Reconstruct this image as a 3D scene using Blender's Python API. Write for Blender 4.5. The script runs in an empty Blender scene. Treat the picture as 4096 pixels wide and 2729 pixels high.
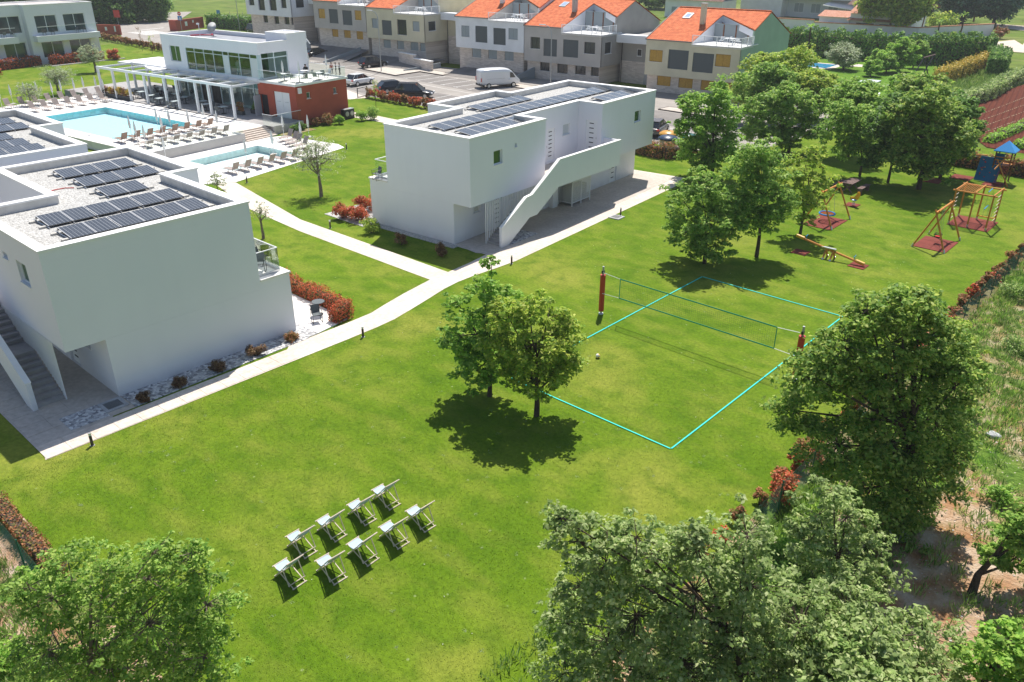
import bpy, bmesh, math, random
import numpy as np
from mathutils import Matrix, Vector
S = bpy.context.scene
COL = S.collection
# ---------------------------------------------------------------- camera, world, sun, exposure
cd = bpy.data.cameras.new("camera"); cam = bpy.data.objects.new("camera", cd); COL.objects.link(cam)
yaw, pit, rol = 2.30656, 0.458554, 0.001528
fw = Vector((math.cos(pit)*math.cos(yaw), math.cos(pit)*math.sin(yaw), -math.sin(pit)))
rt = Vector((math.sin(yaw), -math.cos(yaw), 0)); up = rt.cross(fw)
r2 = math.cos(rol)*rt + math.sin(rol)*up; u2 = -math.sin(rol)*rt + math.cos(rol)*up
m = Matrix((r2, u2, -fw)).transposed().to_4x4(); m.translation = Vector((12.3348, -22.4102, 16.7564))
cam.matrix_world = m
cd.sensor_width = 36; cd.lens = 28.207; cd.clip_start = 0.3; cd.clip_end = 3000
S.camera = cam
W = bpy.data.worlds.new("World"); S.world = W; W.use_nodes = True
nt = W.node_tree; sky = nt.nodes.new("ShaderNodeTexSky"); sky.sky_type = 'NISHITA'; sky.sun_disc = False
SUN_DIR = Vector((-0.275, 0.475, 1.0)).normalized()
sky.sun_elevation = math.asin(SUN_DIR.z)
sky.sun_rotation = math.atan2(SUN_DIR.x, SUN_DIR.y)
sky.altitude = 50; sky.dust_density = 0.8; sky.air_density = 1.0
bg = nt.nodes['Background']; nt.links.new(sky.outputs[0], bg.inputs[0]); bg.inputs[1].default_value = 0.097
sl = bpy.data.lights.new("sun", 'SUN'); sl.energy = 4.9; sl.angle = math.radians(0.53); sl.color = (1.0, 0.955, 0.88)
so = bpy.data.objects.new("sun", sl); COL.objects.link(so); so.rotation_euler = (-SUN_DIR).to_track_quat('-Z', 'Y').to_euler()
so.location = (0, 0, 60)
S.view_settings.view_transform = 'Standard'; S.view_settings.look = 'None'
S.view_settings.exposure = 0.42; S.view_settings.gamma = 1.0; S.view_settings.use_curve_mapping = False
S.render.engine = 'CYCLES'
S.cycles.max_bounces = 6; S.cycles.transparent_max_bounces = 8; S.cycles.caustics_reflective = False; S.cycles.caustics_refractive = False
S.cycles.use_denoising = True

# ---------------------------------------------------------------- materials
def mat(name, col, rough=0.8, metal=0.0, var=0.0, scale=6.0, bump=0.0, bscale=40.0, col2=None, spec=0.3, extra=None, alpha=None, detail=4):
    M = bpy.data.materials.new(name); M.use_nodes = True
    n = M.node_tree.nodes; l = M.node_tree.links; b = n['Principled BSDF']
    b.inputs['Roughness'].default_value = rough; b.inputs['Metallic'].default_value = metal
    b.inputs['Specular IOR Level'].default_value = spec
    b.inputs['Base Color'].default_value = (*col, 1)
    tc = None
    if var or bump or col2 or extra:
        tc = n.new('ShaderNodeNewGeometry').outputs['Position']
    if var or col2:
        t = n.new('ShaderNodeTexNoise'); t.inputs['Scale'].default_value = scale; t.inputs['Detail'].default_value = detail
        l.new(tc, t.inputs['Vector'])
        r = n.new('ShaderNodeValToRGB')
        a = col2 if col2 else tuple(c*(1-var) for c in col); c = col if col2 else tuple(min(1, c*(1+var)) for c in col)
        r.color_ramp.elements[0].color = (*a, 1); r.color_ramp.elements[1].color = (*c, 1)
        r.color_ramp.elements[0].position = 0.35; r.color_ramp.elements[1].position = 0.65
        l.new(t.outputs[0], r.inputs[0]); l.new(r.outputs[0], b.inputs['Base Color'])
    if bump:
        t2 = n.new('ShaderNodeTexNoise'); t2.inputs['Scale'].default_value = bscale; t2.inputs['Detail'].default_value = 3
        l.new(tc, t2.inputs['Vector']); bp = n.new('ShaderNodeBump'); bp.inputs['Strength'].default_value = bump; bp.inputs['Distance'].default_value = 0.02
        l.new(t2.outputs[0], bp.inputs['Height']); l.new(bp.outputs[0], b.inputs['Normal'])
    if extra: extra(M, n, l, b, tc)
    return M
def ramp(n, l, src, stops):
    r = n.new('ShaderNodeValToRGB'); e = r.color_ramp.elements
    while len(e) < len(stops): e.new(0.5)
    for k, (p, c) in enumerate(stops): e[k].position = p; e[k].color = (*c, 1) if len(c) == 3 else c
    l.new(src, r.inputs[0]); return r.outputs[0]
def noise(n, l, tc, sc, det=4, dist=0.0, mapping=None):
    t = n.new('ShaderNodeTexNoise'); t.inputs['Scale'].default_value = sc; t.inputs['Detail'].default_value = det; t.inputs['Distortion'].default_value = dist
    if mapping:
        mp = n.new('ShaderNodeMapping'); mp.inputs['Rotation'].default_value = (0, 0, mapping[0]); mp.inputs['Scale'].default_value = (mapping[1], mapping[2], 1)
        l.new(tc, mp.inputs[0]); tc = mp.outputs[0]
    l.new(tc, t.inputs['Vector']); return t.outputs[0]
def mix(n, l, fac, a, b, mode='MIX'):
    m = n.new('ShaderNodeMix'); m.data_type = 'RGBA'; m.blend_type = mode
    for s, v in ((m.inputs[0], fac), (m.inputs[6], a), (m.inputs[7], b)):
        if hasattr(v, 'is_output') or isinstance(v, bpy.types.NodeSocket): l.new(v, s)
        elif isinstance(v, tuple): s.default_value = (*v, 1) if len(v) == 3 else v
        else: s.default_value = v
    return m.outputs[2]
def voro(n, l, tc, sc, feat='F1', out=0):
    v = n.new('ShaderNodeTexVoronoi'); v.feature = feat; v.inputs['Scale'].default_value = sc; l.new(tc, v.inputs['Vector']); return v.outputs[out]
def bumpn(n, l, b, h, s=0.5, d=0.02):
    bp = n.new('ShaderNodeBump'); bp.inputs['Strength'].default_value = s; bp.inputs['Distance'].default_value = d
    l.new(h, bp.inputs['Height']); l.new(bp.outputs[0], b.inputs['Normal'])
def lawn_x(dark, mid, lite, yel, sc=1.0):
    def f(M, n, l, b, tc):
        big = ramp(n, l, noise(n, l, tc, 0.16*sc, 3), [(0.38, mid), (0.52, lite), (0.68, yel)])
        med = noise(n, l, tc, 1.1*sc, 10, 0.2)
        c1 = mix(n, l, ramp(n, l, med, [(0.45, (0, 0, 0)), (0.72, (.75, .75, .75))]), big, dark)
        strk = noise(n, l, tc, 0.9*sc, 4, 0.2, (0.35, 0.5, 1.0))
        c2 = mix(n, l, ramp(n, l, strk, [(0.46, (0, 0, 0)), (0.72, (0.55, 0.55, 0.55))]), c1, yel)
        fine = noise(n, l, tc, 7, 9)
        c3 = mix(n, l, 0.75, c2, ramp(n, l, fine, [(0.32, (0.38, 0.40, 0.38)), (0.5, (0.5, 0.5, 0.5)), (0.68, (0.62, 0.62, 0.60))]), 'OVERLAY')
        sp = voro(n, l, tc, 1.1); c4 = mix(n, l, ramp(n, l, sp, [(0.03, (0.6, 0.6, 0.6)), (0.06, (0, 0, 0))]), c3, (0.30, 0.36, 0.16))
        l.new(c4, b.inputs['Base Color']); bumpn(n, l, b, noise(n, l, tc, 30, 6), 0.6, 0.05)
    return f
G_LAWN = mat("lawn_grass", (.15, .25, .03), 0.95, spec=0.1, extra=lawn_x((.060, .126, .006), (.095, .170, .008), (.124, .198, .012), (.220, .245, .036)))
G_GARDEN = mat("garden_grass", (.15, .25, .03), 0.95, spec=0.1, extra=lawn_x((.06, .14, .012), (.09, .19, .014), (.11, .22, .018), (.15, .23, .03), .5))
G_MEADOW = mat("meadow_grass", (.15, .25, .03), 0.95, spec=0.1, extra=lawn_x((.05, .085, .014), (.095, .15, .02), (.14, .20, .03), (.21, .22, .07), .3))
def scrub_x(M, n, l, b, tc):
    soil = ramp(n, l, noise(n, l, tc, 1.2, 6), [(0.3, (.33, .15, .07)), (0.5, (.42, .27, .17)), (0.7, (.55, .44, .34))])
    grass = ramp(n, l, noise(n, l, tc, 2.2, 6), [(0.3, (.04, .09, .015)), (0.55, (.12, .20, .03)), (0.75, (.22, .26, .07))])
    f1 = ramp(n, l, noise(n, l, tc, 0.33, 5, 0.8), [(0.46, (0, 0, 0)), (0.56, (1, 1, 1))])
    sep = n.new('ShaderNodeSeparateXYZ'); l.new(tc, sep.inputs[0])
    g = n.new('ShaderNodeMapRange'); g.inputs[1].default_value = 2; g.inputs[2].default_value = 12; g.inputs[3].default_value = 0.0; g.inputs[4].default_value = 0.45; l.new(sep.outputs[1], g.inputs[0])
    fac = n.new('ShaderNodeMath'); fac.operation = 'MAXIMUM'; l.new(f1, fac.inputs[0]); l.new(g.outputs[0], fac.inputs[1])
    ds = n.new('ShaderNodeVectorMath'); ds.operation = 'DISTANCE'; ds.inputs[1].default_value = (12.0, -1.5, 0); l.new(tc, ds.inputs[0])
    dn = n.new('ShaderNodeMath'); dn.operation = 'MULTIPLY_ADD'; dn.inputs[1].default_value = 5.0; l.new(noise(n, l, tc, .5, 5), dn.inputs[0]); l.new(ds.outputs['Value'], dn.inputs[2])
    sm = n.new('ShaderNodeMapRange'); sm.inputs[1].default_value = 6.5; sm.inputs[2].default_value = 8.2; sm.inputs[3].default_value = 0.05; sm.inputs[4].default_value = 1.0; l.new(dn.outputs[0], sm.inputs[0])
    f2 = n.new('ShaderNodeMath'); f2.operation = 'MULTIPLY'; l.new(fac.outputs[0], f2.inputs[0]); l.new(sm.outputs[0], f2.inputs[1])
    c = mix(n, l, f2.outputs[0], soil, grass)
    sp = voro(n, l, tc, 5.0); c = mix(n, l, ramp(n, l, sp, [(0.10, (0.7, 0.7, 0.7)), (0.2, (0, 0, 0))]), c, (.55, .47, .38))
    l.new(c, b.inputs['Base Color']); bumpn(n, l, b, noise(n, l, tc, 9, 8), 1.0, 0.12)
G_SCRUB = mat("scrub_ground", (.3, .2, .1), 0.95, spec=0.1, extra=scrub_x)
def stone_x(c0, c1, sc=3.0):
    def f(M, n, l, b, tc):
        a = ramp(n, l, noise(n, l, tc, sc, 6), [(0.3, c0), (0.7, c1)])
        s = ramp(n, l, noise(n, l, tc, sc*0.12, 3), [(0.35, (.44, .44, .44)), (0.65, (.54, .54, .54))])
        c = mix(n, l, 0.8, a, s, 'OVERLAY'); l.new(c, b.inputs['Base Color']); bumpn(n, l, b, noise(n, l, tc, 60, 3), 0.25, 0.01)
    return f
PAVE = mat("path_stone", (.6, .52, .45), 0.85, extra=stone_x((.56, .475, .40), (.70, .62, .545), 5))
PAVE2 = mat("forecourt_stone", (.5, .45, .4), 0.85, extra=stone_x((.44, .385, .33), (.56, .50, .44), 5))
DECKST = mat("pool_deck_stone", (.8, .76, .72), 0.8, extra=stone_x((.72, .68, .64), (.84, .81, .77), 2))
DARKST = mat("terrace_stone", (.36, .34, .33), 0.8, extra=stone_x((.30, .285, .275), (.40, .38, .37), 2))
def streak_x(M, n, l, b, tc):
    mp = n.new('ShaderNodeMapping'); mp.inputs['Scale'].default_value = (2.2, 2.2, .16); l.new(tc, mp.inputs[0]); s = noise(n, l, mp.outputs[0], 1.0, 5)
    a = ramp(n, l, s, [(.42, (.785, .788, .83)), (.68, (.775, .778, .82))]); q = ramp(n, l, noise(n, l, tc, .45, 4), [(.3, (.47, .47, .47)), (.7, (.53, .53, .53))]); sep = n.new('ShaderNodeSeparateXYZ'); l.new(tc, sep.inputs[0])
    g = n.new('ShaderNodeMapRange'); g.inputs[1].default_value = 0; g.inputs[2].default_value = .55; g.inputs[3].default_value = .55; g.inputs[4].default_value = 0; l.new(sep.outputs[2], g.inputs[0])
    gm = n.new('ShaderNodeMath'); gm.operation = 'MULTIPLY'; l.new(g.outputs[0], gm.inputs[0]); l.new(noise(n, l, tc, 2.5, 5), gm.inputs[1])
    l.new(mix(n, l, gm.outputs[0], mix(n, l, 1.0, a, q, 'OVERLAY'), (.42, .38, .32)), b.inputs['Base Color']); bumpn(n, l, b, noise(n, l, tc, 120, 2), .12, .01)
WHITE = mat("white_render", (.772, .775, .822), 0.85, spec=.2, extra=streak_x)
WHITE2 = mat("white_roof_coping", (.83, .82, .80), 0.7, var=.04, scale=1.5, spec=.3)
WCONC = mat("pale_parapet_inside", (.62, .60, .57), 0.85, var=.08, scale=3)
def gravel_x(c0, c1, c2, sc):
    def f(M, n, l, b, tc):
        v = n.new('ShaderNodeTexVoronoi'); v.inputs['Scale'].default_value = sc; l.new(tc, v.inputs['Vector'])
        sp = n.new('ShaderNodeSeparateColor'); l.new(v.outputs['Color'], sp.inputs[0])
        c = ramp(n, l, sp.outputs[0], [(0.0, c0), (0.5, c1), (1.0, c2)]); l.new(c, b.inputs['Base Color'])
        inv = n.new('ShaderNodeMath'); inv.operation = 'SUBTRACT'; inv.inputs[0].default_value = 1; l.new(v.outputs['Distance'], inv.inputs[1])
        bumpn(n, l, b, inv.outputs[0], 1.0, 0.05)
    return f
GRAVEL = mat("white_gravel", (.6, .58, .56), 0.9, extra=gravel_x((.34, .33, .31), (.48, .47, .45), (.60, .59, .56), 14))
GRAVEL2 = mat("grey_gravel", (.5, .5, .5), 0.9, extra=gravel_x((.20, .20, .21), (.48, .47, .47), (.75, .74, .72), 9))
REDWALL = mat("red_render", (.40, .085, .05), 0.8, var=.06, scale=1.2, bump=.1, bscale=100)
ASPH = mat("asphalt", (.22, .20, .185), 0.9, var=.14, scale=.6, bump=.3, bscale=50, detail=8)
ASPHL = mat("lane_asphalt", (.33, .30, .27), 0.9, var=.10, scale=.5, bump=.25, bscale=50, detail=8)
PAINT = mat("road_paint", (.72, .71, .68), 0.7, var=.12, scale=4)
KERB = mat("kerb_concrete", (.50, .47, .43), 0.85, var=.1, scale=3)
DKERB = mat("dark_kerb", (.10, .08, .07), 0.9)
def water_m(name, deep, shal):
    M = mat(name, shal, 0.06, spec=.5)
    b = M.node_tree.nodes['Principled BSDF']; n = M.node_tree.nodes; l = M.node_tree.links
    g = n.new('ShaderNodeNewGeometry').outputs['Position']
    b.inputs['Transmission Weight'].default_value = 1.0; b.inputs['IOR'].default_value = 1.33; b.inputs['Roughness'].default_value = 0.0
    bumpn(n, l, b, noise(n, l, g, 3, 3), 0.15, 0.03)
    tr = n.new('ShaderNodeBsdfTransparent'); tr.inputs[0].default_value = (*deep, 1); gl = n.new('ShaderNodeBsdfGlossy'); gl.inputs['Roughness'].default_value = .03
    fr = n.new('ShaderNodeLayerWeight'); fr.inputs[0].default_value = .08; mx = n.new('ShaderNodeMixShader'); l.new(fr.outputs[0], mx.inputs[0]); l.new(tr.outputs[0], mx.inputs[1]); l.new(gl.outputs[0], mx.inputs[2])
    l.new(mx.outputs[0], n['Material Output'].inputs['Surface'])
    return M
WATER = water_m("pool_water", (.86, .975, .985), (.3, .8, .85))
WATER2 = water_m("shallow_pool_water", (.95, .995, .99), (.6, .9, .9))
POOLT = mat("pool_tiles", (.58, .83, .88), 0.6, var=.03, scale=2)
POOLT2 = mat("pale_pool_tiles", (.72, .83, .83), 0.6, var=.03, scale=2)
def glass_m(name, tint, refl=0.5, rough=0.02):
    M = bpy.data.materials.new(name); M.use_nodes = True; n = M.node_tree.nodes; l = M.node_tree.links
    tr = n.new('ShaderNodeBsdfTransparent'); tr.inputs[0].default_value = (*tint, 1); gl = n.new('ShaderNodeBsdfGlossy'); gl.inputs['Roughness'].default_value = rough
    fr = n.new('ShaderNodeLayerWeight'); fr.inputs[0].default_value = .15; ad = n.new('ShaderNodeMath'); ad.operation = 'MULTIPLY'; ad.inputs[1].default_value = refl; ad.use_clamp = True
    l.new(fr.outputs[0], ad.inputs[0]); mx = n.new('ShaderNodeMixShader'); l.new(ad.outputs[0], mx.inputs[0]); l.new(tr.outputs[0], mx.inputs[1]); l.new(gl.outputs[0], mx.inputs[2])
    l.new(mx.outputs[0], n['Material Output'].inputs['Surface']); return M
GLASS = glass_m("railing_glass", (.94, .975, .96), .8)
GLASSW = glass_m("window_glass", (.82, .90, .87), 1.6)
PANE = mat("dark_window_glass", (.04, .07, .065), 0.06, spec=.9, var=.5, scale=.5)
PANEG = mat("green_window_glass", (.03, .10, .03), 0.08, spec=.8)
CARGL = mat("car_glass", (.015, .018, .02), 0.05, spec=.9)
FRAMEW = mat("white_frame", (.80, .81, .82), 0.5)
ALU = mat("brushed_aluminium", (.62, .63, .64), 0.35, 0.8)
STEEL = mat("grey_steel", (.40, .41, .42), 0.45, 0.6)
DKMET = mat("dark_metal", (.045, .045, .05), 0.5, 0.4)
BOLL = mat("bollard_brown", (.10, .075, .065), 0.6, 0.2)
BLACKR = mat("black_rubber", (.015, .015, .015), 0.8)
CLOTHW = mat("white_canvas", (.74, .74, .73), 0.9, var=.05, scale=8)
SLING = mat("taupe_mesh_sling", (.36, .30, .27), 0.85, var=.08, scale=12)
SLINGB = mat("brown_mesh_sling", (.27, .19, .15), 0.85, var=.08, scale=12)
SLFR = mat("lounger_frame", (.30, .26, .24), 0.5, 0.3)
SLINGC = mat("pale_blue_canvas", (.42, .52, .60), 0.9, var=.05, scale=10)
CHWOOD = mat("pale_beech_wood", (.62, .52, .42), 0.6, var=.12, scale=9)
ORWOOD = mat("orange_stained_timber", (.56, .22, .035), 0.55, var=.2, scale=5, spec=.4)
BRWOOD = mat("brown_stained_timber", (.20, .075, .035), 0.6, var=.2, scale=5)
GRWOOD = mat("grey_picnic_timber", (.17, .11, .10), 0.8, var=.2, scale=6)
MATRED = mat("red_rubber_matting", (.185, .042, .03), 0.95, var=.12, scale=2, bump=.4, bscale=80)
BLUEP = mat("blue_plastic", (.01, .25, .62), 0.35, spec=.5)
BLUEW = mat("blue_climbing_panel", (.01, .15, .33), 0.5, var=.08, scale=2)
REDP = mat("red_plastic", (.60, .03, .02), 0.4, spec=.5)
YELP = mat("yellow_plastic", (.75, .38, .02), 0.4, spec=.5)
TAPE = mat("turquoise_tape", (.02, .62, .52), 0.6)
NETG = mat("green_net_band", (.01, .30, .18), 0.7)
NETM = mat("net_cord", (.05, .09, .04), 0.8)
REDPAD = mat("red_vinyl_pad", (.48, .035, .02), 0.4, spec=.5)
BARK = mat("tree_bark", (.075, .055, .042), 0.95, var=.3, scale=9, bump=.8, bscale=25)
BARKG = mat("grey_olive_bark", (.20, .16, .125), 0.95, var=.3, scale=9, bump=.8, bscale=25)
def leaf_m(name, cols, tr=.48):
    M = bpy.data.materials.new(name); M.use_nodes = True; n = M.node_tree.nodes; l = M.node_tree.links
    g = n.new('ShaderNodeNewGeometry'); cl = ramp(n, l, g.outputs['Random Per Island'], [(k/(len(cols)-1), c) for k, c in enumerate(cols)])
    nz = ramp(n, l, noise(n, l, g.outputs['Position'], 1.6, 3), [(0.35, (.48, .48, .48)), (0.65, (.74, .74, .68))]); cl = mix(n, l, .8, cl, nz, 'OVERLAY')
    p = n['Principled BSDF']; l.new(cl, p.inputs['Base Color']); p.inputs['Roughness'].default_value = .55; p.inputs['Specular IOR Level'].default_value = .25
    t = n.new('ShaderNodeBsdfTranslucent'); l.new(mix(n, l, .6, cl, (.55, .62, .12), 'MULTIPLY') if False else cl, t.inputs[0])
    mx = n.new('ShaderNodeMixShader'); mx.inputs[0].default_value = tr; l.new(p.outputs[0], mx.inputs[1]); l.new(t.outputs[0], mx.inputs[2]); l.new(mx.outputs[0], n['Material Output'].inputs['Surface'])
    return M
LF_OAK = leaf_m("oak_leaves", [(.11, .24, .035), (.20, .35, .06), (.31, .46, .09), (.44, .55, .15)])
LF_SAGE = leaf_m("downy_oak_leaves", [(.14, .23, .06), (.24, .34, .10), (.36, .45, .17), (.50, .57, .28)])
LF_BIG = leaf_m("dense_leaves", [(.09, .20, .03), (.16, .28, .045), (.28, .40, .075), (.46, .52, .14)])
LF_YEL = leaf_m("yellow_green_leaves", [(.14, .27, .03), (.26, .38, .05), (.40, .50, .07), (.54, .58, .13)])
LF_DARK = leaf_m("dark_leaves", [(.07, .16, .03), (.11, .22, .045), (.18, .31, .07), (.28, .40, .10)])
LF_MID = leaf_m("mid_leaves", [(.12, .26, .03), (.21, .39, .055), (.31, .49, .085), (.43, .57, .12)])
LF_OLIVE = leaf_m("olive_leaves", [(0.209, 0.269, 0.134), (0.299, 0.373, 0.209), (0.419, 0.463, 0.299), (0.538, 0.568, 0.389)], .2)
LF_RED = leaf_m("red_photinia_leaves", [(.12, .15, .03), (.34, .09, .03), (.55, .09, .04), (.70, .20, .10)], .3)
LF_RUST = leaf_m("rust_photinia_leaves", [(.12, .16, .03), (.20, .15, .04), (.34, .12, .06), (.44, .20, .10)], .3)
LF_BRN = leaf_m("brown_shrub_leaves", [(0.085, 0.048, 0.024), (0.145, 0.073, 0.043), (0.194, 0.121, 0.061), (0.242, 0.182, 0.085)], .2)
LF_HEDGE = leaf_m("hedge_leaves", [(0.055, 0.146, 0.027), (0.091, 0.218, 0.036), (0.164, 0.309, 0.055), (0.291, 0.4, 0.073)], .25)
LF_GOLD = leaf_m("golden_hedge_leaves", [(0.229, 0.2, 0.029), (0.4, 0.315, 0.043), (0.572, 0.386, 0.072), (0.686, 0.472, 0.129)], .3)
LF_CROP = leaf_m("crop_leaves", [(0.143, 0.315, 0.029), (0.229, 0.458, 0.043), (0.315, 0.572, 0.057), (0.429, 0.643, 0.1)], .3)
LF_CONIF = leaf_m("blue_conifer_leaves", [(0.029, 0.088, 0.058), (0.058, 0.137, 0.088), (0.098, 0.195, 0.117), (0.137, 0.254, 0.156)], .15)
LF_WEED = leaf_m("weed_leaves", [(0.086, 0.186, 0.029), (0.172, 0.286, 0.057), (0.286, 0.4, 0.1), (0.429, 0.472, 0.2)], .3)

# ---------------------------------------------------------------- mesh helpers
class MB:
    def __init__(s, T=None): s.v = []; s.f = []; s.T = T
    def add(s, vs, fs):
        n = len(s.v); s.v += [s.T(*p) for p in vs] if s.T else [tuple(p) for p in vs]
        s.f += [tuple(i+n for i in f) for f in fs]; return s
    def box(s, x0, x1, y0, y1, z0, z1):
        return s.add([(x0,y0,z0),(x1,y0,z0),(x1,y1,z0),(x0,y1,z0),(x0,y0,z1),(x1,y0,z1),(x1,y1,z1),(x0,y1,z1)],
                     [(0,3,2,1),(4,5,6,7),(0,1,5,4),(1,2,6,5),(2,3,7,6),(3,0,4,7)])
    def prism(s, pts, z0, z1):
        n = len(pts); return s.add([(x, y, z0) for x, y in pts]+[(x, y, z1) for x, y in pts],
            [tuple(range(n-1, -1, -1)), tuple(range(n, 2*n))]+[(i, (i+1) % n, n+(i+1) % n, n+i) for i in range(n)])
    def vprism(s, pts, a0, a1, ax='y'):   # polygon in (h,z), extruded along the other axis
        n = len(pts)
        P = (lambda h, a, z: (h, a, z)) if ax == 'y' else (lambda h, a, z: (a, h, z))
        return s.add([P(h, a0, z) for h, z in pts]+[P(h, a1, z) for h, z in pts],
            [tuple(range(n-1, -1, -1)), tuple(range(n, 2*n))]+[(i, (i+1) % n, n+(i+1) % n, n+i) for i in range(n)])
    def poly(s, pts): return s.add(pts, [tuple(range(len(pts)))])
    def tube(s, p0, p1, r0, r1=None, n=6, cap=True):
        r1 = r0 if r1 is None else r1; p0 = Vector(p0); p1 = Vector(p1); d = (p1-p0)
        if d.length < 1e-6: return s
        d.normalize(); a = d.orthogonal().normalized(); b = d.cross(a)
        vs = []
        for p, r in ((p0, r0), (p1, r1)):
            for k in range(n): t = 2*math.pi*(k+.5)/n; vs.append(tuple(p+a*math.cos(t)*r+b*math.sin(t)*r))
        fs = [(k, (k+1) % n, n+(k+1) % n, n+k) for k in range(n)]
        if cap: fs += [tuple(range(n-1, -1, -1)), tuple(range(n, 2*n))]
        return s.add(vs, fs)
    def path(s, pts, r, n=6, r1=None):
        m = len(pts)-1
        for i in range(m):
            ra = r if r1 is None else r+(r1-r)*i/m; rb = r if r1 is None else r+(r1-r)*(i+1)/m
            s.tube(pts[i], pts[i+1], ra, rb, n)
        return s
    def lathe(s, prof, c=(0, 0, 0), n=12, ax='z'):
        vs = []; m = len(prof)
        for r, z in prof:
            for k in range(n):
                t = 2*math.pi*k/n; x, y = r*math.cos(t), r*math.sin(t)
                vs.append((c[0]+x, c[1]+y, c[2]+z) if ax == 'z' else (c[0]+x, c[1]+z, c[2]+y))
        fs = [(j*n+k, j*n+(k+1) % n, (j+1)*n+(k+1) % n, (j+1)*n+k) for j in range(m-1) for k in range(n)]
        fs += [tuple(range(n-1, -1, -1)), tuple((m-1)*n+k for k in range(n))]
        return s.add(vs, fs)
    def build(s, name, ma, parent=None, smooth=False, loc=None, rz=0, bevel=0):
        me = bpy.data.meshes.new(name); me.from_pydata(s.v, [], s.f)
        bm = bmesh.new(); bm.from_mesh(me); bmesh.ops.recalc_face_normals(bm, faces=bm.faces); bm.to_mesh(me); bm.free()
        if smooth: me.polygons.foreach_set('use_smooth', [True]*len(me.polygons))
        me.materials.append(ma); o = bpy.data.objects.new(name, me); COL.objects.link(o)
        if parent is not None: o.parent = parent
        if loc: o.location = loc
        if rz: o.rotation_euler = (0, 0, rz)
        if bevel:
            b = o.modifiers.new('bevel', 'BEVEL'); b.width = bevel; b.segments = 1; b.limit_method = 'ANGLE'
        return o
def tag(o, label=None, cat=None, group=None, kind=None):
    if label: o['label'] = label
    if cat: o['category'] = cat
    if group: o['group'] = group
    if kind: o['kind'] = kind
    return o
def thing(name, label, cat, loc=(0, 0, 0), rz=0, group=None):
    o = bpy.data.objects.new(name, None); COL.objects.link(o); o.location = loc; o.rotation_euler = (0, 0, rz); o.empty_display_size = .2
    return tag(o, label, cat, group)
KIDS = {}
def dup(root, loc, rz=0, label=None, group=None, sc=None):
    def cp(o, par):
        c = o.copy(); COL.objects.link(c)
        if par is not None: c.parent = par
        for ch in o.children: cp(ch, c)
        return c
    r = cp(root, None); r.location = loc; r.rotation_euler = (0, 0, rz)
    if sc: r.scale = sc if isinstance(sc, tuple) else (sc, sc, sc)
    if label: r['label'] = label
    if group: r['group'] = group
    return r
def struct(name, mb, ma, **k): return tag(mb.build(name, ma, **k), kind='structure')
ORD = ['first', 'second', 'third', 'fourth', 'fifth', 'sixth', 'seventh', 'eighth', 'ninth', 'tenth', 'eleventh', 'twelfth', 'thirteenth', 'fourteenth', 'fifteenth', 'sixteenth', 'seventeenth', 'eighteenth', 'nineteenth', 'twentieth']
# leaves --------------------------------------------------
def leaf_mesh(name, cen, rad, per, size, ma, seed=0, upb=.7, parent=None, aspect=.55, flat=1.0):
    g = np.random.default_rng(seed); cen = np.asarray(cen, float); rad = np.asarray(rad, float)
    if rad.ndim == 0: rad = np.full(len(cen), float(rad))
    C = np.repeat(cen, per, 0); R = np.repeat(rad, per); kp = g.random(len(C)) < np.clip((R/np.mean(rad))**1.7, .25, 1.0); C = C[kp]; R = R[kp]; N = len(C)
    d = g.normal(size=(N, 3)); d /= np.linalg.norm(d, axis=1)[:, None]
    P = C + d*(R*g.random(N)**.45)[:, None]*np.array([1, 1, flat])
    nr = d*.35 + g.normal(size=(N, 3))*.42; nr[:, 2] += upb*1.15; nr /= np.linalg.norm(nr, axis=1)[:, None]
    t = np.cross(nr, g.normal(size=(N, 3))); t /= np.linalg.norm(t, axis=1)[:, None]; b = np.cross(nr, t)
    s = size*(.65+.7*g.random(N))[:, None]
    V = np.stack([P-t*s, P+b*s*aspect+nr*s*.22, P+t*s, P-b*s*aspect+nr*s*.22], 1).reshape(-1, 3)
    return quads(name, V, ma, parent)
def quads(name, V, ma, parent=None):
    n = len(V)//4; me = bpy.data.meshes.new(name); me.vertices.add(4*n); me.vertices.foreach_set('co', V.astype(np.float32).ravel())
    me.loops.add(4*n); me.loops.foreach_set('vertex_index', np.arange(4*n, dtype=np.int32)); me.polygons.add(n); me.polygons.foreach_set('loop_start', np.arange(0, 4*n, 4, dtype=np.int32))
    me.update(calc_edges=True); me.materials.append(ma); o = bpy.data.objects.new(name, me); COL.objects.link(o)
    if parent is not None: o.parent = parent
    return o
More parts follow.
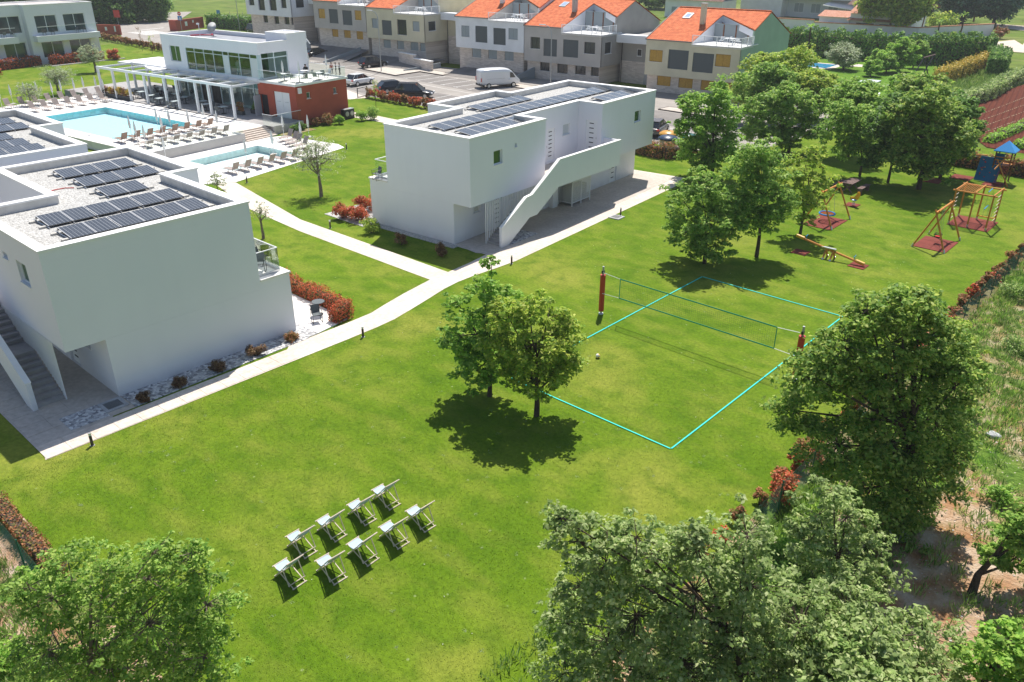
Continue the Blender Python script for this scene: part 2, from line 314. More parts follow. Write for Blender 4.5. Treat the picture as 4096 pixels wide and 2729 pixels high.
def tree(name, label, base, lobes, leafm, per, size, ncl=26, seed=1, bark=None, trunk_r=.12, group=None, crad=.33, upb=.7, fork=.35, lean=(0, 0), cat='tree', loz=.35):
    rr = random.Random(seed); root = thing(name, label, cat, (base[0], base[1], 0), 0, group); bark = bark or BARK
    g = np.random.default_rng(seed); cen = []; rad = []
    tm = MB(); cz = sum(l[2] for l in lobes)/len(lobes); cx = sum(l[0] for l in lobes)/len(lobes)*.6; cy = sum(l[1] for l in lobes)/len(lobes)*.6
    zmin = min(l[2]-l[3] for l in lobes); zf = max(.35, min(cz*fork, cz))
    top = (cx, cy, max(cz*1.15, zf+.3)); a = (lean[0], lean[1], zf)
    tm.path([(0, 0, -.05), (lean[0]*.4, lean[1]*.4+.03, zf*.5), a], trunk_r*1.15, 8, trunk_r*.85)
    tm.path([a, (a[0]*.5+top[0]*.5+rr.uniform(-.1, .1), a[1]*.5+top[1]*.5, (a[2]+top[2])/2), top], trunk_r*.8, 7, trunk_r*.35)
    for (x, y, z, r) in lobes:
        f = rr.uniform(.1, .75); s0 = Vector(a).lerp(Vector(top), f if z > zf else 0.05)
        if s0.z > z+.3: s0 = Vector(a)
        mid = s0.lerp(Vector((x, y, z)), .5)+Vector((rr.uniform(-.12, .12), rr.uniform(-.12, .12), -.08*r))
        tm.path([s0, mid, (x, y, z)], trunk_r*.42, 5, trunk_r*.16)
        n = max(5, int(ncl*(r/.8)**1.5)) if r > .5 else max(4, int(ncl*.55*(r/.5)))
        dd = g.normal(size=(n, 3)); dd /= np.linalg.norm(dd, axis=1)[:, None]; rs = r*(.40+.72*g.random(n)**.6)*np.where(g.random(n) < .14, 1.38, 1.0)
        pts = np.array((x, y, z))+dd*rs[:, None]*np.array([1, 1, .85])
        for q in pts:
            if q[2] < loz: continue
            cen.append(q); rad.append(crad*(.35+.95*rr.random()**1.3)*min(1.25, .6+r*.45))
            if rr.random() < .4: tm.tube((x, y, z), tuple(q), trunk_r*.06+.006, .005, 4, cap=False)
    tm.build('trunk', bark, root)
    c = leaf_mesh('crown', cen, rad, per, size, leafm, seed, upb, root, flat=.5)
    return root
def bush(name, label, cat, base, r, h, ma, n=14, per=60, size=.06, seed=1, group=None, stems=True, parent=None, upb=.5):
    g = np.random.default_rng(seed); root = thing(name, label, cat, (base[0], base[1], base[2] if len(base) > 2 else 0), 0, group)
    cen = []
    for k in range(n):
        t = g.random()*6.283; q = math.sqrt(g.random())*.75; z = h*(.22+.66*g.random()*(1-q*.35)); cen.append((r*q*math.cos(t), r*q*math.sin(t), z))
    if stems:
        m = MB()
        for c in cen[:9]: m.path([(c[0]*.1, c[1]*.1, -.02), (c[0]*.5, c[1]*.5, c[2]*.6), c], .018, 4, .006)
        m.build('stem', BARK, root)
    leaf_mesh('foliage', cen, r*.38, per, size, ma, seed, upb, root); return root
def hedge(name, label, cat, pts, w, h, ma, dens=60, size=.08, seed=1, group=None, core=None, z0=0, taper=.0):
    """clipped or loose hedge following a line of points: dark twig core and a skin of leaves"""
    g = np.random.default_rng(seed); x0, y0 = pts[0]; root = thing(name, label, cat, (x0, y0, z0), 0, group); cm = MB(); P = []; Nn = []
    for (ax, ay), (bx, by) in zip(pts[:-1], pts[1:]):
        L = math.hypot(bx-ax, by-ay); t = ((bx-ax)/L, (by-ay)/L); nn = (-t[1], t[0]); hw = w/2
        e = min(L*.3, hw*.5); q = [(ax-x0+t[0]*e+nn[0]*hw*.72*s, ay-y0+t[1]*e+nn[1]*hw*.72*s) for s in (1, -1)]+[(bx-x0-t[0]*e-nn[0]*hw*.72*s, by-y0-t[1]*e-nn[1]*hw*.72*s) for s in (1, -1)]
        cm.prism(q, 0.02, h*.82)
        k = int(dens*L*(2*h+w)); a = g.random(k)*L; u = g.random(k)*(2*h+w)
        wob = 1+.10*np.sin(a*2.1+seed)+.08*np.sin(a*5.3+seed)+.05*np.sin(a*11.7)
        off = np.where(u < h, -hw, np.where(u < h+w, u-h-hw, hw)); z = np.where(u < h, u, np.where(u < h+w, h, 2*h+w-u))*wob
        jit = g.normal(size=k)*.05*min(1, w)
        P.append(np.stack([ax-x0+t[0]*a+nn[0]*(off*wob+jit), ay-y0+t[1]*a+nn[1]*(off*wob+jit), z+g.normal(size=k)*.05+(z > h*.85)*(g.random(k) < .22)*g.random(k)*min(.22, h*.25)], 1))
        Nn.append(np.stack([nn[0]*np.sign(off)*(u < h)+nn[0]*(u > h+w), nn[1]*(np.sign(off)*(u < h)+(u > h+w)), ((u >= h) & (u <= h+w))*1.0], 1))
    for (ex, ey), (fx, fy) in ((pts[0], pts[1]), (pts[-1], pts[-2])):
        L = math.hypot(fx-ex, fy-ey); t = ((fx-ex)/L, (fy-ey)/L); k = int(dens*w*h*2.2); u = (g.random(k)-.5)*w; zz = g.random(k)*h; e = g.normal(size=k)*.05+.02
        P.append(np.stack([ex-x0+t[0]*e-t[1]*u, ey-y0+t[1]*e+t[0]*u, zz], 1)); Nn.append(np.tile(np.array([-t[0], -t[1], .2]), (k, 1)))
    cm.build('branches', core or BARK, root)
    P = np.concatenate(P); nr = np.concatenate(Nn)*.8+g.normal(size=(len(P), 3))*.6; nr[:, 2] += .25; nr /= np.linalg.norm(nr, axis=1)[:, None]
    t = np.cross(nr, g.normal(size=nr.shape)); t /= np.linalg.norm(t, axis=1)[:, None]; b = np.cross(nr, t); s = size*(.6+.8*g.random(len(P)))[:, None]
    V = np.stack([P-t*s, P+b*s*.6, P+t*s, P-b*s*.6], 1).reshape(-1, 3); quads('foliage', V, ma, root); return root
def inset(pts, d):
    n = len(pts); A = sum(pts[i][0]*pts[(i+1) % n][1]-pts[(i+1) % n][0]*pts[i][1] for i in range(n)); sg = 1 if A > 0 else -1; out = []
    for i in range(n):
        p0, p1, p2 = Vector(pts[i-1]), Vector(pts[i]), Vector(pts[(i+1) % n]); a = (p1-p0).normalized(); b = (p2-p1).normalized()
        na = Vector((-a.y, a.x))*sg; nb = Vector((-b.y, b.x))*sg; k = (na+nb); out.append(tuple(p1+k*(d/max(.2, k.dot(na)))))
    return out
def ring(mb, o, i, z0, z1):
    n = len(o); vs = [(x, y, z) for z in (z0, z1) for L in (o, i) for x, y in L]
    fs = []
    for k in range(n):
        j = (k+1) % n; fs += [(k, j, n+j, n+k), (2*n+k, 2*n+j, 3*n+j, 3*n+k), (k, j, 2*n+j, 2*n+k), (n+k, n+j, 3*n+j, 3*n+k)]
    return mb.add(vs, fs)
def grid_wall(mb, P, a0, a1, z0, z1, t, holes):
    """wall slab with openings; P(a,d,z) maps along, depth, height"""
    A = sorted({a0, a1, *[h[0] for h in holes], *[h[1] for h in holes]}); Z = sorted({z0, z1, *[h[2] for h in holes], *[h[3] for h in holes]})
    A = [a for a in A if a0 <= a <= a1]; Z = [z for z in Z if z0 <= z <= z1]
    for i in range(len(A)-1):
        j = 0
        while j < len(Z)-1:
            ca = (A[i]+A[i+1])/2
            def inh(k): cz = (Z[k]+Z[k+1])/2; return any(h[0] < ca < h[1] and h[2] < cz < h[3] for h in holes)
            if inh(j): j += 1; continue
            k = j
            while k < len(Z)-1 and not inh(k): k += 1
            q = [P(a, d, z) for z in (Z[j], Z[k]) for a, d in ((A[i], 0), (A[i+1], 0), (A[i+1], t), (A[i], t))]
            mb.add(q, [(0, 3, 2, 1), (4, 5, 6, 7), (0, 1, 5, 4), (1, 2, 6, 5), (2, 3, 7, 6), (3, 0, 4, 7)]); j = k
    return mb
def window(P, T, root, a0, a1, z0, z1, depth=.14, glass=None, frame=None, mull=0, sill=True, ledge=.06, fr=.05, name='window', horiz=None):
    """P maps (along, depth, height); frame with pane sub-parts set back in the opening"""
    f = MB(T); D0, D1 = depth-.04, depth+.03
    def bx(x0, x1, y0, y1, d0, d1): f.add([P(a, d, z) for z in (y0, y1) for a, d in ((x0, d0), (x1, d0), (x1, d1), (x0, d1))], [(0, 3, 2, 1), (4, 5, 6, 7), (0, 1, 5, 4), (1, 2, 6, 5), (2, 3, 7, 6), (3, 0, 4, 7)])
    bx(a0, a1, z0, z0+fr, D0, D1); bx(a0, a1, z1-fr, z1, D0, D1); bx(a0, a0+fr, z0+fr, z1-fr, D0, D1); bx(a1-fr, a1, z0+fr, z1-fr, D0, D1)
    xs = [a0+fr]+[a0+(a1-a0)*(k+1)/(mull+1) for k in range(mull)]+[a1-fr]
    for x in xs[1:-1]: bx(x-fr/2, x+fr/2, z0+fr, z1-fr, D0+.005, D1-.005)
    w = f.build(name, frame or FRAMEW, root)
    for k in range(len(xs)-1):
        l0 = xs[k]+(fr/2 if k else 0)-.005; l1 = xs[k+1]-(fr/2 if k < len(xs)-2 else 0)+.005
        g = MB(T); g.add([P(a, d, z) for z in (z0+fr-.005, z1-fr+.005) for a, d in ((l0, depth), (l1, depth), (l1, depth+.012), (l0, depth+.012))], [(0, 3, 2, 1), (4, 5, 6, 7), (0, 1, 5, 4), (1, 2, 6, 5), (2, 3, 7, 6), (3, 0, 4, 7)])
        g.build('pane', glass or PANE, w)
    if sill:
        sm = MB(T); sm.add([P(a, d, z) for z in (z0-.04, z0-.003) for a, d in ((a0-.05, -ledge), (a1+.05, -ledge), (a1+.05, depth-.05), (a0-.05, depth-.05))], [(0, 3, 2, 1), (4, 5, 6, 7), (0, 1, 5, 4), (1, 2, 6, 5), (2, 3, 7, 6), (3, 0, 4, 7)])
        sm.build('sill', WHITE2, w)
    return w
from mathutils.geometry import tessellate_polygon
def sheet(name, outer, z, ma, holes=(), T=None, kind='structure', z2=None):
    loops = [[Vector((x, y, 0)) for x, y in L] for L in [outer, *holes]]; tris = tessellate_polygon(loops); fl = [p for L in loops for p in L]
    m = MB(T); m.v = [(p.x, p.y, z) for p in fl]; m.f = [tuple(t) for t in tris]
    me = bpy.data.meshes.new(name); me.from_pydata(m.v, [], m.f); bm = bmesh.new(); bm.from_mesh(me)
    for f in bm.faces:
        if f.normal.z < 0: f.normal_flip()
    bm.to_mesh(me); bm.free(); me.materials.append(ma); o = bpy.data.objects.new(name, me); COL.objects.link(o); return tag(o, kind=kind)
a7 = math.radians(7)
def RW(u, v): return (-59.6-math.sin(a7)*u-math.cos(a7)*v, 24.65+math.cos(a7)*u-math.sin(a7)*v)
POOL2 = [RW(-15.3, -9.0), RW(-7.9, -9.0), RW(-7.9, -3.2), RW(-15.3, -3.2)]
sheet('ground', [(-900, -300), (500, -300), (500, 1100), (-900, 1100)], -0.05, G_MEADOW, [POOL2])
sheet('lawn', [(-150, -17.6), (4.1, -17.6), (4.1, 62), (-20, 62), (-20, 72), (-150, 72)], 0.0, G_LAWN, [POOL2])
sheet('scrub_ground', [(4.1, -60), (60, -60), (60, 64), (5.5, 64), (4.6, 50), (4.1, 30)], 0.01, G_SCRUB)
sheet('scrub_ground', [(-60, -60), (4.1, -60), (4.1, -17.6), (-60, -17.6)], 0.012, G_SCRUB)
# garden of the neighbour, field and road beyond
sheet('garden_lawn', [(-46, 73), (-20, 73), (-20.5, 100), (-20.5, 122), (-46, 117)], 0.012, G_GARDEN)
def soil_x(M, n, l, b, tc):
    w = n.new('ShaderNodeTexWave'); w.inputs['Scale'].default_value = .55; w.inputs['Distortion'].default_value = 1.2; w.inputs['Detail'].default_value = 3; w.bands_direction = 'X'
    mp = n.new('ShaderNodeMapping'); mp.inputs['Rotation'].default_value = (0, 0, -.17); l.new(tc, mp.inputs[0]); l.new(mp.outputs[0], w.inputs[0])
    c = ramp(n, l, noise(n, l, tc, 3, 6), [(0.3, (.09, .022, .013)), (0.7, (.155, .045, .026))])
    l.new(c, b.inputs['Base Color']); bumpn(n, l, b, w.outputs[1], 1.0, .15)
SOIL = mat("red_soil", (.17, .055, .03), .95, spec=.1, extra=soil_x)
sheet('ploughed_field', [(-13.2, 84), (-11.8, 110), (8, 112), (8, 60), (-5.2, 62.5), (-6.6, 65)], 0.014, SOIL)
STRAW = mat('straw_seedlings', (.42, .36, .22), .9)
for k, (xa, ya, xb, yb) in enumerate([(-10.6, 71, -8.6, 108), (-9.4, 72, -6.9, 104), (-8.3, 70, -5.6, 100), (-7.2, 69, -4.9, 92)]):
    m = MB(); rr = random.Random(k); L = math.hypot(xb-xa, yb-ya); t = 0
    while t < L:
        x = xa+(xb-xa)*t/L; y = ya+(yb-ya)*t/L; m.box(x-.04, x+.04, y, y+rr.uniform(.1, .35), .01, .05); t += rr.uniform(.4, .9)
    tag(m.build('drip_line', STRAW), kind='stuff', label= ['straw pale broken line of seedlings nearest the green hedge', 'second pale broken seedling line on the red field', 'third pale broken seedling line on the red field', 'pale broken seedling line nearest the green crop rows'][k], cat='seedling line', group='seedling lines on the red field')
for k, (xa, ya, xb, yb, w) in enumerate([(-5.6, 64.5, -3.4, 96, 1.0), (-2.9, 63.5, -1.2, 92, .9), (-.9, 62.5, .6, 90, .8)]):
    hedge('crop_row', ['bright green crop row beside the pale seedling lines', 'bright green crop row just behind the blue playground roof', 'bright green crop row at the right edge of the photo'][k], 'crop row', [(xa, ya), (xb, yb)], w, .55, LF_CROP, 45, .11, 30+k, 'leafy crop rows in the red field')
sheet('track', [(-38, 199), (-30, 192), (-26.5, 176), (-24, 161), (-27.5, 170), (-29, 164), (-25.2, 147.5), (-8, 147.5), (-8, 152), (-22, 152.5), (-22, 158), (-19, 163), (-21, 176), (-25, 190), (-30, 205), (-40, 208)], 0.0, mat("pale_gravel_track", (.62, .50, .42), .95, var=.1, scale=.5))
# car park
NF = [(-18, 72), (-40, 71), (-62, 67.6), (-80, 66), (-100, 64.3), (-125, 62.2), (-158, 62.5), (-165, 66), (-187, 77), (-215, 96), (-219, 90), (-190, 64), (-171, 56.5), (-160, 51.5), (-141, 49.5), (-128, 46.2), (-100, 44.5), (-77, 42.7), (-73.5, 41), (-69.5, 39.6), (-69, 41.4), (-57, 41.4), (-40, 42.5), (-24, 43), (-20.5, 44)]
sheet('car_park', NF, 0.008, ASPHL)
sheet('parking_bays', [(-101.5, 54.8), (-80, 54.2), (-62, 52.6), (-42, 51.6), (-28, 50.6), (-26, 57), (-42, 57.6), (-62, 58.3), (-80, 59.5), (-102, 61.3)], 0.012, ASPH)
sheet('parking_bays', [(-82, 49.6), (-60, 48.6), (-40, 47.9), (-28, 47.9), (-26, 43.4), (-57, 41.8), (-69, 41.6), (-76, 43.2), (-86, 44.6)], 0.0125, ASPH)
sheet('footpath', [(-69.2, 38.3), (-68.5, 40.6), (-77.5, 43.2), (-80, 38.5)], 0.016, PAVE)
m = MB()
def line(m, a, b, w=.12, z=.018):
    d = Vector((b[0]-a[0], b[1]-a[1])); d.normalize(); n_ = Vector((-d.y, d.x))*w/2
    m.poly([(a[0]+n_.x, a[1]+n_.y, z), (b[0]+n_.x, b[1]+n_.y, z), (b[0]-n_.x, b[1]-n_.y, z), (a[0]-n_.x, a[1]-n_.y, z)])
for k in range(22):
    x = -101.4+k*2.68
    if -92 < x < -78.5: continue
    y0 = 55.8-(x+101)*.062; line(m, (x, y0), (x+.25, y0+5.1)); line(m, (x-.45, y0-.02), (x+.45, y0-.06))
for k in range(14):
    x = -84+k*2.7; line(m, (x, 49.4-(x+84)*.03), (x+.35, 44.8-(x+84)*.03))
for k in range(9): line(m, (-169.4+k*.95, 57.1+k*.02), (-170.2+k*.95, 63.4-k*.1), .5)
line(m, (-172.5, 60.2), (-174.4, 67.6), .55)
for k in range(5): line(m, (-155+k*3, 53.5), (-153+k*3, 57.5))
tag(m.build('road_marking', PAINT), kind='structure')
m = MB()
for a, b in [((-92.3, 54.4), (-79.7, 52.8)), ((-79.7, 52.8), (-65.8, 51.6)), ((-65.8, 51.6), (-28, 49.6)), ((-100, 55), (-92.3, 54.4))]: line(m, a, b, .28, .02)
tag(m.build('gutter', KERB), kind='structure')
isl = [(-88.5, 55.6), (-79.9, 54.6), (-80.2, 59.6), (-75.1, 59.3), (-75.3, 61.6), (-87.0, 62.4)]
m = MB(); m.prism(inset(isl, .15), 0, .12); tag(m.build('kerb_island', mat("pale_pavement", (.52, .47, .41), .9, var=.1, scale=3)), kind='structure')
m = MB(); ring(m, isl, inset(isl, .15), 0.0, .135); tag(m.build('kerb', DKERB), kind='structure')
for P in ([(-101.8, 61.4), (-88.6, 60.9), (-88.6, 62.9), (-102, 63.4)], [(-66, 58.5), (-52, 58.2), (-52, 60.8), (-66, 61)], [(-38, 57.8), (-28, 57.6), (-28, 60), (-38, 60)]):
    m = MB(); m.prism(inset(P, .12), 0, .11); tag(m.build('pavement', PAVE2), kind='structure'); m = MB(); ring(m, P, inset(P, .12), 0, .125); tag(m.build('kerb', DKERB), kind='structure')
# ---------------------------------------------------------------- paths of the grounds
sheet('path', [(-16.38, -15.85), (-16.3, -2.3), (-16.33, -.6), (-16.42, .6), (-16.72, 2.0), (-17.1, 3.6), (-17.45, 5.0), (-17.62, 6.2), (-17.62, 7.5), (-17.5, 9.2), (-17.45, 10.8), (-19.35, 32.6), (-20.1, 34.0), (-24.6, 33.4), (-22.6, 11.8), (-22.3, 10.2), (-19.5, 10.4), (-19.25, 8.6), (-19.1, 6.86), (-33.6, 6.87), (-45.3, 8.95), (-46.4, 7.7), (-38.4, 5.86), (-31.5, 5.4), (-19.0, 5.38), (-18.6, 3.2), (-18.2, 1.5), (-17.87, .3), (-17.8, -1.2), (-17.8, -4.6), (-17.5, -4.9), (-17.5, -15.6)], 0.014, PAVE)
sheet('forecourt', [(-17.5, -15.8), (-17.5, -12.9), (-17.6, -12.9), (-17.6, -11.96), (-18.95, -11.96), (-18.95, -12.0), (-45, -12.0), (-45, -15.8)], 0.018, PAVE2)
sheet('forecourt', [(-22.15, 10.4), (-20.15, 10.2), (-19.5, 10.55), (-19.0, 11.8), (-18.9, 14), (-19.2, 18), (-20.6, 33.4), (-24.4, 33.3)], 0.018, PAVE2)
# joints between the slabs: thin recessed strips drawn as dark mortar lines 1 cm wide on the near path
slabm = bpy.data.meshes.new('slab'); sb = MB(); sb.box(0, 1, 0, 1, 0, .012); 
slab0 = None
def slab(x0, x1, y0, y1, ma, par, z=.016):
    o = bpy.data.objects.new('slab', SL[ma]); COL.objects.link(o); o.parent = par; o.location = (x0, y0, z); o.scale = (x1-x0, y1-y0, 1)
SL = {}
for ma in (PAVE, PAVE2, DECKST):
    me = bpy.data.meshes.new('slab'); me.from_pydata(sb.v, [], sb.f); me.materials.append(ma); SL[ma] = me
path0 = bpy.data.objects['path']; fc0 = bpy.data.objects['forecourt']
y = -15.8
while y < -5.2: slab(-16.92, -16.40, y, y+.885, PAVE, path0); slab(-17.48, -16.93, y, y+.885, PAVE, path0); y += .9
x = -18.4
while x > -27:
    for (ya, yb) in ((-15.75, -14.8), (-14.79, -13.84), (-13.83, -12.9)):
        if not (x > -19.2 and ya > -14.5): slab(x-.885, x, ya+.005, yb-.005, PAVE2, fc0, .019)
    x -= .9
# gravel strips, grates
tag(MB().prism([(-18.93, -11.95), (-17.62, -11.95), (-17.75, -3.5), (-18.93, -3.5)], 0, .03).build('gravel_bed', GRAVEL2), kind='structure')
tag(MB().prism([(-18.92, -14.42), (-17.7, -14.42), (-17.7, -12.95), (-18.92, -12.95)], 0, .035).build('gravel_bed', GRAVEL2), kind='structure')
tag(MB().prism([(-22.0, -2.9), (-17.85, -2.9), (-17.85, -3.5), (-18.9, -3.5), (-22, -3.5)], 0, .03).build('gravel_bed', GRAVEL2), kind='structure')
tag(MB().prism([(-24.5, -.98), (-18.15, -.95), (-17.85, -2.95), (-24.5, -3.0)], 0, .045).build('patio', DECKST), kind='structure')
def grate(x, y, s, rz, label):
    t = thing('drain_grate', label, 'drain grate', (x, y, 0), rz)
    m = MB(); ring(m, [(-s, -s), (s, -s), (s, s), (-s, s)], [(-s*.68, -s*.68), (s*.68, -s*.68), (s*.68, s*.68), (-s*.68, s*.68)], 0, .06); m.build('surround', mat('grate_concrete', (.42, .42, .42), .9, var=.1, scale=5), t)
    m = MB().box(-s*.68, s*.68, -s*.68, s*.68, .02, .035); m.build('cover', DKMET, t)
    m = MB()
    for k in range(9): q = -s*.6+k*s*.15; m.box(q-.012, q+.012, -s*.66, s*.66, .036, .05)
    m.build('grille', STEEL, t)
grate(-18.42, -12.5, .46, 0, 'square drain grate in grey concrete at the corner of the nearest white building')
grate(-18.0, 21.75, .42, .07, 'square drain grate in a white frame on the lawn edge beside the far path')
# ---------------------------------------------------------------- white apartment buildings
def apartment(name, label, O, rz, T, W=7.05, W2=9.7, rd=2.0, gv=1.4, tv=8.73, Wb=8.2, wins=(), wins2=(), full=True, short=False):
    root = thing(name, label, 'building', (O[0], O[1], 0), rz, 'white two storey apartment buildings')
    zt, zs, zr = 6.74, 2.62, 6.28; tb = max(W, W2)
    out = [(0, 0), (7.55, 0), (7.55, rd), (14.4, rd), (14.4, 0), (22.1, 0), (22.1, Wb), (14.35, Wb), (14.35, W2), (6.8, W2), (6.8, W), (0, W)]
    if short: out = [(0, 0), (7.55, 0), (7.55, rd), (14.4, rd), (14.4, W2), (7.1, W2), (7.1, W), (0, W)]; wins2 = ()
    # walls of the upper storey
    m = MB(T); t = .25
    PF = lambda v0: (lambda a, d, z: (a, v0+d, z))
    grid_wall(m, PF(0), 0, 7.55, zs, zr, t, [w[:4] for w in wins]); 
    if not short: grid_wall(m, PF(0), 14.4, 22.1, zs, zr, t, [w[:4] for w in wins2])
    midh = [(12.45, 13.35, 4.58, 5.35), (10.5, 11.5, 3.03, 5.3)] if full else []
    grid_wall(m, PF(rd), 7.55, 14.4, 2.9, zr, t, midh)
    if short: m.prism([(0, t), (0, W), (7.1, W), (7.1, W2), (14.4, W2), (14.4, rd+t), (7.55, rd+t), (7.55, t)], zs+.002, zr-.002)
    else: m.prism([(0, t), (0, W), (6.8, W), (6.8, W2), (14.35, W2), (14.35, Wb), (22.1, Wb), (22.1, t), (14.4+t, t), (14.4+t, rd), (14.4, rd), (14.4, rd+t), (7.55, rd+t), (7.55, t)], zs+.002, zr-.002)
    side = [(.35, 1.35, 3.2, 5.5)]
    if not short: grid_wall(m, lambda a, d, z: (14.4+d, a, z), t, rd, zs, zr, t, side)
    m.build('wall', WHITE, root)
    # ground floor
    m = MB(T); gh = [(1.9, 2.55, 1.56, 1.93), (3.75, 4.75, .03, 2.1), (5.5, 6.2, 1.6, 2.0), (18.2, 19.2, .03, 2.1)]
    LU = 14.35 if short else 22.0
    if short: gh = gh[:3]
    grid_wall(m, PF(gv), 0, LU, 0, zs, t, gh)
    m.prism([(0, gv+t), (LU, gv+t), (LU, Wb-.002), (6.7, Wb-.002), (6.7, tv), (0, tv)], 0, zs-.002)
    if short: m.prism([(7.12, Wb-.004), (14.34, Wb-.004), (14.34, W2-.01), (7.12, W2-.01)], 0, zs)
    m.prism([(0.002, W+.002), (6.75, W+.002), (6.75, tv), (0.002, tv)], zs-.001, 3.0)
    m.build('ground_floor', WHITE, root)
    m = MB(T); m.box(-.06, 6.8, W+.01, tv+.06, 3.0, 3.08); m.build('terrace_floor', DECKST, root)
    m = MB(T); m.box(7.4, 14.6, -1.3, rd, 2.72, 2.9); m.build('walkway', PAVE2, root)
    for (a0, a1, z0, z1) in [w[:4] for w in (*wins, *wins2)]: window(PF(0), T, root, a0, a1, z0, z1, .16, PANEG if a1-a0 > .5 else PANE)
    if full: window(PF(rd), T, root, 12.45, 13.35, 4.58, 5.35, .12, mat('frosted_glass', (.55, .58, .58), .3), sill=True)
    window(PF(gv), T, root, 1.9, 2.55, 1.56, 1.93, .12, mat('pale_blind', (.75, .73, .66), .7)); window(PF(gv), T, root, 5.5, 6.2, 1.6, 2.0, .12, mat('pale_blind', (.75, .73, .66), .7))  # panes in the plain off-white colour of a blind
    def door(P, a0, a1, z0, z1, n):
        f = MB(T); f.add([P(a, d, z) for z in (z0, z1) for a, d in ((a0, .1), (a1, .1), (a1, .16), (a0, .16))], [(0, 3, 2, 1), (4, 5, 6, 7), (0, 1, 5, 4), (1, 2, 6, 5), (2, 3, 7, 6), (3, 0, 4, 7)])
        d_ = f.build('door', FRAMEW, root); w_ = (a1-a0)*.18; cm = a0+(a1-a0)*.55
        for k in range(n):
            z = z0+(z1-z0)*(.16+.74*k/(n-1)); s_ = MB(T); s_.add([P(a, d, zz) for zz in (z-.03, z+.03) for a, d in ((cm-w_, .085), (cm+w_, .085), (cm+w_, .099), (cm-w_, .099))], [(0, 3, 2, 1), (4, 5, 6, 7), (0, 1, 5, 4), (1, 2, 6, 5), (2, 3, 7, 6), (3, 0, 4, 7)]); s_.build('glazing_bar', DKMET, d_)
        h_ = MB(T); h_.tube(P(a0+.1, .05, z0+1.0), P(a0+.1, .05, z0+1.15), .015); h_.build('handle', STEEL, d_)
    if full: door(PF(rd), 10.5, 11.5, 3.03, 5.3, 7)
    if full and not short: door(lambda a, d, z: (14.4+d, a, z), .35, 1.35, 3.2, 5.5, 6)
    door(PF(gv), 3.75, 4.75, .03, 2.1, 6); 
    if not short: door(PF(gv), 18.2, 19.2, .03, 2.1, 5)
    # parapet, coping, gravel roof
    m = MB(T); ring(m, out, inset(out, .30), zr, zt-.05); m.build('parapet', WHITE, root)
    i2 = inset(out, .3015); m = MB(T); ring(m, i2, inset(out, .34), zr+.05, zt-.06); m.build('parapet_lining', WCONC, root)
    m = MB(T); ring(m, inset(out, -.04), inset(out, .38), zt-.05, zt+.02); m.build('coping', WHITE2, root)
    m = MB(T); m.prism(inset(out, .30), zr-.01, zr+.06); m.build('roof_gravel', GRAVEL, root)
    if name == 'x': return root
    # stair
    sp = [(1.3, 0.02), (1.98, 0.02), (4.15, 1.25), (4.95, 1.25), (7.33, 2.55), (15.0, 2.5), (15.0, 4.3), (7.38, 4.34), (4.42, 2.66), (3.8, 2.62), (1.3, 1.25)]
    m = MB(T); m.vprism(sp, -1.31, -1.13, 'y'); m.build('stair_parapet', WHITE, root)
    m = MB(T)
    for (a, b) in zip(sp[5:], sp[6:]+sp[:0]):
        if a[1] > 1 and b[1] > 1 and a[0] != b[0]: m.vprism([(a[0], a[1]+.002), (b[0], b[1]+.002), (b[0], b[1]+.03), (a[0], a[1]+.03)], -1.34, -1.10, 'y')
    m.build('stair_coping', WHITE2, root)
    m = MB(T); m.box(14.82, 15.0, -1.12, 0, 2.5, 4.3); m.build('walkway_parapet', WHITE, root)
    su = MB(T); su.vprism([(1.45, .0), (2.1, 0), (4.2, 1.2), (4.95, 1.2), (7.4, 2.7), (7.4, 2.88), (6.9, 2.6), (4.9, 1.45), (4.0, 1.45)], -1.12, -.06, 'y'); su.build('stair_slab', WHITE, root)
    k = 0
    for (ua, ub, za, zb_, n) in ((1.45, 4.0, 0, 1.5, 9), (4.9, 7.4, 1.5, 2.9, 8)):
        for j in range(n):
            u = ua+(ub-ua)*j/n; z = za+(zb_-za)*(j+1)/n
            MB(T).box(u, u+(ub-ua)/n-.01, -1.12, -.06, z-.17, z).build('step', DARKST, root)
    MB(T).box(3.99, 4.89, -1.12, -.06, 1.35, 1.5).build('landing', DARKST, root)
    # slatted screen
    for j in range(36):
        u = 1.32+j*.165; zb0 = max(0.02, (u-1.45)*.585+.2) if u > 1.6 else .02
        zb0 = min(zb0, 1.5 if u < 4.9 else 1.5+(u-4.9)*.56)
        if zb0 < 2.55: MB(T).box(u, u+.045, -.055, -.01, zb0, 2.618).build('screen_slat', FRAMEW, root)
    # terrace glass
    def gl(name, a, b, z0=3.1, z1=4.2):
        m = MB(T); dx, dy = b[0]-a[0], b[1]-a[1]; L = math.hypot(dx, dy); nx, ny = -dy/L*.008, dx/L*.008
        m.prism([(a[0]-nx, a[1]-ny), (b[0]-nx, b[1]-ny), (b[0]+nx, b[1]+ny), (a[0]+nx, a[1]+ny)], z0, z1); r = m.build('glass_balustrade', GLASS, root)
        MB(T).tube((a[0], a[1], z1+.02), (b[0], b[1], z1+.02), .025).build('handrail', FRAMEW, r)
        m = MB(T); m.prism([(a[0]-nx*4, a[1]-ny*4), (b[0]-nx*4, b[1]-ny*4), (b[0]+nx*4, b[1]+ny*4), (a[0]+nx*4, a[1]+ny*4)], 3.08, z0+.08); m.build('base_rail', ALU, r)
    gl('g', (.35, W+.02), (.35, tv-.25)); gl('g', (.35, tv-.25), (6.6, tv-.25)); gl('g', (6.6, tv-.25), (6.6, W+.3))
    return root
TC = lambda u, v, z: (-v, u, z)
TL = lambda u, v, z: (-u, v, z)
D43 = math.radians(4.3)
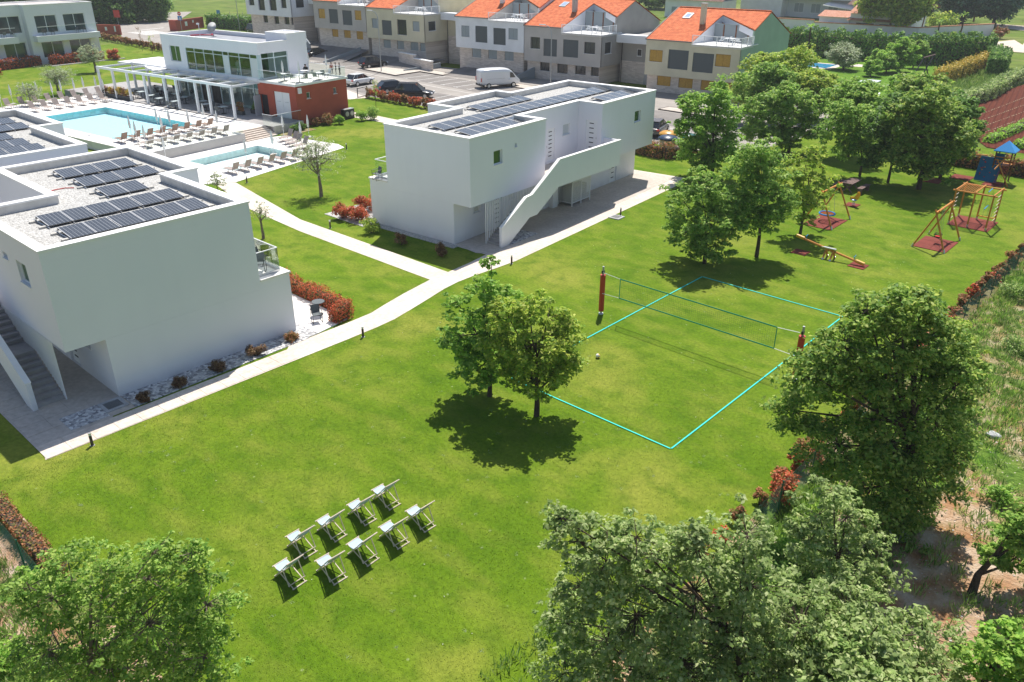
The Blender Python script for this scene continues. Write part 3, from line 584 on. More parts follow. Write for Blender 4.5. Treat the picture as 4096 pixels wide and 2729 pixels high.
aptC = apartment('apartment_building', 'white two storey building beyond the path, its stair and slatted screen facing the volleyball court', (-20.8, 10.5), D43, TC, wins=[(2.2, 3.05, 4.75, 5.6), (4.28, 4.5, 5.48, 5.72)], wins2=[(19.05, 19.95, 4.72, 5.54)])
aptL = apartment('apartment_building', 'nearest white two storey building at the left edge with a blank shaded end wall', (-18.94, -13.55), 0, TL, W=8.6, W2=10.05, rd=3.1, gv=1.53, tv=10.13, Wb=8.6, wins=[(1.95, 2.95, 4.8, 5.7), (3.9, 4.4, 5.45, 5.7)], short=True)
aptM = apartment('apartment_building', 'third white flat roofed building, cut off by the left frame edge before the big pool', (-35.62, -13.55), 0, TL, W=8.6, W2=10.05, rd=3.1, gv=1.53, tv=10.13, Wb=8.6, wins=[(1.95, 2.95, 4.8, 5.7)], full=False, short=True)
# mesh enclosure under the walkway of the far building
t = thing('bin_enclosure', 'white mesh enclosure under the raised walkway of the building by the court', 'enclosure', (-20.8, 10.5, 0), D43)
m = MB(TC)
for u in (11.15, 12.3, 13.45):
    for v in (.15, 1.3): m.box(u-.03, u+.03, v-.03, v+.03, 0, 2.35)
for z in (.25, 1.75, 2.32):
    m.box(11.15, 13.45, .13, .17, z, z+.04); m.box(11.13, 11.17, .17, 1.3, z, z+.04)
m.build('frame', FRAMEW, t)
m = MB(TC)
for k in range(46): m.box(11.2+k*.05, 11.212+k*.05, .145, .155, .29, 2.3)
for k in range(40): m.box(11.2, 13.42, .156, .16, .3+k*.05, .308+k*.05)
for k in range(22): m.box(11.145, 11.155, .2+k*.05, .212+k*.05, .29, 2.3)
m.build('mesh_panel', FRAMEW, t)['kind'] = 'stuff'
m = MB(TC); m.box(11.3, 13.3, .35, 1.1, .1, 1.3); m.build('storage_box', mat('grey_fabric', (.30, .31, .31), .8), t)
t = thing('concrete_pier', 'white masonry pier beside the mesh enclosure under the walkway', 'pier', (-20.8, 10.5, 0), D43)
MB(TC).box(10.0, 10.6, 1.0, 1.4, 0, 2.61).build('pier', WHITE, t)
tag(MB(TC).prism([(1.93, -1.42), (4.85, -1.43), (4.75, -.12), (1.93, -.12)], 0.018, .05).build('gravel_bed', GRAVEL2, loc=(-20.8, 10.5, 0), rz=D43), kind='structure')
tag(MB(TC).prism([(-.6, 1.0), (-.03, 1.0), (-.03, 8.7), (-.6, 8.7)], 0.0, .04).build('gravel_bed', GRAVEL, loc=(-20.8, 10.5, 0), rz=D43), kind='structure')
# ---------------------------------------------------------------- solar panels
def cell_x(M, n, l, b, tc):
    tc2 = n.new('ShaderNodeTexCoord').outputs['UV']; sep = n.new('ShaderNodeSeparateXYZ'); l.new(tc2, sep.inputs[0])
    fs = []
    for k, nn in ((0, 6), (1, 10)):
        a = n.new('ShaderNodeMath'); a.operation = 'MULTIPLY'; a.inputs[1].default_value = nn; l.new(sep.outputs[k], a.inputs[0])
        f = n.new('ShaderNodeMath'); f.operation = 'FRACT'; l.new(a.outputs[0], f.inputs[0])
        p = n.new('ShaderNodeMath'); p.operation = 'PINGPONG'; p.inputs[1].default_value = .5; l.new(f.outputs[0], p.inputs[0])
        c = n.new('ShaderNodeMath'); c.operation = 'LESS_THAN'; c.inputs[1].default_value = .05; l.new(p.outputs[0], c.inputs[0]); fs.append(c.outputs[0])
    mx = n.new('ShaderNodeMath'); mx.operation = 'MAXIMUM'; l.new(fs[0], mx.inputs[0]); l.new(fs[1], mx.inputs[1])
    l.new(mix(n, l, mx.outputs[0], (.040, .043, .050), (.30, .31, .32)), b.inputs['Base Color'])
PV = mat("solar_cells", (.03, .035, .05), .18, spec=.6, extra=cell_x)
PVF = mat("panel_frame", (.62, .62, .62), .4, .5)
DEFL = mat("grey_deflector", (.20, .21, .22), .5, .3)
BLOCK = mat("ballast_block", (.50, .48, .44), .9, var=.1, scale=8)
def pv_mesh(n_, ma, verts):
    me = bpy.data.meshes.new(n_); me.from_pydata(verts, [], [(0, 1, 2, 3), (7, 6, 5, 4), (0, 4, 5, 1), (1, 5, 6, 2), (2, 6, 7, 3), (3, 7, 4, 0)]); me.materials.append(ma); u = me.uv_layers.new()
    for i, c in enumerate([(0, 0), (1, 0), (1, 1), (0, 1)]): u.data[i].uv = c
    for i, c in enumerate([(0, 1), (1, 1), (1, 0), (0, 0)]): u.data[4+i].uv = c
    return me
def panel_row(O, rz, T, along, start, n, low, z=6.36, dirn=1, lab='', depth=1.30, tilt=.20, pw=.985):
    """row of n tilted modules; along = 'u' or 'v' axis of the building, low = the low edge on the other axis"""
    root = thing('solar_panel_row', lab, 'solar panels', (O[0], O[1], z), rz, 'roof solar panel rows')
    P = (lambda a, d, h: T(a, d, h)) if along == 'u' else (lambda a, d, h: T(d, a, h))
    zr_, zl = tilt, .06
    for k in range(n):
        a0 = start+k*pw+.012; a1 = a0+pw-(.03 if k % 2 == 0 else .055)
        q = [P(a0, low, zl), P(a1, low, zl), P(a1, low+depth, zr_), P(a0, low+depth, zr_)]; q2 = [(x, y, h+.035) for x, y, h in q]
        vs = q2+q if True else q
        me = pv_mesh('panel', PV, vs); o = bpy.data.objects.new('panel', me); COL.objects.link(o); o.parent = root
        f = MB(); g = .022
        for (b0, b1, c0, c1) in ((a0-.004, a0+g, 0, 1), (a1-g, a1+.004, 0, 1)):
            f.add([P(b, low+depth*c, zl+(zr_-zl)*c+h) for h in (.028, .043) for b, c in ((b0, c0), (b1, c0), (b1, c1), (b0, c1))], [(0, 3, 2, 1), (4, 5, 6, 7), (0, 1, 5, 4), (1, 2, 6, 5), (2, 3, 7, 6), (3, 0, 4, 7)])
        f.build('frame', PVF, o)
    m = MB(); L = n*pw
    m.add([P(a, d, h) for a, d, h in ((start, low+depth+.02, zr_), (start+L, low+depth+.02, zr_), (start+L, low+depth+.16, .06), (start, low+depth+.16, .06))], [(0, 1, 2, 3)]); m.build('wind_deflector', DEFL, root)
    m = MB()
    for k in range(n+1):
        a = start+k*pw; m.tube(P(a, low-.12, .03), P(a, low+depth+.3, .03), .025, n=4); m.tube(P(a, low+depth, .03), P(a, low+depth, zr_), .02, n=4)
    m.build('rail', PVF, root)
    for a in (start-.28, start+n*pw+.03):
        for d in (low+.15, low+depth-.1): 
            b = MB(); b.add([P(x, y, h) for h in (-.02, .06) for x, y in ((a, d), (a+.25, d), (a+.25, d+.16), (a, d+.16))], [(0, 3, 2, 1), (4, 5, 6, 7), (0, 1, 5, 4), (1, 2, 6, 5), (2, 3, 7, 6), (3, 0, 4, 7)]); b.build('ballast_block', BLOCK, root)
OL = (-18.94, -13.55)
panel_row(OL, 0, TL, 'v', 1.72, 6, 1.55, lab='solar panel row nearest the blank end wall edge of the left building roof')
panel_row(OL, 0, TL, 'v', 1.72, 6, 3.82, lab='second solar panel row up from the roof edge on the left building, six modules')
panel_row(OL, 0, TL, 'v', 5.25, 2, 6.4, lab='short row of two solar modules in the middle of the left building roof')
panel_row(OL, 0, TL, 'v', 5.25, 4, 8.85, lab='row of four solar modules behind the two module row on the left roof', pw=.93)
panel_row(OL, 0, TL, 'v', 5.2, 4, 11.2, lab='farthest row of four solar modules on the left building roof', pw=.93)
OM = (-35.62, -13.55)
for k, (st, n, lo) in enumerate([(3.3, 4, 1.75), (3.2, 4, 3.8), (4.0, 3, 6.05), (4.9, 4, 8.75), (4.9, 4, 11.1)]):
    panel_row(OM, 0, TL, 'v', st, n, lo, lab=['solar panel row nearest the edge of the roof cut by the left frame', 'second solar panel row on the roof cut by the left frame', 'short middle solar row on the roof cut by the left frame', 'fourth solar row on the roof cut by the left frame', 'farthest solar row on the roof cut by the left frame'][k], pw=.96)
OC = (-20.8, 10.5)
panel_row(OC, D43, TC, 'u', 1.95, 20, 3.75, lab='long solar panel row running the length of the building by the court')
panel_row(OC, D43, TC, 'u', 1.75, 6, 1.35, lab='short solar row at the near front corner of the building by the court')
panel_row(OC, D43, TC, 'u', 8.45, 6, 6.15, lab='short solar row at the rear of the building by the court')
panel_row(OC, D43, TC, 'u', 17.0, 5, 1.25, lab='solar row on the far block of the building by the court', pw=.96)
m = MB(TL); m.path([(9.3, 4.9, 6.37), (9.6, 4.6, 6.37), (9.6, 4.1, 6.37), (9.4, 3.7, 6.37)], .02); o = m.build('red_cable', REDP, loc=(OL[0], OL[1], 0)); tag(o, 'red cable lying on the gravel of the left building roof', 'cable')
# ---------------------------------------------------------------- pool terrace, pools, steps
RO = (-59.6, 24.65, 0)
TR = lambda u, v, z: (-v, u, z)
def rloc(u, v, z=0): x, y = RW(u, v); return (x, y, z)
ZD = .75
def RS(name, mb, ma): return tag(mb.build(name, ma, loc=RO, rz=a7), kind='structure')
P1 = [(-15.9, 6.2), (-7.4, 6.2), (-7.4, 22.8), (-15.9, 22.8)]
def slab_hole(name, outer, hole, z0, z1, ma):
    loops = [[Vector((x, y, 0)) for x, y in L] for L in (outer, hole)]; tr = tessellate_polygon(loops); fl = [p for L in loops for p in L]
    m = MB(TR); m.add([(p.x, p.y, z1) for p in fl], [tuple(t) for t in tr])
    for L in (outer, hole):
        n = len(L)
        for i in range(n): (x0, y0), (x1, y1) = L[i], L[(i+1) % n]; m.add([(x0, y0, z0), (x1, y1, z0), (x1, y1, z1), (x0, y0, z1)], [(0, 1, 2, 3)])
    me = bpy.data.meshes.new(name); me.from_pydata(m.v, [], m.f); me.materials.append(ma); o = bpy.data.objects.new(name, me); COL.objects.link(o); o.location = RO; o.rotation_euler = (0, 0, a7); return tag(o, kind='structure')
slab_hole('pool_deck', [(-17.6, -.85), (-7.45, -.85), (-7.45, .6), (-3.85, .6), (-3.85, 32), (-17.6, 32)], P1, 0, ZD, DECKST)
RS('terrace', MB(TR).prism([(-3.84, -.5), (0, -.5), (0, 5.7), (-.02, 5.7), (-.02, 38), (-3.84, 38)], 0, ZD-.004), DARKST)
RS('terrace', MB(TR).prism([(0.005, 5.82), (6, 5.82), (6, 38), (.005, 38)], 0, ZD-.006), DARKST)
RS('kerb_strip', MB(TR).prism([(-3.86, 5.2), (-3.6, 5.2), (-3.6, 30.2), (-3.86, 30.2)], ZD-.1, ZD+.012), DKMET)
RS('pool_basin', MB(TR).box(-15.95, -7.35, 6.15, 22.85, .01, .05), POOLT)
m = MB(TR); ring(m, [(-15.93, 6.17), (-7.37, 6.17), (-7.37, 22.83), (-15.93, 22.83)], [(-15.89, 6.21), (-7.41, 6.21), (-7.41, 22.79), (-15.89, 22.79)], .03, ZD-.02); RS('pool_wall', m, mat("turquoise_pool_wall", (.34, .72, .74), .5, var=.08, scale=3))
RS('pool_water', MB(TR).poly([(-15.88, 6.22, .62), (-7.42, 6.22, .62), (-7.42, 22.78, .62), (-15.88, 22.78, .62)]), WATER)
RS('retaining_wall', MB(TR).box(-17.6, -7.5, -1.05, -.86, 0, ZD+.05), mat("grey_concrete", (.50, .48, .46), .9, var=.05, scale=1))  # plain grey concrete with slight random tone variation
RS('retaining_wall', MB(TR).box(-3.8, -.02, -.72, -.51, 0, ZD+.02), KERB)
RS('retaining_wall', MB(TR).box(-3.84, -3.62, -.5, .6, .01, ZD+.015), KERB)
for k in range(5):
    o = MB(TR).box(-7.44, -3.87, .28-.31*k, .6, 0, ZD-.15*(k)-.0) if False else MB(TR).box(-7.44, -3.87, .3-.31*(k+1), .3-.31*k, 0, ZD-.125*(k+1)); RS('step', o, PAVE)
RS('step', MB(TR).box(-7.44, -3.87, .3, .6, 0, ZD-.003), PAVE)
# lower pool and its deck (world polygon with a hole)
d2 = [(-45.4, 8.95), (-48.85, 22.15), (-50.4, 22.6), (-55.4, 21.6), (-57.3, 21.35), (-58.4, 17.4), (-56.3, 2.6), (-48.2, 2.6), (-46.35, 7.8)]
sheet('pool_deck', d2, .02, DECKST, [POOL2])
RS('pool_basin', MB(TR).box(-15.35, -7.85, -9.05, -3.15, -.75, -.6), POOLT2)
m = MB(TR); ring(m, [(-15.33, -9.03), (-7.87, -9.03), (-7.87, -3.17), (-15.33, -3.17)], [(-15.29, -8.99), (-7.91, -8.99), (-7.91, -3.21), (-15.29, -3.21)], -.62, .012); RS('pool_wall', m, mat("pale_teal_pool_wall", (.66, .80, .78), .5, var=.08, scale=3))
RS('pool_water', MB(TR).poly([(-15.28, -8.98, -.12), (-7.92, -8.98, -.12), (-7.92, -3.22, -.12), (-15.28, -3.22, -.12)]), WATER2)
RS('planting_bed', MB(TR).prism([(-3.7, -1.0), (.3, -1.0), (.3, -2.2), (-3.4, -2.2)], 0, .03), G_SCRUB)
def rail_glass(root, pts, z0, z1, T=TR, cap=FRAMEW):
    for a, b in zip(pts[:-1], pts[1:]):
        L = math.hypot(b[0]-a[0], b[1]-a[1]); n = max(1, round(L/1.6)); dx, dy = (b[0]-a[0])/L, (b[1]-a[1])/L
        for k in range(n):
            p = (a[0]+dx*(L*k/n+.015), a[1]+dy*(L*k/n+.015)); q = (a[0]+dx*(L*(k+1)/n-.015), a[1]+dy*(L*(k+1)/n-.015)); nx, ny = -dy*.007, dx*.007
            MB(T).prism([(p[0]-nx, p[1]-ny), (q[0]-nx, q[1]-ny), (q[0]+nx, q[1]+ny), (p[0]+nx, p[1]+ny)], z0, z1).build('glass_pane', GLASS, root)
        MB(T).tube((*a, z1+.015), (*b, z1+.015), .022).build('handrail', cap, root)
t = thing('glass_balustrade', 'glass balustrade on the wall between the upper and the lower pool terrace', 'balustrade', RO, a7)
rail_glass(t, [(-17.5, -.8), (-7.5, -.8), (-7.5, .5)], ZD+.05, ZD+1.05)
t = thing('glass_balustrade', 'glass balustrade beside the red building, above the wide steps', 'balustrade', RO, a7)
rail_glass(t, [(-3.75, .9), (-3.75, -.55), (-.1, -.6)], ZD+.02, ZD+1.05)
for lab, (u, v) in (('chrome pool ladder rails on the far edge of the big pool', (-7.3, 12.0)), ('chrome pool ladder rails by the steps of the lower pool', (-7.7, -5.0))):
    z = ZD if v > 0 else .02; t = thing('pool_ladder', lab, 'pool ladder', rloc(u, v, z), a7)
    for s in (0, .55): MB().path([(s, .35, 0), (s, .3, .8), (s, .05, .95), (s, -.2, .8), (s, -.35, -.5)], .022, 5).build('handrail', ALU, t)
# ---------------------------------------------------------------- restaurant
R = thing('restaurant', 'white and red restaurant with a long upper window and glass corner beside the pool', 'building', RO, a7)
m = MB(TR); U0 = lambda a, d, z: (d, a, z); V0 = lambda a, d, z: (a, d, z)
grid_wall(m, V0, 0, 7, 0, 4.02, .25, [(1.38, 1.86, 2.66, 3.28), (5.05, 5.52, 2.66, 3.28)])
grid_wall(m, U0, .25, 5.8, ZD-.1, 4.02, .25, [(4.42, 5.62, ZD-.1, 2.8), (1.0, 3.4, ZD-.1, 3.29)])
m.prism([(.252, .252), (7, .252), (7, 5.78), (.252, 5.78)], 0, 4.0); m.build('red_wall', REDWALL, R)
m = MB(TR); m.box(-.12, 7.1, -.12, 5.8, 4.03, 4.14); m.build('terrace_slab', DECKST, R)
m = MB(TR); ring(m, [(-.14, -.14), (7.12, -.14), (7.12, 5.79), (-.14, 5.79)], [(.02, .02), (6.98, .02), (6.98, 5.78), (.02, 5.78)], 4.0, 4.2); m.build('slab_edge', WHITE2, R)
for a0, a1 in ((1.0, 2.18), (2.2, 3.4)): 
    d_ = MB(TR).box(.1, .15, a0+.01, a1-.01, ZD-.09, 3.27).build('double_door', FRAMEW, R); MB(TR).box(.085, .099, a0+.3, a1-.3, 2.3, 2.33).build('vent_slot', STEEL, d_)
MB(TR).add([(x, y, z) for z in (ZD, 2.75) for x, y in ((-.02, 5.6), (-1.1, 5.3), (-1.1, 5.25), (-.02, 5.55))], [(0, 3, 2, 1), (4, 5, 6, 7), (0, 1, 5, 4), (1, 2, 6, 5), (2, 3, 7, 6), (3, 0, 4, 7)]).build('open_door', mat('grey_door', (.55, .57, .60), .5), R)
MB(TR).box(.2, .26, 4.43, 5.6, ZD, 2.8).build('dark_doorway', DKMET, R)
for a in (1.38, 5.05): window(V0, TR, R, a, a+.48, 2.66, 3.28, .12)
MB(TR).box(.28, .62, -.22, -.003, 3.3, 3.85).build('alarm_box', FRAMEW, R)
# upper storey
uw = [(a, b) for a, b in zip((5.95, 7.08, 8.85, 10.6, 11.55, 13.18, 14.84, 16.5), (7.08, 8.85, 10.6, 11.55, 13.18, 14.84, 16.5, 18.05))]
m = MB(TR); grid_wall(m, lambda a, d, z: (.45+d, a, z), 5.62, 22.4, 4.2, 7.66, .25, [(5.62, 18.05, 4.24, 6.58), (19.1, 21.0, 4.95, 6.6)])
grid_wall(m, lambda a, d, z: (a, 5.62+d, z), .7, 7.0, 4.2, 7.66, .25, [(.7, 4.25, 4.21, 6.66)])
m.box(6.8, 7.0, 5.87, 22.4, 4.2, 7.66); m.box(.7, 6.8, 22.15, 22.4, 4.2, 7.66); m.box(4.3, 4.5, 5.87, 9, 4.2, 7.4)
m.build('upper_wall', WHITE, R)
m = MB(TR); ring(m, [(.43, 5.6), (7.02, 5.6), (7.02, 22.42), (.43, 22.42)], [(.75, 5.92), (6.7, 5.92), (6.7, 22.1), (.75, 22.1)], 7.661, 7.75); m.build('coping', WHITE2, R)
MB(TR).box(.71, 6.79, 5.88, 22.14, 7.2, 7.3).build('roof', mat("grey_roof_membrane", (.30, .31, .34), .8, var=.1, scale=1), R)
m = MB(TR); m.box(4.35, 7.05, 5.58, 9.0, 7.3, 8.3); m.box(4.35, 7.05, 5.58, 9.0, 8.302, 8.303); m.build('stair_tower', WHITE, R)
m = MB(TR); ring(m, [(4.33, 5.56), (7.07, 5.56), (7.07, 9.02), (4.33, 9.02)], [(4.6, 5.83), (6.8, 5.83), (6.8, 8.75), (4.6, 8.75)], 8.3, 8.4); m.build('tower_coping', WHITE2, R)
MB(TR).box(.72, 6.79, 5.88, 22.14, 4.02, 4.19).build('upper_floor', DECKST, R)
MB(TR).box(.9, 6.7, 20.5, 22.1, 4.2, 6.0).build('inner_wall', mat('inner_partition', (.10, .18, .09), .8, var=.5, scale=1.5), R)
MB(TR).box(5.2, 5.4, 9.2, 20.2, 4.2, 6.8).build('inner_wall', mat('inner_green_wall', (.10, .26, .08), .8, var=.6, scale=.8), R)
AL = mat("pale_mullion", (.62, .72, .74), .4)
fr = MB(TR)
for v in (5.75, 5.95, 7.08, 8.85, 10.6, 11.55, 13.18, 14.84, 16.5, 18.02): fr.box(.46, .55, v-.035, v+.035, 4.24, 6.58)
fr.box(.47, .54, 5.65, 18.05, 6.14, 6.2); fr.box(.465, .545, 5.65, 18.05, 4.24, 4.30); fr.box(.465, .545, 5.65, 18.05, 6.53, 6.578)
W1 = fr.build('ribbon_window', AL, R)
for k, (a, b) in enumerate(uw):
    MB(TR).box(.49, .505, a+.03, b-.03, 4.29, 6.15).build('pane', GLASSW if b-a > 1.2 else mat('pale_panel', (.60, .66, .67), .3), W1); MB(TR).box(.49, .505, a+.03, b-.03, 6.19, 6.54).build('pane', GLASSW, W1)
fr = MB(TR)
for u in (.74, 2.42, 4.18): fr.box(u-.05, u+.05, 5.64, 5.73, 4.24, 6.66)
fr.box(.7, 4.25, 5.65, 5.72, 6.13, 6.22); fr.box(.7, 4.25, 5.65, 5.72, 4.21, 4.28)
W2_ = fr.build('glazed_front', AL, R)
for a, b in ((.79, 2.37), (2.47, 4.13)): MB(TR).box(a, b, 5.68, 5.695, 4.28, 6.13).build('pane', GLASSW, W2_); MB(TR).box(a, b, 5.68, 5.695, 6.22, 6.63).build('pane', GLASSW, W2_)
MB(TR).box(.45, .7, 5.63, 5.9, 4.21, 6.6).build('corner_pane', mat('pale_corner_glass', (.50, .62, .66), .1), R)
window(lambda a, d, z: (.45+d, a, z), TR, R, 19.1, 21.0, 4.95, 6.6, .14, PANEG, mull=1)
# ground floor glass and canopy
m = MB(TR); m.box(1.4, 6.9, 5.85, 22.3, ZD, 1.0); m.box(6.5, 6.9, 5.85, 22.3, 1.0, 4.0); m.box(1.9, 6.5, 22.0, 22.3, ZD, 4.0); m.box(1.0, 7.0, 5.85, 22.4, 3.55, 4.015); m.build('ground_wall', WHITE, R)
fr = MB(TR); vs_ = [5.9, 8.1, 10.2, 12.4, 13.8, 15.6, 17.4, 19.8, 22.3]
for v in vs_: fr.box(1.2, 1.3, v-.05, v+.05, ZD, 3.55)
fr.box(1.21, 1.29, 5.9, 22.3, 2.9, 2.98)
gf = fr.build('shopfront', AL, R)
for a, b in zip(vs_[:-1], vs_[1:]):
    if a in (13.8, 15.6): MB(TR).box(1.32, 1.36, a+.06, b-.06, ZD, 2.9).build('open_dark_door', mat('dark_interior', (.03, .028, .025), .6, var=.6, scale=1.5), gf)
    else: MB(TR).box(1.24, 1.26, a+.05, b-.05, ZD, 2.9).build('pane', GLASSW, gf)
    MB(TR).box(1.24, 1.26, a+.05, b-.05, 2.98, 3.55).build('pane', GLASSW, gf)
MB(TR).box(.42, 1.2, 5.7, 22.4, 3.98, 4.195).build('canopy', WHITE, R)
MB(TR).prism([(-1.2, 22.4), (6.5, 22.4), (6.5, 33), (.9, 33), (.9, 28)], 3.75, 3.95).build('rear_canopy', WHITE2, R)
# pergola
Pg = thing('pergola', 'long white pergola with square posts over the dining terrace', 'pergola', RO, a7)
MB(TR).box(-3.6, -3.4, 5.4, 30.0, 3.85, 4.1).build('front_beam', FRAMEW, Pg)
MB(TR).box(.75, .95, 22.5, 30.0, 3.853, 4.103).build('rear_beam', FRAMEW, Pg)
for v in (5.5, 9.3, 11.5, 14.85, 17.0, 20.7, 24.0, 26.9, 29.85): MB(TR).box(-3.61, -3.39, v-.11, v+.11, ZD, 3.849).build('post', FRAMEW, Pg)
for v in (29.85, 26.9, 23.6, 20.8): MB(TR).box(.72, .94, v-.11, v+.11, ZD, 3.849).build('post', FRAMEW, Pg)
for v in (29.9, 26.5, 23.3, 20.1, 17, 14, 11, 8, 5.5): MB(TR).box(-3.39, .74 if v > 22 else .41, v-.08, v+.08, 3.86, 4.05).build('rafter', FRAMEW, Pg)
m0 = MB()
for k, v in enumerate((20.1, 17, 14, 11, 8)):
    m = MB(TR); L = 2.9; S_ = 6
    for i in range(S_):
        u0, u1 = -.6+i*.17, -.6+(i+1)*.17; z0, z1 = 3.85-.25*math.sin(math.pi*i/S_), 3.85-.25*math.sin(math.pi*(i+1)/S_); m.add([(u0, v+.1, z0), (u0, v+L, z0), (u1, v+L, z1), (u1, v+.1, z1)], [(0, 1, 2, 3)])
    m.build('canvas_shade', CLOTHW, Pg)
# roof fittings
t = thing('satellite_dish', 'pale round satellite dish standing on the restaurant roof', 'satellite dish', rloc(4.8, 18.6, 7.3), a7)
m = MB(); m.lathe([(.02, 0), (.26, .03), (.46, .10), (.58, .18)], n=16); o = m.build('dish', mat('dish_grey', (.40, .41, .42), .6), t, smooth=True); o.location = (0, 0, .95); o.rotation_euler = (math.radians(62), 0, math.radians(20))
MB().tube((0, 0, 0), (0, 0, .95), .04).tube((-.4, 0, .03), (.4, 0, .03), .03).tube((0, -.4, .03), (0, .4, .03), .03).build('mast', STEEL, t)
t = thing('roof_antenna', 'small camera mast standing on the restaurant roof edge', 'mast', rloc(4.4, 20.6, 7.3), a7)
MB().tube((0, 0, 0), (0, 0, 1.25), .03).build('mast', FRAMEW, t); MB().box(-.3, .05, -.08, .08, 1.2, 1.36).build('camera_head', FRAMEW, t)
tag(MB(TR).path([(3.6, 21.3, 7.36), (4.6, 20.9, 7.36), (5.4, 19.5, 7.36), (6.0, 20.6, 7.36)], .09).build('folded_red_cloth', mat('pink_red_cloth', (.45, .05, .08), .9), loc=RO, rz=a7), 'crumpled red cloth lying on the restaurant roof', 'cloth')
t = thing('glass_balustrade', 'glass balustrade round the roof terrace on top of the red building', 'balustrade', RO, a7)
rail_glass(t, [(.0, 5.5), (.0, 0), (6.98, 0), (6.98, 5.5)], 4.2, 5.2)
t = thing('air_conditioner', 'dark air conditioning unit against the red wall', 'air conditioner', rloc(6.25, -.45), a7)
MB().box(-.1, .45, -.7, .7, 0, 1.0).build('case', DKMET, t); MB().box(-.11, .46, -.71, .71, 1.0, 1.04).build('lid', ALU, t)
for s in (-.35, .35): MB().lathe([(.26, 0), (.24, .02)], n=14).build('fan_grille', STEEL, t, loc=(.46, s, .55)).rotation_euler = (0, math.radians(90), 0)
# tables, chairs
CHT = mat("grey_woven_chair", (.12, .135, .14), .8, var=.1, scale=20); TTOP = mat("pale_table_top", (.50, .56, .56), .4); CHT2 = mat("grey_green_chair", (.26, .29, .26), .8)
def table_proto(lab, ma=TTOP):
    t = thing('dining_table', lab, 'table'); MB().box(-.38, .38, -.38, .38, .71, .74).build('table_top', ma, t)
    MB().tube((0, 0, .03), (0, 0, .71), .035).build('pedestal', DKMET, t); MB().box(-.22, .22, -.22, .22, 0, .03).build('base', DKMET, t); return t
def chair_proto(lab, ma):
    t = thing('terrace_chair', lab, 'chair'); MB().box(-.23, .23, -.22, .22, .42, .46).build('seat', ma, t); m = MB(); m.vprism([(.2, .46), (.24, .46), (.30, .86), (.26, .86)], -.23, .23, 'x'); m.build('backrest', ma, t)
    for x in (-.21, .21):
        MB().path([(x, -.2, 0), (x, -.2, .64), (x, .24, .66)], .016, 4).build('armrest', DKMET, t); MB().path([(x, .25, 0), (x, .2, .45)], .016, 4).build('leg', DKMET, t)
    return t
tp = table_proto('x'); cp = chair_proto('x', CHT); tp2 = table_proto('x', CLOTHW); cp2 = chair_proto('x', CHT2)
TB = [(-78.22, 19.28), (-80.8, 19.55), (-84.0, 19.94), (-75.2, 19.5), (-76.9, 21.6), (-73.0, 21.7), (-71.1, 20.9), (-68.3, 21.3), (-83.9, 22.3), (-84.9, 25.2), (-79.8, 22.0), (-81.5, 24.6)]
used = [0, 0]
def place(proto, k, loc, rz, lab, grp):
    if used[k] == 0 and proto.get('label') == 'x': used[k] = 1; proto.location = loc; proto.rotation_euler = (0, 0, rz); proto['label'] = lab; proto['group'] = grp; return proto
    return dup(proto, loc, rz, lab, grp)
TO = {k: ORD[sorted(range(12), key=lambda i: TB[i][0]*.74+TB[i][1]*.67).index(k)] for k in range(12)}
for k, (x, y) in enumerate(TB):
    used[0] = 0; place(tp, 0, (x, y, ZD), a7, 'pale square table under the white pergola, %s from the left' % TO[k], 'dining tables under the pergola')
    for j, an in enumerate((0, 180, 90, 270)):
        if (k*3+j) % 5 == 4: continue
        A = math.radians(an)+a7+.1*math.sin(k*7+j*3); px = x-math.sin(A)*(.62)*-1*-1; used[0] = 0
        place(cp, 0, (x-math.sin(A)*.66, y+math.cos(A)*.66, ZD), A, 'grey armchair %s the %s pergola table from the left' % (['beyond', 'on the pool side of', 'left of', 'right of'][j], TO[k]), 'dining chairs under the pergola')
TT = [(-62.83, 25.6), (-60.9, 26.1), (-60.9, 28.5), (-63.2, 28.4)]
for k, (x, y) in enumerate(TT):
    used[0] = 0; place(tp2, 0, (x, y, 4.14), a7, ['white table with a parasol on the roof terrace, nearest the pool', 'white table at the near corner of the roof terrace', 'white table on the roof terrace nearest the car park', 'white table in front of the seated person on the roof terrace'][k], 'roof terrace tables')
    for an in ((0, 180), (90, 270), (0, 180), (270,))[k]:
        A = math.radians(an+20)+a7; used[0] = 0; place(cp2, 0, (x-math.sin(A)*.62, y+math.cos(A)*.62, 4.14), A, 'grey green roof terrace chair %s the %s table' % ('beyond' if an in (0, 90) else 'on the near side of', ['parasol', 'near corner', 'car park side', 'seated person\'s'][k]), 'roof terrace chairs')
def planter(x, y, z, lab, ma, seed, grp):
    t = thing('planter', lab, 'planter', (x, y, z), a7+.02, grp); m = MB(); m.box(-.45, .45, -.2, .2, 0, .42); m.build('trough', mat('dark_trough', (.07, .075, .08), .6), t); MB().box(-.42, .42, -.17, .17, .4, .43).build('soil', SOIL, t)
    g = np.random.default_rng(seed); c = np.stack([g.uniform(-.4, .4, 12), g.uniform(-.15, .15, 12), g.uniform(.55, 1.15, 12)], 1); leaf_mesh('plants', c, .22, 45, .07, ma, seed, .4, t)
    m = MB()
    for q in c: m.tube((q[0]*.6, q[1]*.6, .4), tuple(q), .008, n=4)
    m.build('stems', BARK, t)
PL = [(-88.6, 17.8), (-87.5, 17.9), (-86.5, 18.0), (-85.5, 18.1), (-84.5, 18.2), (-83.6, 18.35)]
for k, (x, y) in enumerate(PL): planter(x, y, ZD, 'dark trough of %s plants, %s from the left along the pergola edge' % ('bushy golden green' if k % 2 else 'reddish green', ORD[k]), LF_GOLD if k % 2 else LF_RUST, 50+k, 'planters along the pergola')
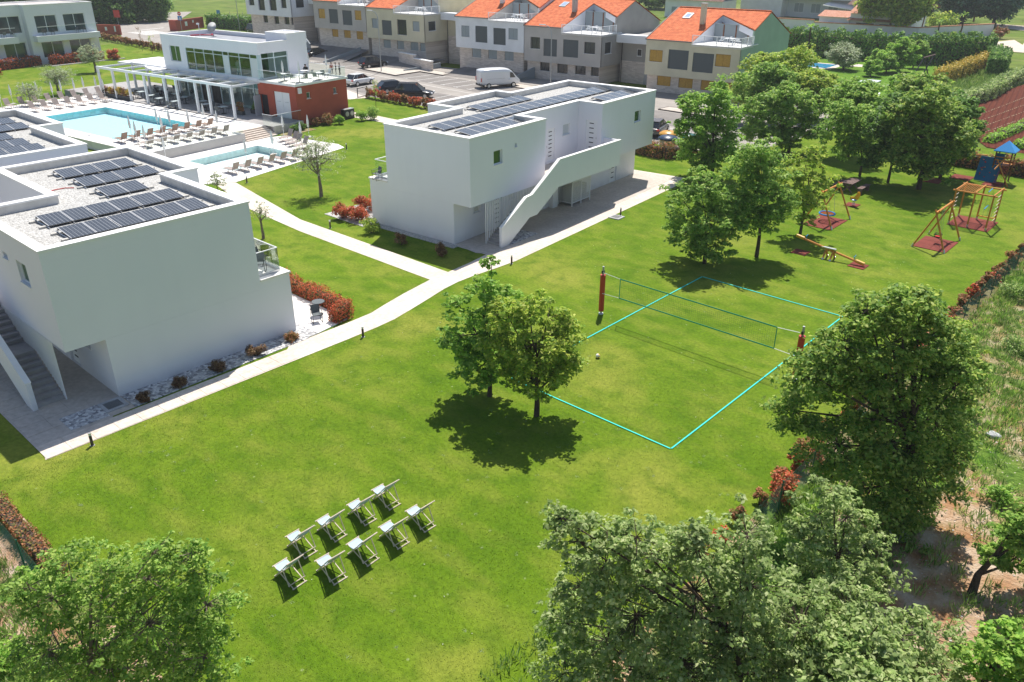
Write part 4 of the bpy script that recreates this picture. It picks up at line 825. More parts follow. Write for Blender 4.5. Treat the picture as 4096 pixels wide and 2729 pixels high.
planter(-66.4, 22.2, ZD, 'dark trough planter at the right end of the pergola', LF_RUST, 60, 'planters along the pergola'); planter(-66.0, 23.6, ZD, 'dark trough planter against the glass behind the right end of the pergola', LF_DARK, 61, 'planters along the pergola')
# ---------------------------------------------------------------- sun loungers and closed parasols
def lounger_proto(sm):
    t = thing('sun_lounger', 'x', 'sun lounger')
    for s in (-.31, .31):
        MB().path([(-.95, s, .04), (-.86, s, .30), (-.35, s, .36), (.95, s, .36), (1.02, s, .22), (.92, s, .0)], .02, 4).build('side_rail', SLFR, t)
        MB().path([(-.45, s, .36), (-.30, s, .0), (.1, s, 0), (.2, s, .36)], .018, 4).build('leg', SLFR, t)
    MB().add([(-.3, -.29, .37), (.95, -.29, .37), (.95, .29, .37), (-.3, .29, .37), (-.3, -.29, .35), (.95, -.29, .35), (.95, .29, .35), (-.3, .29, .35)], [(0, 1, 2, 3), (7, 6, 5, 4), (0, 4, 5, 1), (1, 5, 6, 2), (2, 6, 7, 3), (3, 7, 4, 0)]).build('seat_sling', sm, t)
    m = MB(); m.vprism([(-.30, .37), (-.62, .98), (-.66, .97), (-.33, .35)], -.29, .29, 'y'); b = m.build('backrest', sm, t)
    MB().tube((-.65, -.30, .985), (-.65, .30, .985), .02, n=5).build('top_bar', SLFR, b)
    return t
LP = [lounger_proto(SLING), lounger_proto(SLINGB)]
def loungers(k, pts, rz, fmt, grp, z=ZD):
    for i, (x, y) in enumerate(pts):
        lab = fmt % ORD[i]
        o = LP[k] if LP[k]['label'] == 'x' else None
        if o: o.location = (x, y, z); o.rotation_euler = (0, 0, rz); o['label'] = lab; o['group'] = grp
        else: dup(LP[k], (x, y, z), rz, lab, grp)
e7 = a7
loungers(0, [(-84.35+-.1*i, 9.6+1.27*i) for i in range(-1, 6)], e7, 'taupe sun lounger %s from left in the front row beyond the big pool', 'sun loungers on the far side of the big pool')
loungers(0, [(-88.1-.12*i, 7.2+1.45*i) for i in range(8)], e7, 'taupe sun lounger %s from left in the lawn side row beyond the big pool', 'sun loungers on the far side of the big pool')
loungers(0, [(-59.0+.02*i, 8.7+1.2*i) for i in range(7)], math.pi+a7, 'taupe sun lounger %s from left in the row just behind the glass balustrade', 'sun loungers between the two pools')
loungers(1, [(-62.4-.05*i, 7.9+1.22*i) for i in range(8)], math.pi+a7, 'brown backed sun lounger %s from left on the near edge of the big pool', 'sun loungers between the two pools')
loungers(0, [(-48.0-.08*i, 10.3+1.18*i) for i in range(7)], math.pi+.12, 'taupe sun lounger, %s from the left along the lawn edge of the lower pool', 'sun loungers at the lower pool', .02)
loungers(0, [(-55.3, 20.3), (-54.0, 20.0), (-52.9, 19.7), (-51.5, 19.4)], -math.pi/2+.1, 'flat taupe sun lounger, %s from the left below the red building', 'sun loungers at the lower pool', .02)
def parasol_proto():
    t = thing('closed_parasol', 'x', 'parasol'); MB().tube((0, 0, .05), (0, 0, 2.05), .022).build('pole', FRAMEW, t)
    MB().box(-.24, .24, -.24, .24, 0, .06).build('base', KERB, t)
    m = MB(); m.lathe([(.04, .95), (.10, 1.02), (.085, 1.15), (.12, 1.3), (.10, 1.6), (.06, 1.9), (.015, 2.12)], n=9); m.build('folded_canopy', CLOTHW, t); return t
pp = parasol_proto()
PA = [(-89.05, 6.73), (-90.8, 8.43), (-91.4, 10.09), (-91.2, 11.3), (-89.37, 12.25), (-90.64, 13.7), (-90.26, 15.02), (-90.8, 16.3), (-90.28, 17.51), (-87.45, 17.2)]
PB = [(-58.55, 8.28), (-63.26, 9.17), (-60.72, 8.51), (-61.62, 11.36), (-65.1, 12.6), (-63.59, 13.11), (-62.28, 14.32), (-59.8, 15.87), (-64.1, 16.85)]
PC = [(-55.9, 8.6), (-50.03, 12.83), (-51.21, 16.19), (-52.96, 20.34), (-56.86, 21.0), (-55.0, 22.6)]
for pts, z, fmt, grp in ((PA, ZD, 'closed white parasol, %s from the left in the line before the far lawn', 'closed parasols round the pools'), (PB, ZD, 'closed parasol, %s from the left among the loungers between the pools', 'closed parasols round the pools'), (PC, .02, 'closed parasol, %s from the left round the lower pool', 'closed parasols round the pools')):
    for i, (x, y) in enumerate(pts):
        if pp['label'] == 'x': pp['label'] = fmt % ORD[i]; pp['group'] = grp; pp.location = (x, y, z)
        else: dup(pp, (x, y, z), i*.3, fmt % ORD[i], grp)
for i, (x, y) in enumerate([(-62.3, 25.2), (-60.6, 26.0), (-63.2, 31.2), (-66.0, 30.9)]): dup(pp, (x, y, 4.14), 0, 'closed white parasol on the roof terrace, %s from the pool side' % ORD[i], 'closed parasols on the roof terrace')
m0 = bpy.data.objects.get('pool_side_table')
# ---------------------------------------------------------------- hotel wing far left
H = thing('hotel_wing', 'white two storey wing with balconies and tall windows in the far top left corner', 'building', (-129.4, 26.3, 0), a7)
ups = [(-.45, 2.9), (3.95, 7.4)]; lows = [(-.3, 3.1), (4.1, 7.55)]
m = MB(TR); PF0 = lambda v0: (lambda a, d, z: (a, v0+d, z))
grid_wall(m, PF0(0), -1.75, 9.0, 0, 8.4, .25, [(a, b, 4.5, 7.03) for a, b in ups]+[(a, b, .9, 3.25) for a, b in lows])
grid_wall(m, PF0(1.2), -14, -1.75, 0, 8.4, .25, [(-5.5, -2.0, 4.6, 7.08), (-5.3, -2.0, 1.0, 3.35), (-11, -7.4, 1.0, 3.3), (-11, -7.2, 4.6, 7.08)])
m.prism([(-14, 1.45), (-1.75, 1.45), (-1.75, .25), (9, .25), (9, 9), (-14, 9)], 0, 8.38); m.build('wall', WHITE, H)
o_ = [(-14, 1.2), (-1.75, 1.2), (-1.75, 0), (9, 0), (9, 9), (-14, 9)]
m = MB(TR); ring(m, inset(o_, -.04), inset(o_, .35), 8.4, 8.6); m.build('coping', WHITE2, H); MB(TR).prism(inset(o_, .34), 8.38, 8.42).build('roof', mat('roof_ballast', (.5, .46, .44), .9, var=.2, scale=.6), H)
for a, b in ups: window(PF0(0), TR, H, a, b, 4.5, 7.03, .15, mull=1, sill=False, fr=.09)
for a, b in lows: window(PF0(0), TR, H, a, b, .9, 3.25, .15, mull=1, sill=False, fr=.09)
for a, b, c, d in ((-5.5, -2.0, 4.6, 7.08), (-5.3, -2.0, 1.0, 3.35), (-11, -7.4, 1.0, 3.3), (-11, -7.2, 4.6, 7.08)): window(PF0(1.2), TR, H, a, b, c, d, .15, mull=1, sill=False, fr=.09)
MB(TR).box(-1.3, 8.7, -1.3, -.002, 3.35, 4.2).build('balcony', WHITE, H); MB(TR).box(-13, -3.6, -.3, 1.198, 3.35, 4.25).build('balcony', WHITE, H)
MB(TR).box(-.9, 8.6, -1.25, -1.23, 4.21, 5.45).build('balcony_glass', GLASS, H); MB(TR).box(-.9, 8.6, -1.27, -1.2, 5.46, 5.52).build('handrail', FRAMEW, H)
MB(TR).box(-13, -3.7, -.25, -.23, 4.26, 5.5).build('balcony_glass', GLASS, H); MB(TR).box(-13, -3.7, -.27, -.2, 5.5, 5.56).build('handrail', FRAMEW, H)
for k, (u, v) in enumerate([(0.2, -.7), (1.5, -.7), (5.6, -.7), (6.6, -.7), (-3.9, .5), (-5.2, .5)]):
    x = -129.4-math.sin(a7)*u-math.cos(a7)*v; y = 26.3+math.cos(a7)*u-math.sin(a7)*v
    dup(cp, (x, y, 4.2), k, 'dark chair on the far left hotel balcony, %s from the right' % ORD[[3, 2, 1, 0, 4, 5][k]], 'hotel balcony chairs')
# ---------------------------------------------------------------- row houses beyond the car park
HO = (-64.16, 66.72, 0); a5 = math.radians(5)
TH = lambda u, v, z: (-v, u, z)
def tiles_x(c0, c1, c2):
    def f(M, n, l, b, tc):
        uv = n.new('ShaderNodeTexCoord').outputs['Object']; sep = n.new('ShaderNodeSeparateXYZ'); l.new(uv, sep.inputs[0])
        def mth(op, a, v): k = n.new('ShaderNodeMath'); k.operation = op; l.new(a, k.inputs[0]); (l.new(v, k.inputs[1]) if hasattr(v, 'links') else setattr(k.inputs[1], 'default_value', v)); return k.outputs[0]
        x = mth('MULTIPLY', sep.outputs[0], 4.0*2*math.pi); wv = mth('ABSOLUTE', mth('SINE', mth('MULTIPLY', x, .5), 0), 0)
        row = mth('FRACT', mth('MULTIPLY', sep.outputs[1], 2.9), 0)
        h = mth('ADD', wv, mth('MULTIPLY', row, -.6))
        nz = noise(n, l, uv, 2.2, 5); c = ramp(n, l, nz, [(.3, c0), (.5, c1), (.72, c2)])
        edge = mth('LESS_THAN', row, .14); c = mix(n, l, mth('MULTIPLY', edge, .5), c, tuple(q*.45 for q in c0)); c = mix(n, l, mth('MULTIPLY', mth('LESS_THAN', wv, .28), .45), c, tuple(q*.5 for q in c0))
        l.new(c, b.inputs['Base Color']); bumpn(n, l, b, h, .9, .06)
    return f
TILES = mat("orange_roof_tiles", (.62, .16, .05), .8, extra=tiles_x((.50, .10, .03), (.66, .16, .05), (.76, .24, .09)))
TILEO = mat("old_pink_roof_tiles", (.35, .17, .14), .9, extra=tiles_x((.26, .12, .10), (.36, .19, .16), (.44, .27, .23)))
def cladding_x(M, n, l, b, tc):
    uv = n.new('ShaderNodeTexCoord').outputs['Object']; mp = n.new('ShaderNodeMapping'); mp.inputs['Rotation'].default_value = (math.radians(90), 0, 0); l.new(uv, mp.inputs[0])
    bk = n.new('ShaderNodeTexBrick'); bk.inputs['Scale'].default_value = 1.0; bk.inputs['Brick Width'].default_value = .55; bk.inputs['Row Height'].default_value = .14; bk.inputs['Mortar Size'].default_value = .008
    bk.inputs['Color1'].default_value = (.74, .65, .58, 1); bk.inputs['Color2'].default_value = (.56, .48, .42, 1); bk.inputs['Mortar'].default_value = (.52, .46, .41, 1); l.new(mp.outputs[0], bk.inputs[0]); l.new(bk.outputs[0], b.inputs['Base Color']); bumpn(n, l, b, bk.outputs['Fac'], -.3, .02)
CLAD = mat("pale_stone_cladding", (.5, .44, .4), .9, extra=cladding_x)
YSH = mat("ochre_shutter", (.48, .28, .05), .6, var=.1, scale=6); GSH = mat("grey_shutter", (.30, .34, .36), .6); DSH = mat("dark_grey_blind", (.10, .115, .12), .6); DW = mat("dark_house_glass", (.03, .035, .04), .15, spec=.7)
def slotted(P, T, root, a0, a1, z0, z1, ma, kind, deep=.16):
    if kind == 'blind':
        m = MB(T); m.add([P(a, d, z) for z in (z0, z1) for a, d in ((a0, deep-.06), (a1, deep-.06), (a1, deep), (a0, deep))], [(0, 3, 2, 1), (4, 5, 6, 7), (0, 1, 5, 4), (1, 2, 6, 5), (2, 3, 7, 6), (3, 0, 4, 7)]); w = m.build('roller_blind', ma, root)
        m = MB(T); nn = int((z1-z0)/.16)
        for k in range(nn): z = z0+(k+.5)*(z1-z0)/nn; m.add([P(a, d, zz) for zz in (z-.012, z+.012) for a, d in ((a0+.02, deep-.075), (a1-.02, deep-.075), (a1-.02, deep-.061), (a0+.02, deep-.061))], [(0, 3, 2, 1), (4, 5, 6, 7), (0, 1, 5, 4), (1, 2, 6, 5), (2, 3, 7, 6), (3, 0, 4, 7)])
        m.build('lath', ma, w)['kind'] = 'stuff'; return w
    if kind == 'shut':
        w = window(P, T, root, a0, a1, z0, z1, deep, DW, ma, mull=0, name='shuttered_window', sill=True); mid = (a0+a1)/2
        for (x0, x1) in ((a0+.06, mid-.01), (mid+.01, a1-.06)):
            m = MB(T); m.add([P(a, d, z) for z in (z0+.06, z1-.06) for a, d in ((x0, deep-.1), (x1, deep-.1), (x1, deep-.05), (x0, deep-.05))], [(0, 3, 2, 1), (4, 5, 6, 7), (0, 1, 5, 4), (1, 2, 6, 5), (2, 3, 7, 6), (3, 0, 4, 7)]); m.build('shutter', ma, w)
        return w
    return window(P, T, root, a0, a1, z0, z1, deep+.08, DW, mat('dark_sash', (.09, .09, .09), .5) if 'dark_sash' not in bpy.data.materials else bpy.data.materials['dark_sash'], mull=1, sill=True)
def white_garden_set(parent_loc, rz, lab, T=None):
    t = thing('garden_table', lab, 'table', parent_loc, rz, 'white tables on the house balconies'); MB().box(-.6, .6, -.4, .4, .70, .74).build('table_top', FRAMEW, t)
    for x in (-.5, .5):
        for y in (-.32, .32): MB().box(x-.03, x+.03, y-.03, y+.03, 0, .7).build('leg', FRAMEW, t)
    return t
wch = None
def house(lab, vR, zb, ze, zd, c1, c2, ups, lows, z0=0, style='d', roof=True, sidec=None, W_=12.35, opening=True, sidewin=None, blendR=False):
    root = thing('row_house', lab, 'house', HO, a5, 'row houses beyond the car park'); vL = vR+W_; U = -.8; ub = 15.5; sl = .385
    zp = ze+sl*(7.4+.8); zroof = lambda u: ze+sl*(u-U) if u <= 7.4 else zp-sl*(u-7.4)
    P = lambda uu: (lambda a, d, z: (uu+d, a, z))
    # upper storey: front slab, gables
    m = MB(TH); grid_wall(m, P(U), vR, vL, zb, zd, .25, [h[:4] for h in ups])
    vt = vR+6.2
    grid_wall(m, P(U), vt, vL, zd, ze-.02, .25, [])
    m.prism([(U+.25, vR+.2), (14.9, vR+.2), (14.9, vL), (U+.25, vL)], zb+.001, zd-.001); m.build('wall', c1, root)
    m = MB(TH); m.box(U+.001, ub-.6, vR, vR+.199, zb+.002, zd-.002) if not sidewin else grid_wall(m, lambda a, d, z: (a, vR+d, z), U+.001, ub-.6, zb+.002, zd-.002, .199, [sidewin])
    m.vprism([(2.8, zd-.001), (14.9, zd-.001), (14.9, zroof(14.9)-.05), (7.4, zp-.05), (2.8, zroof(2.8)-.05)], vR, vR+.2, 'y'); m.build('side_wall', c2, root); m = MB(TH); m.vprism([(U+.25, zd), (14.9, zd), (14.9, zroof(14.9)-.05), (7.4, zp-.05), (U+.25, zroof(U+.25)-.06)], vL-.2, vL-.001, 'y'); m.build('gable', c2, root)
    if sidewin: window(lambda a, d, z: (a, vR+d, z), TH, root, *sidewin, .12, DW)
    # stone base
    lh = [h[:4] for h in lows if h[0] > vR-.5]; m = MB(TH); grid_wall(m, P(0), vR+.6, vL, z0-1.0 if z0 > 0 else -.4, zb, .3, lh); m.box(.3, 14.8, vR+.6, vL, -.4, zb-.001); m.build('stone_base', CLAD, root)
    for (a, b, c, d, k, *ma) in ups: slotted(P(U), TH, root, a, b, c, d, ma[0] if ma else DSH, k)
    for (a, b, c, d, k, *ma) in lows: slotted(P(0), TH, root, a, b, c, d, ma[0] if ma else DSH, k)
    # roof with a cut out terrace
    tri = [(U, vt), (6.0, vt+.5), (2.8, vR)]
    rp = [(U-.12, vL+.05), (U-.12, vt), (6.0, vt-.6), (2.8, vR-.05), (7.4, vR-.05), (7.4, vL+.05)] if opening else [(U-.12, vL), (U-.12, vR), (7.4, vR), (7.4, vL)]
    n = len(rp); m = MB(TH); m.add([(u, v, zroof(u)+.10) for u, v in rp]+[(u, v, zroof(u)-.03) for u, v in rp], [tuple(range(n)), tuple(range(2*n-1, n-1, -1))]+[(i, (i+1) % n, n+(i+1) % n, n+i) for i in range(n)])
    m.add([(7.4, vR-.05, zp+.1), (7.4, vL+.05, zp+.1), (ub, vL+.05, zroof(ub)+.1), (ub, vR-.05, zroof(ub)+.1)], [(0, 1, 2, 3)]); m.build('tiled_roof', TILES, root)
    m = MB(TH)
    for k in range(int(W_/.42)): v = vR+k*.42; m.tube((7.4, v, zp+.09), (7.4, v+.44, zp+.12), .12, .10, 6)
    m.build('ridge_tile', TILES, root)['kind'] = 'stuff'
    m = MB(TH); m.vprism([(U-.15, zroof(U)-.08), (U-.05, zroof(U)-.08), (U-.05, zroof(U)+.06), (U-.15, zroof(U)+.06)], vt, vL+.06, 'y')
    m.add([(a, b, c+h) for h in (0, .16) for a, b, c in ((U-.1, vL-.01, ze-.03), (7.4, vL-.01, zp-.03), (7.4, vL+.12, zp-.03), (U-.1, vL+.12, ze-.03))], [(0, 3, 2, 1), (4, 5, 6, 7), (0, 1, 5, 4), (1, 2, 6, 5), (2, 3, 7, 6), (3, 0, 4, 7)]); m.build('verge', mat('verge', (.25, .22, .2), .8) if 'verge' not in bpy.data.materials else bpy.data.materials['verge'], root)
    if opening:
        m = MB(TH); m.add([(U+.3, vt, zd), (6.0, vt-.6, zd), (6.0, vt-.6, zroof(6)-.02), (U+.3, vt, zroof(U+.3)-.02), (U+.3, vt+.12, zd), (6.0, vt-.48, zd), (6.0, vt-.48, zroof(6)-.02), (U+.3, vt+.12, zroof(U+.3)-.02)], [(0, 1, 2, 3), (7, 6, 5, 4), (0, 4, 5, 1), (1, 5, 6, 2), (2, 6, 7, 3), (3, 7, 4, 0)])
        m.build('terrace_wall', sidec or WHITE, root)
        q = lambda t_: (6.0+(2.8-6.0)*t_, (vt-.6)+(vR+.2-vt+.6)*t_)
        m = MB(TH); a, b = q(0), q(1)
        m.add([(a[0], a[1], zroof(a[0])-.75), (b[0], b[1], zroof(b[0])-.75), (b[0], b[1], zroof(b[0])-.02), (a[0], a[1], zroof(a[0])-.02), (a[0]+.12, a[1]+.1, zroof(a[0])-.75), (b[0]+.12, b[1]+.1, zroof(b[0])-.75), (b[0]+.12, b[1]+.1, zroof(b[0])-.02), (a[0]+.12, a[1]+.1, zroof(a[0])-.02)], [(0, 1, 2, 3), (7, 6, 5, 4), (0, 4, 5, 1), (1, 5, 6, 2), (2, 6, 7, 3), (3, 7, 4, 0)]); m.build('terrace_fascia', sidec or WHITE, root)
        m = MB(TH); m.box(4.2, 4.3, vR+.2, vt-.5, zd, zroof(4.2)-.1); m.build('terrace_glazing', GSH, root)
        for k in range(3): MB(TH).box(4.15, 4.19, vR+1.2+k*1.6, vR+1.35+k*1.6, zd, zroof(4.2)-.2).build('door_post', BRWOOD if style == 'd' else DSH, root)
        MB(TH).box(U-.15, 4.2, vR-.12, vt-.01, zd, zd+.1).build('terrace_floor', WHITE2, root)
        # railing
        r = MB(TH); pts = [(U-.1, vt-.05), (U-.1, vR-.08), (2.75, vR-.08)]
        for (p, q_) in zip(pts[:-1], pts[1:]): r.tube((*p, zd+1.1), (*q_, zd+1.1), .03); r.tube((*p, zd-.12), (*q_, zd-.12), .02)
        rl = r.build('railing', FRAMEW, root); m = MB(TH)
        for (p, q_) in zip(pts[:-1], pts[1:]):
            L = math.hypot(q_[0]-p[0], q_[1]-p[1]); N = int(L/.13)
            for k in range(N): t_ = k/N; x, y = p[0]+(q_[0]-p[0])*t_, p[1]+(q_[1]-p[1])*t_; m.box(x-.009, x+.009, y-.009, y+.009, zd-.14, zd+1.09)
        m.build('baluster', FRAMEW, rl)['kind'] = 'stuff'
        for (p, q_) in zip(pts[:-1], pts[1:]):
            L = math.hypot(q_[0]-p[0], q_[1]-p[1]); N = max(2, int(L/1.25))
            for k in range(N+1): t_ = k/N; x, y = p[0]+(q_[0]-p[0])*t_, p[1]+(q_[1]-p[1])*t_; MB(TH).box(x-.03, x+.03, y-.03, y+.03, zd, zd+1.12).build('railing_post', FRAMEW, rl)
        # chimney, skylight
        uc = 3.6; m = MB(TH); m.box(uc-.25, uc+.25, vt+.6, vt+1.2, zroof(uc)-.2, zroof(uc)+2.3); ch = m.build('chimney', c1 if style == 'd' else WCONC, root); MB(TH).box(uc-.33, uc+.33, vt+.52, vt+1.28, zroof(uc)+2.31, zroof(uc)+2.42).build('chimney_cap', KERB, ch)
        us, vs = 5.2, vt+3.2; sk = MB(TH); sk.add([(u, v, zroof(u)+h) for h in (.1, .2) for u, v in ((us-.65, vs), (us+.65, vs), (us+.65, vs+1.0), (us-.65, vs+1.0))], [(0, 3, 2, 1), (4, 5, 6, 7), (0, 1, 5, 4), (1, 2, 6, 5), (2, 3, 7, 6), (3, 0, 4, 7)]); s_ = sk.build('skylight', STEEL, root)
        g_ = MB(TH); g_.add([(u, v, zroof(u)+h) for h in (.201, .21) for u, v in ((us-.5, vs+.14), (us+.5, vs+.14), (us+.5, vs+.86), (us-.5, vs+.86))], [(0, 3, 2, 1), (4, 5, 6, 7), (0, 1, 5, 4), (1, 2, 6, 5), (2, 3, 7, 6), (3, 0, 4, 7)]); g_.build('pane', mat('sky_pane', (.35, .45, .6), .1, spec=.8) if 'sky_pane' not in bpy.data.materials else bpy.data.materials['sky_pane'], s_)
    x, y = (1.0, vR+2.2); w = Matrix.Rotation(a5, 4, 'Z') @ Vector((-y, x, 0)) + Vector(HO)
    if opening: white_garden_set((w.x, w.y, zd+.1), a5, 'white garden table on the balcony of the '+lab.split(',')[0])
    for k, (du, dv) in enumerate([(0, 1.1), (.9, 0), (0, -1.1)] if opening else []):
        w = Matrix.Rotation(a5, 4, 'Z') @ Vector((-(y+dv), x+du, 0)) + Vector(HO); dup(cpw, (w.x, w.y, zd+.1), k*1.57, '%s white chair on the balcony of the %s' % (ORD[k], lab.split(',')[0]), 'white chairs on the house balconies')
    # satellite dish
    return root
cpw = chair_proto('white chair by the white garden table at the far corner of the roof terrace', FRAMEW); cpw.location = (*rloc(5.6, 1.2)[:2], 4.14)
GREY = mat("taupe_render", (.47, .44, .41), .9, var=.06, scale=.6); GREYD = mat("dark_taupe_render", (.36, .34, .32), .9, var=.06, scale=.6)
OLIV = mat("olive_beige_render", (.62, .57, .42), .9, var=.06, scale=.6); GREEN = mat("sage_green_render", (.34, .46, .37), .9, var=.05, scale=.6); WHT2 = mat("off_white_render", (.76, .77, .79), .9, var=.05, scale=.6)
B = 'blind'; SH = 'shut'; WN = 'win'
house('beige and green end house, nearest the trees', -30.0, 2.1, 6.3, 6.0, OLIV, GREEN, [(-20.0, -18.2, 3.7, 5.1, SH, YSH), (-23.5, -20.8, 3.05, 5.3, B, DSH), (-26.8, -24.1, 2.95, 5.15, B, DSH), (-28.9, -27.0, 3.8, 5.2, SH, YSH)], [(-21.0, -19.1, .8, 2.0, SH, YSH), (-24.0, -22.1, .8, 2.0, SH, YSH), (-26.9, -25.1, .8, 2.0, SH, YSH), (-29.2, -28.2, .8, 2.0, SH, YSH)])
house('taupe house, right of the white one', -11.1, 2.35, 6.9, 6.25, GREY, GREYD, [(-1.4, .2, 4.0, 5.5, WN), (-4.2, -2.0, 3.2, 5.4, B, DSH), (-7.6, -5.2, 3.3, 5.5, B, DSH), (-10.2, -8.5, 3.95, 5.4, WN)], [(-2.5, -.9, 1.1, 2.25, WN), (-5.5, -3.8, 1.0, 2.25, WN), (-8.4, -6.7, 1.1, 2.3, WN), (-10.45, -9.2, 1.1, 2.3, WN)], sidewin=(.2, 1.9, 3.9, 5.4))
house('white house, left of the taupe one', 1.34, 3.3, 7.5, 7.2, WHT2, WHT2, [(11.1, 12.6, 4.8, 6.3, SH, GSH), (7.8, 10.0, 4.2, 6.4, B, DSH), (4.5, 6.7, 4.1, 6.3, B, DSH), (2.4, 4.0, 4.95, 6.4, SH, GSH)], [(9.6, 11.3, 2.0, 3.2, SH, GSH), (6.7, 8.3, 2.0, 3.2, SH, GSH), (3.7, 5.3, 2.0, 3.2, SH, GSH)], z0=.5, sidec=GREY)
house('olive beige house, left of the white one', 19.95, 3.48, 7.95, 7.35, OLIV, OLIV, [(29.6, 31.1, 5.0, 6.4, SH, GSH), (26.8, 28.9, 4.1, 6.25, B, DSH), (23.6, 25.6, 4.3, 6.5, WN), (20.9, 22.3, 5.0, 6.4, SH, GSH)], [(28.0, 29.6, 2.1, 3.3, SH, GSH), (25.1, 26.6, 2.1, 3.3, SH, GSH), (22.1, 23.7, 2.1, 3.3, SH, GSH), (20.6, 21.7, 2.1, 3.3, SH, GSH)], z0=.85, sidewin=(.2, 1.9, 5.0, 6.4), sidec=GREY)
house('grey ochre shuttered house, left of the olive one', 32.4, 4.3, 8.5, 8.05, GREY, GREY, [(42.0, 43.6, 5.8, 7.3, SH, YSH), (38.9, 41.0, 5.2, 7.35, B, DSH), (35.6, 37.8, 5.1, 7.3, B, DSH), (33.4, 34.9, 5.95, 7.4, SH, YSH)], [(40.1, 41.6, 3.0, 4.2, SH, YSH), (37.1, 38.7, 3.0, 4.2, SH, YSH), (34.2, 35.7, 2.95, 4.25, SH, YSH)], z0=1.3)
house('far left white house, behind the restaurant roof', 50.6, 5.6, 10.2, 9.6, WHT2, WHT2, [(60.5, 62.0, 7.1, 8.6, WN), (57.6, 59.4, 6.4, 8.5, WN), (54.4, 56.3, 6.5, 8.5, WN), (51.7, 53.1, 7.0, 8.5, WN)], [(58.3, 59.5, 4.3, 5.5, WN), (55.2, 56.5, 4.25, 5.5, WN), (52.4, 53.7, 4.3, 5.5, WN), (51.3, 51.9, 4.3, 5.5, WN)], z0=1.8, sidewin=(.4, 2.2, 7.0, 8.6))
def hl(u, v, z=0): w = Matrix.Rotation(a5, 4, 'Z') @ Vector((-v, u, 0)) + Vector(HO); return (w.x, w.y, z)
# linking wings between the houses
for (va, vb, zt, c, lab) in ((-17.45, -11.15, 6.4, GREYD, 'taupe stair wing with a long white balcony between the taupe and green houses'), (13.75, 19.9, 7.7, OLIV, 'stair wing with a white balcony between the olive and white houses'), (44.85, 50.5, 8.8, GREYD, 'stone faced wing between the grey and far left houses')):
    t = thing('stair_wing', lab, 'building', HO, a5, 'wings between the row houses')
    MB(TH).box(4.5, 14, va, vb, zt-3.6, zt-.5).build('wall', c, t); MB(TH).box(4.4, 14, va, vb, -.4, zt-3.6).build('stone_base', CLAD, t)
    MB(TH).box(2.9, 4.3, va, vb, zt-1.2, zt-.2).build('balcony', WHT2, t)
    window(lambda a, d, z: (4.5+d, a, z), TH, t, va+.6, va+1.8, zt-3.3, zt-1.6, -.02, DW, sill=True); window(lambda a, d, z: (4.5+d, a, z), TH, t, va+3.2, va+3.9, zt-2.9, zt-2.0, -.02, DW, sill=True)
    MB(TH).box(4.3, 4.38, va+1.5, va+2.6, 0, 2.2).build('door', STEEL, t)
    MB(TH).tube((4.1, vb-.3, 0), (4.1, vb-.3, zt-1.2), .05).build('downpipe', DKMET, t)
# driveways and ramps
for (va, vb, zz) in ((-.2, 12.8, .5), (18.5, 33, .85), (33, 50, 1.5)):
    m = MB(TH); m.add([(-6.2, va, .02), (-6.2, vb, .02), (-.02, vb, zz), (-.02, va, zz), (2.8, vb, zz), (2.8, va, zz)], [(0, 1, 2, 3), (3, 2, 4, 5)]); tag(m.build('driveway', ASPH, loc=HO, rz=a5), kind='structure')
RAMPW = mat("blue_grey_wall", (.26, .29, .31), .9)
for k, (p, q, h0, h1) in enumerate([((-7.2, 36), (-.7, 34.2), .2, 1.9), ((-6.6, 19), (-.5, 17.2), .25, .8), ((-6.6, .4), (-.3, -.2), .3, 1.5), ((-2.5, 44.5), (.1, 49.5), 1.9, 3.2)]):
    m = MB(TH); L = math.hypot(q[0]-p[0], q[1]-p[1]); nx, ny = -(q[1]-p[1])/L*.1, (q[0]-p[0])/L*.1
    m.add([(p[0]-nx, p[1]-ny, -.05), (q[0]-nx, q[1]-ny, -.05), (q[0]+nx, q[1]+ny, -.05), (p[0]+nx, p[1]+ny, -.05), (p[0]-nx, p[1]-ny, h0), (q[0]-nx, q[1]-ny, h1), (q[0]+nx, q[1]+ny, h1), (p[0]+nx, p[1]+ny, h0)], [(0, 3, 2, 1), (4, 5, 6, 7), (0, 1, 5, 4), (1, 2, 6, 5), (2, 3, 7, 6), (3, 0, 4, 7)])
    tag(m.build('ramp_wall', RAMPW, loc=HO, rz=a5), ['sloping blue grey wall in front of the olive and grey houses', 'low blue grey wall in front of the gap left of the white house', 'sloping blue grey wall behind the white van', 'tall blue grey wall left of the grey house'][k], 'wall', 'driveway walls of the row houses')
t = thing('garden_wall', 'stepped stone wall with pale coping on the pavement by the car park', 'wall', (-88.0, 62.6, 0), math.atan2(-1.4, 8.6))
MB().box(0, 4.2, -.25, .25, 0, 1.9).build('high_part', CLAD, t); MB().box(4.2, 8.8, -.25, .25, 0, 1.4).build('low_part', CLAD, t); MB().box(-.06, 4.26, -.32, .32, 1.9, 2.0).build('coping', WHITE2, t); MB().box(4.27, 8.86, -.32, .32, 1.4, 1.5).build('coping', WHITE2, t)
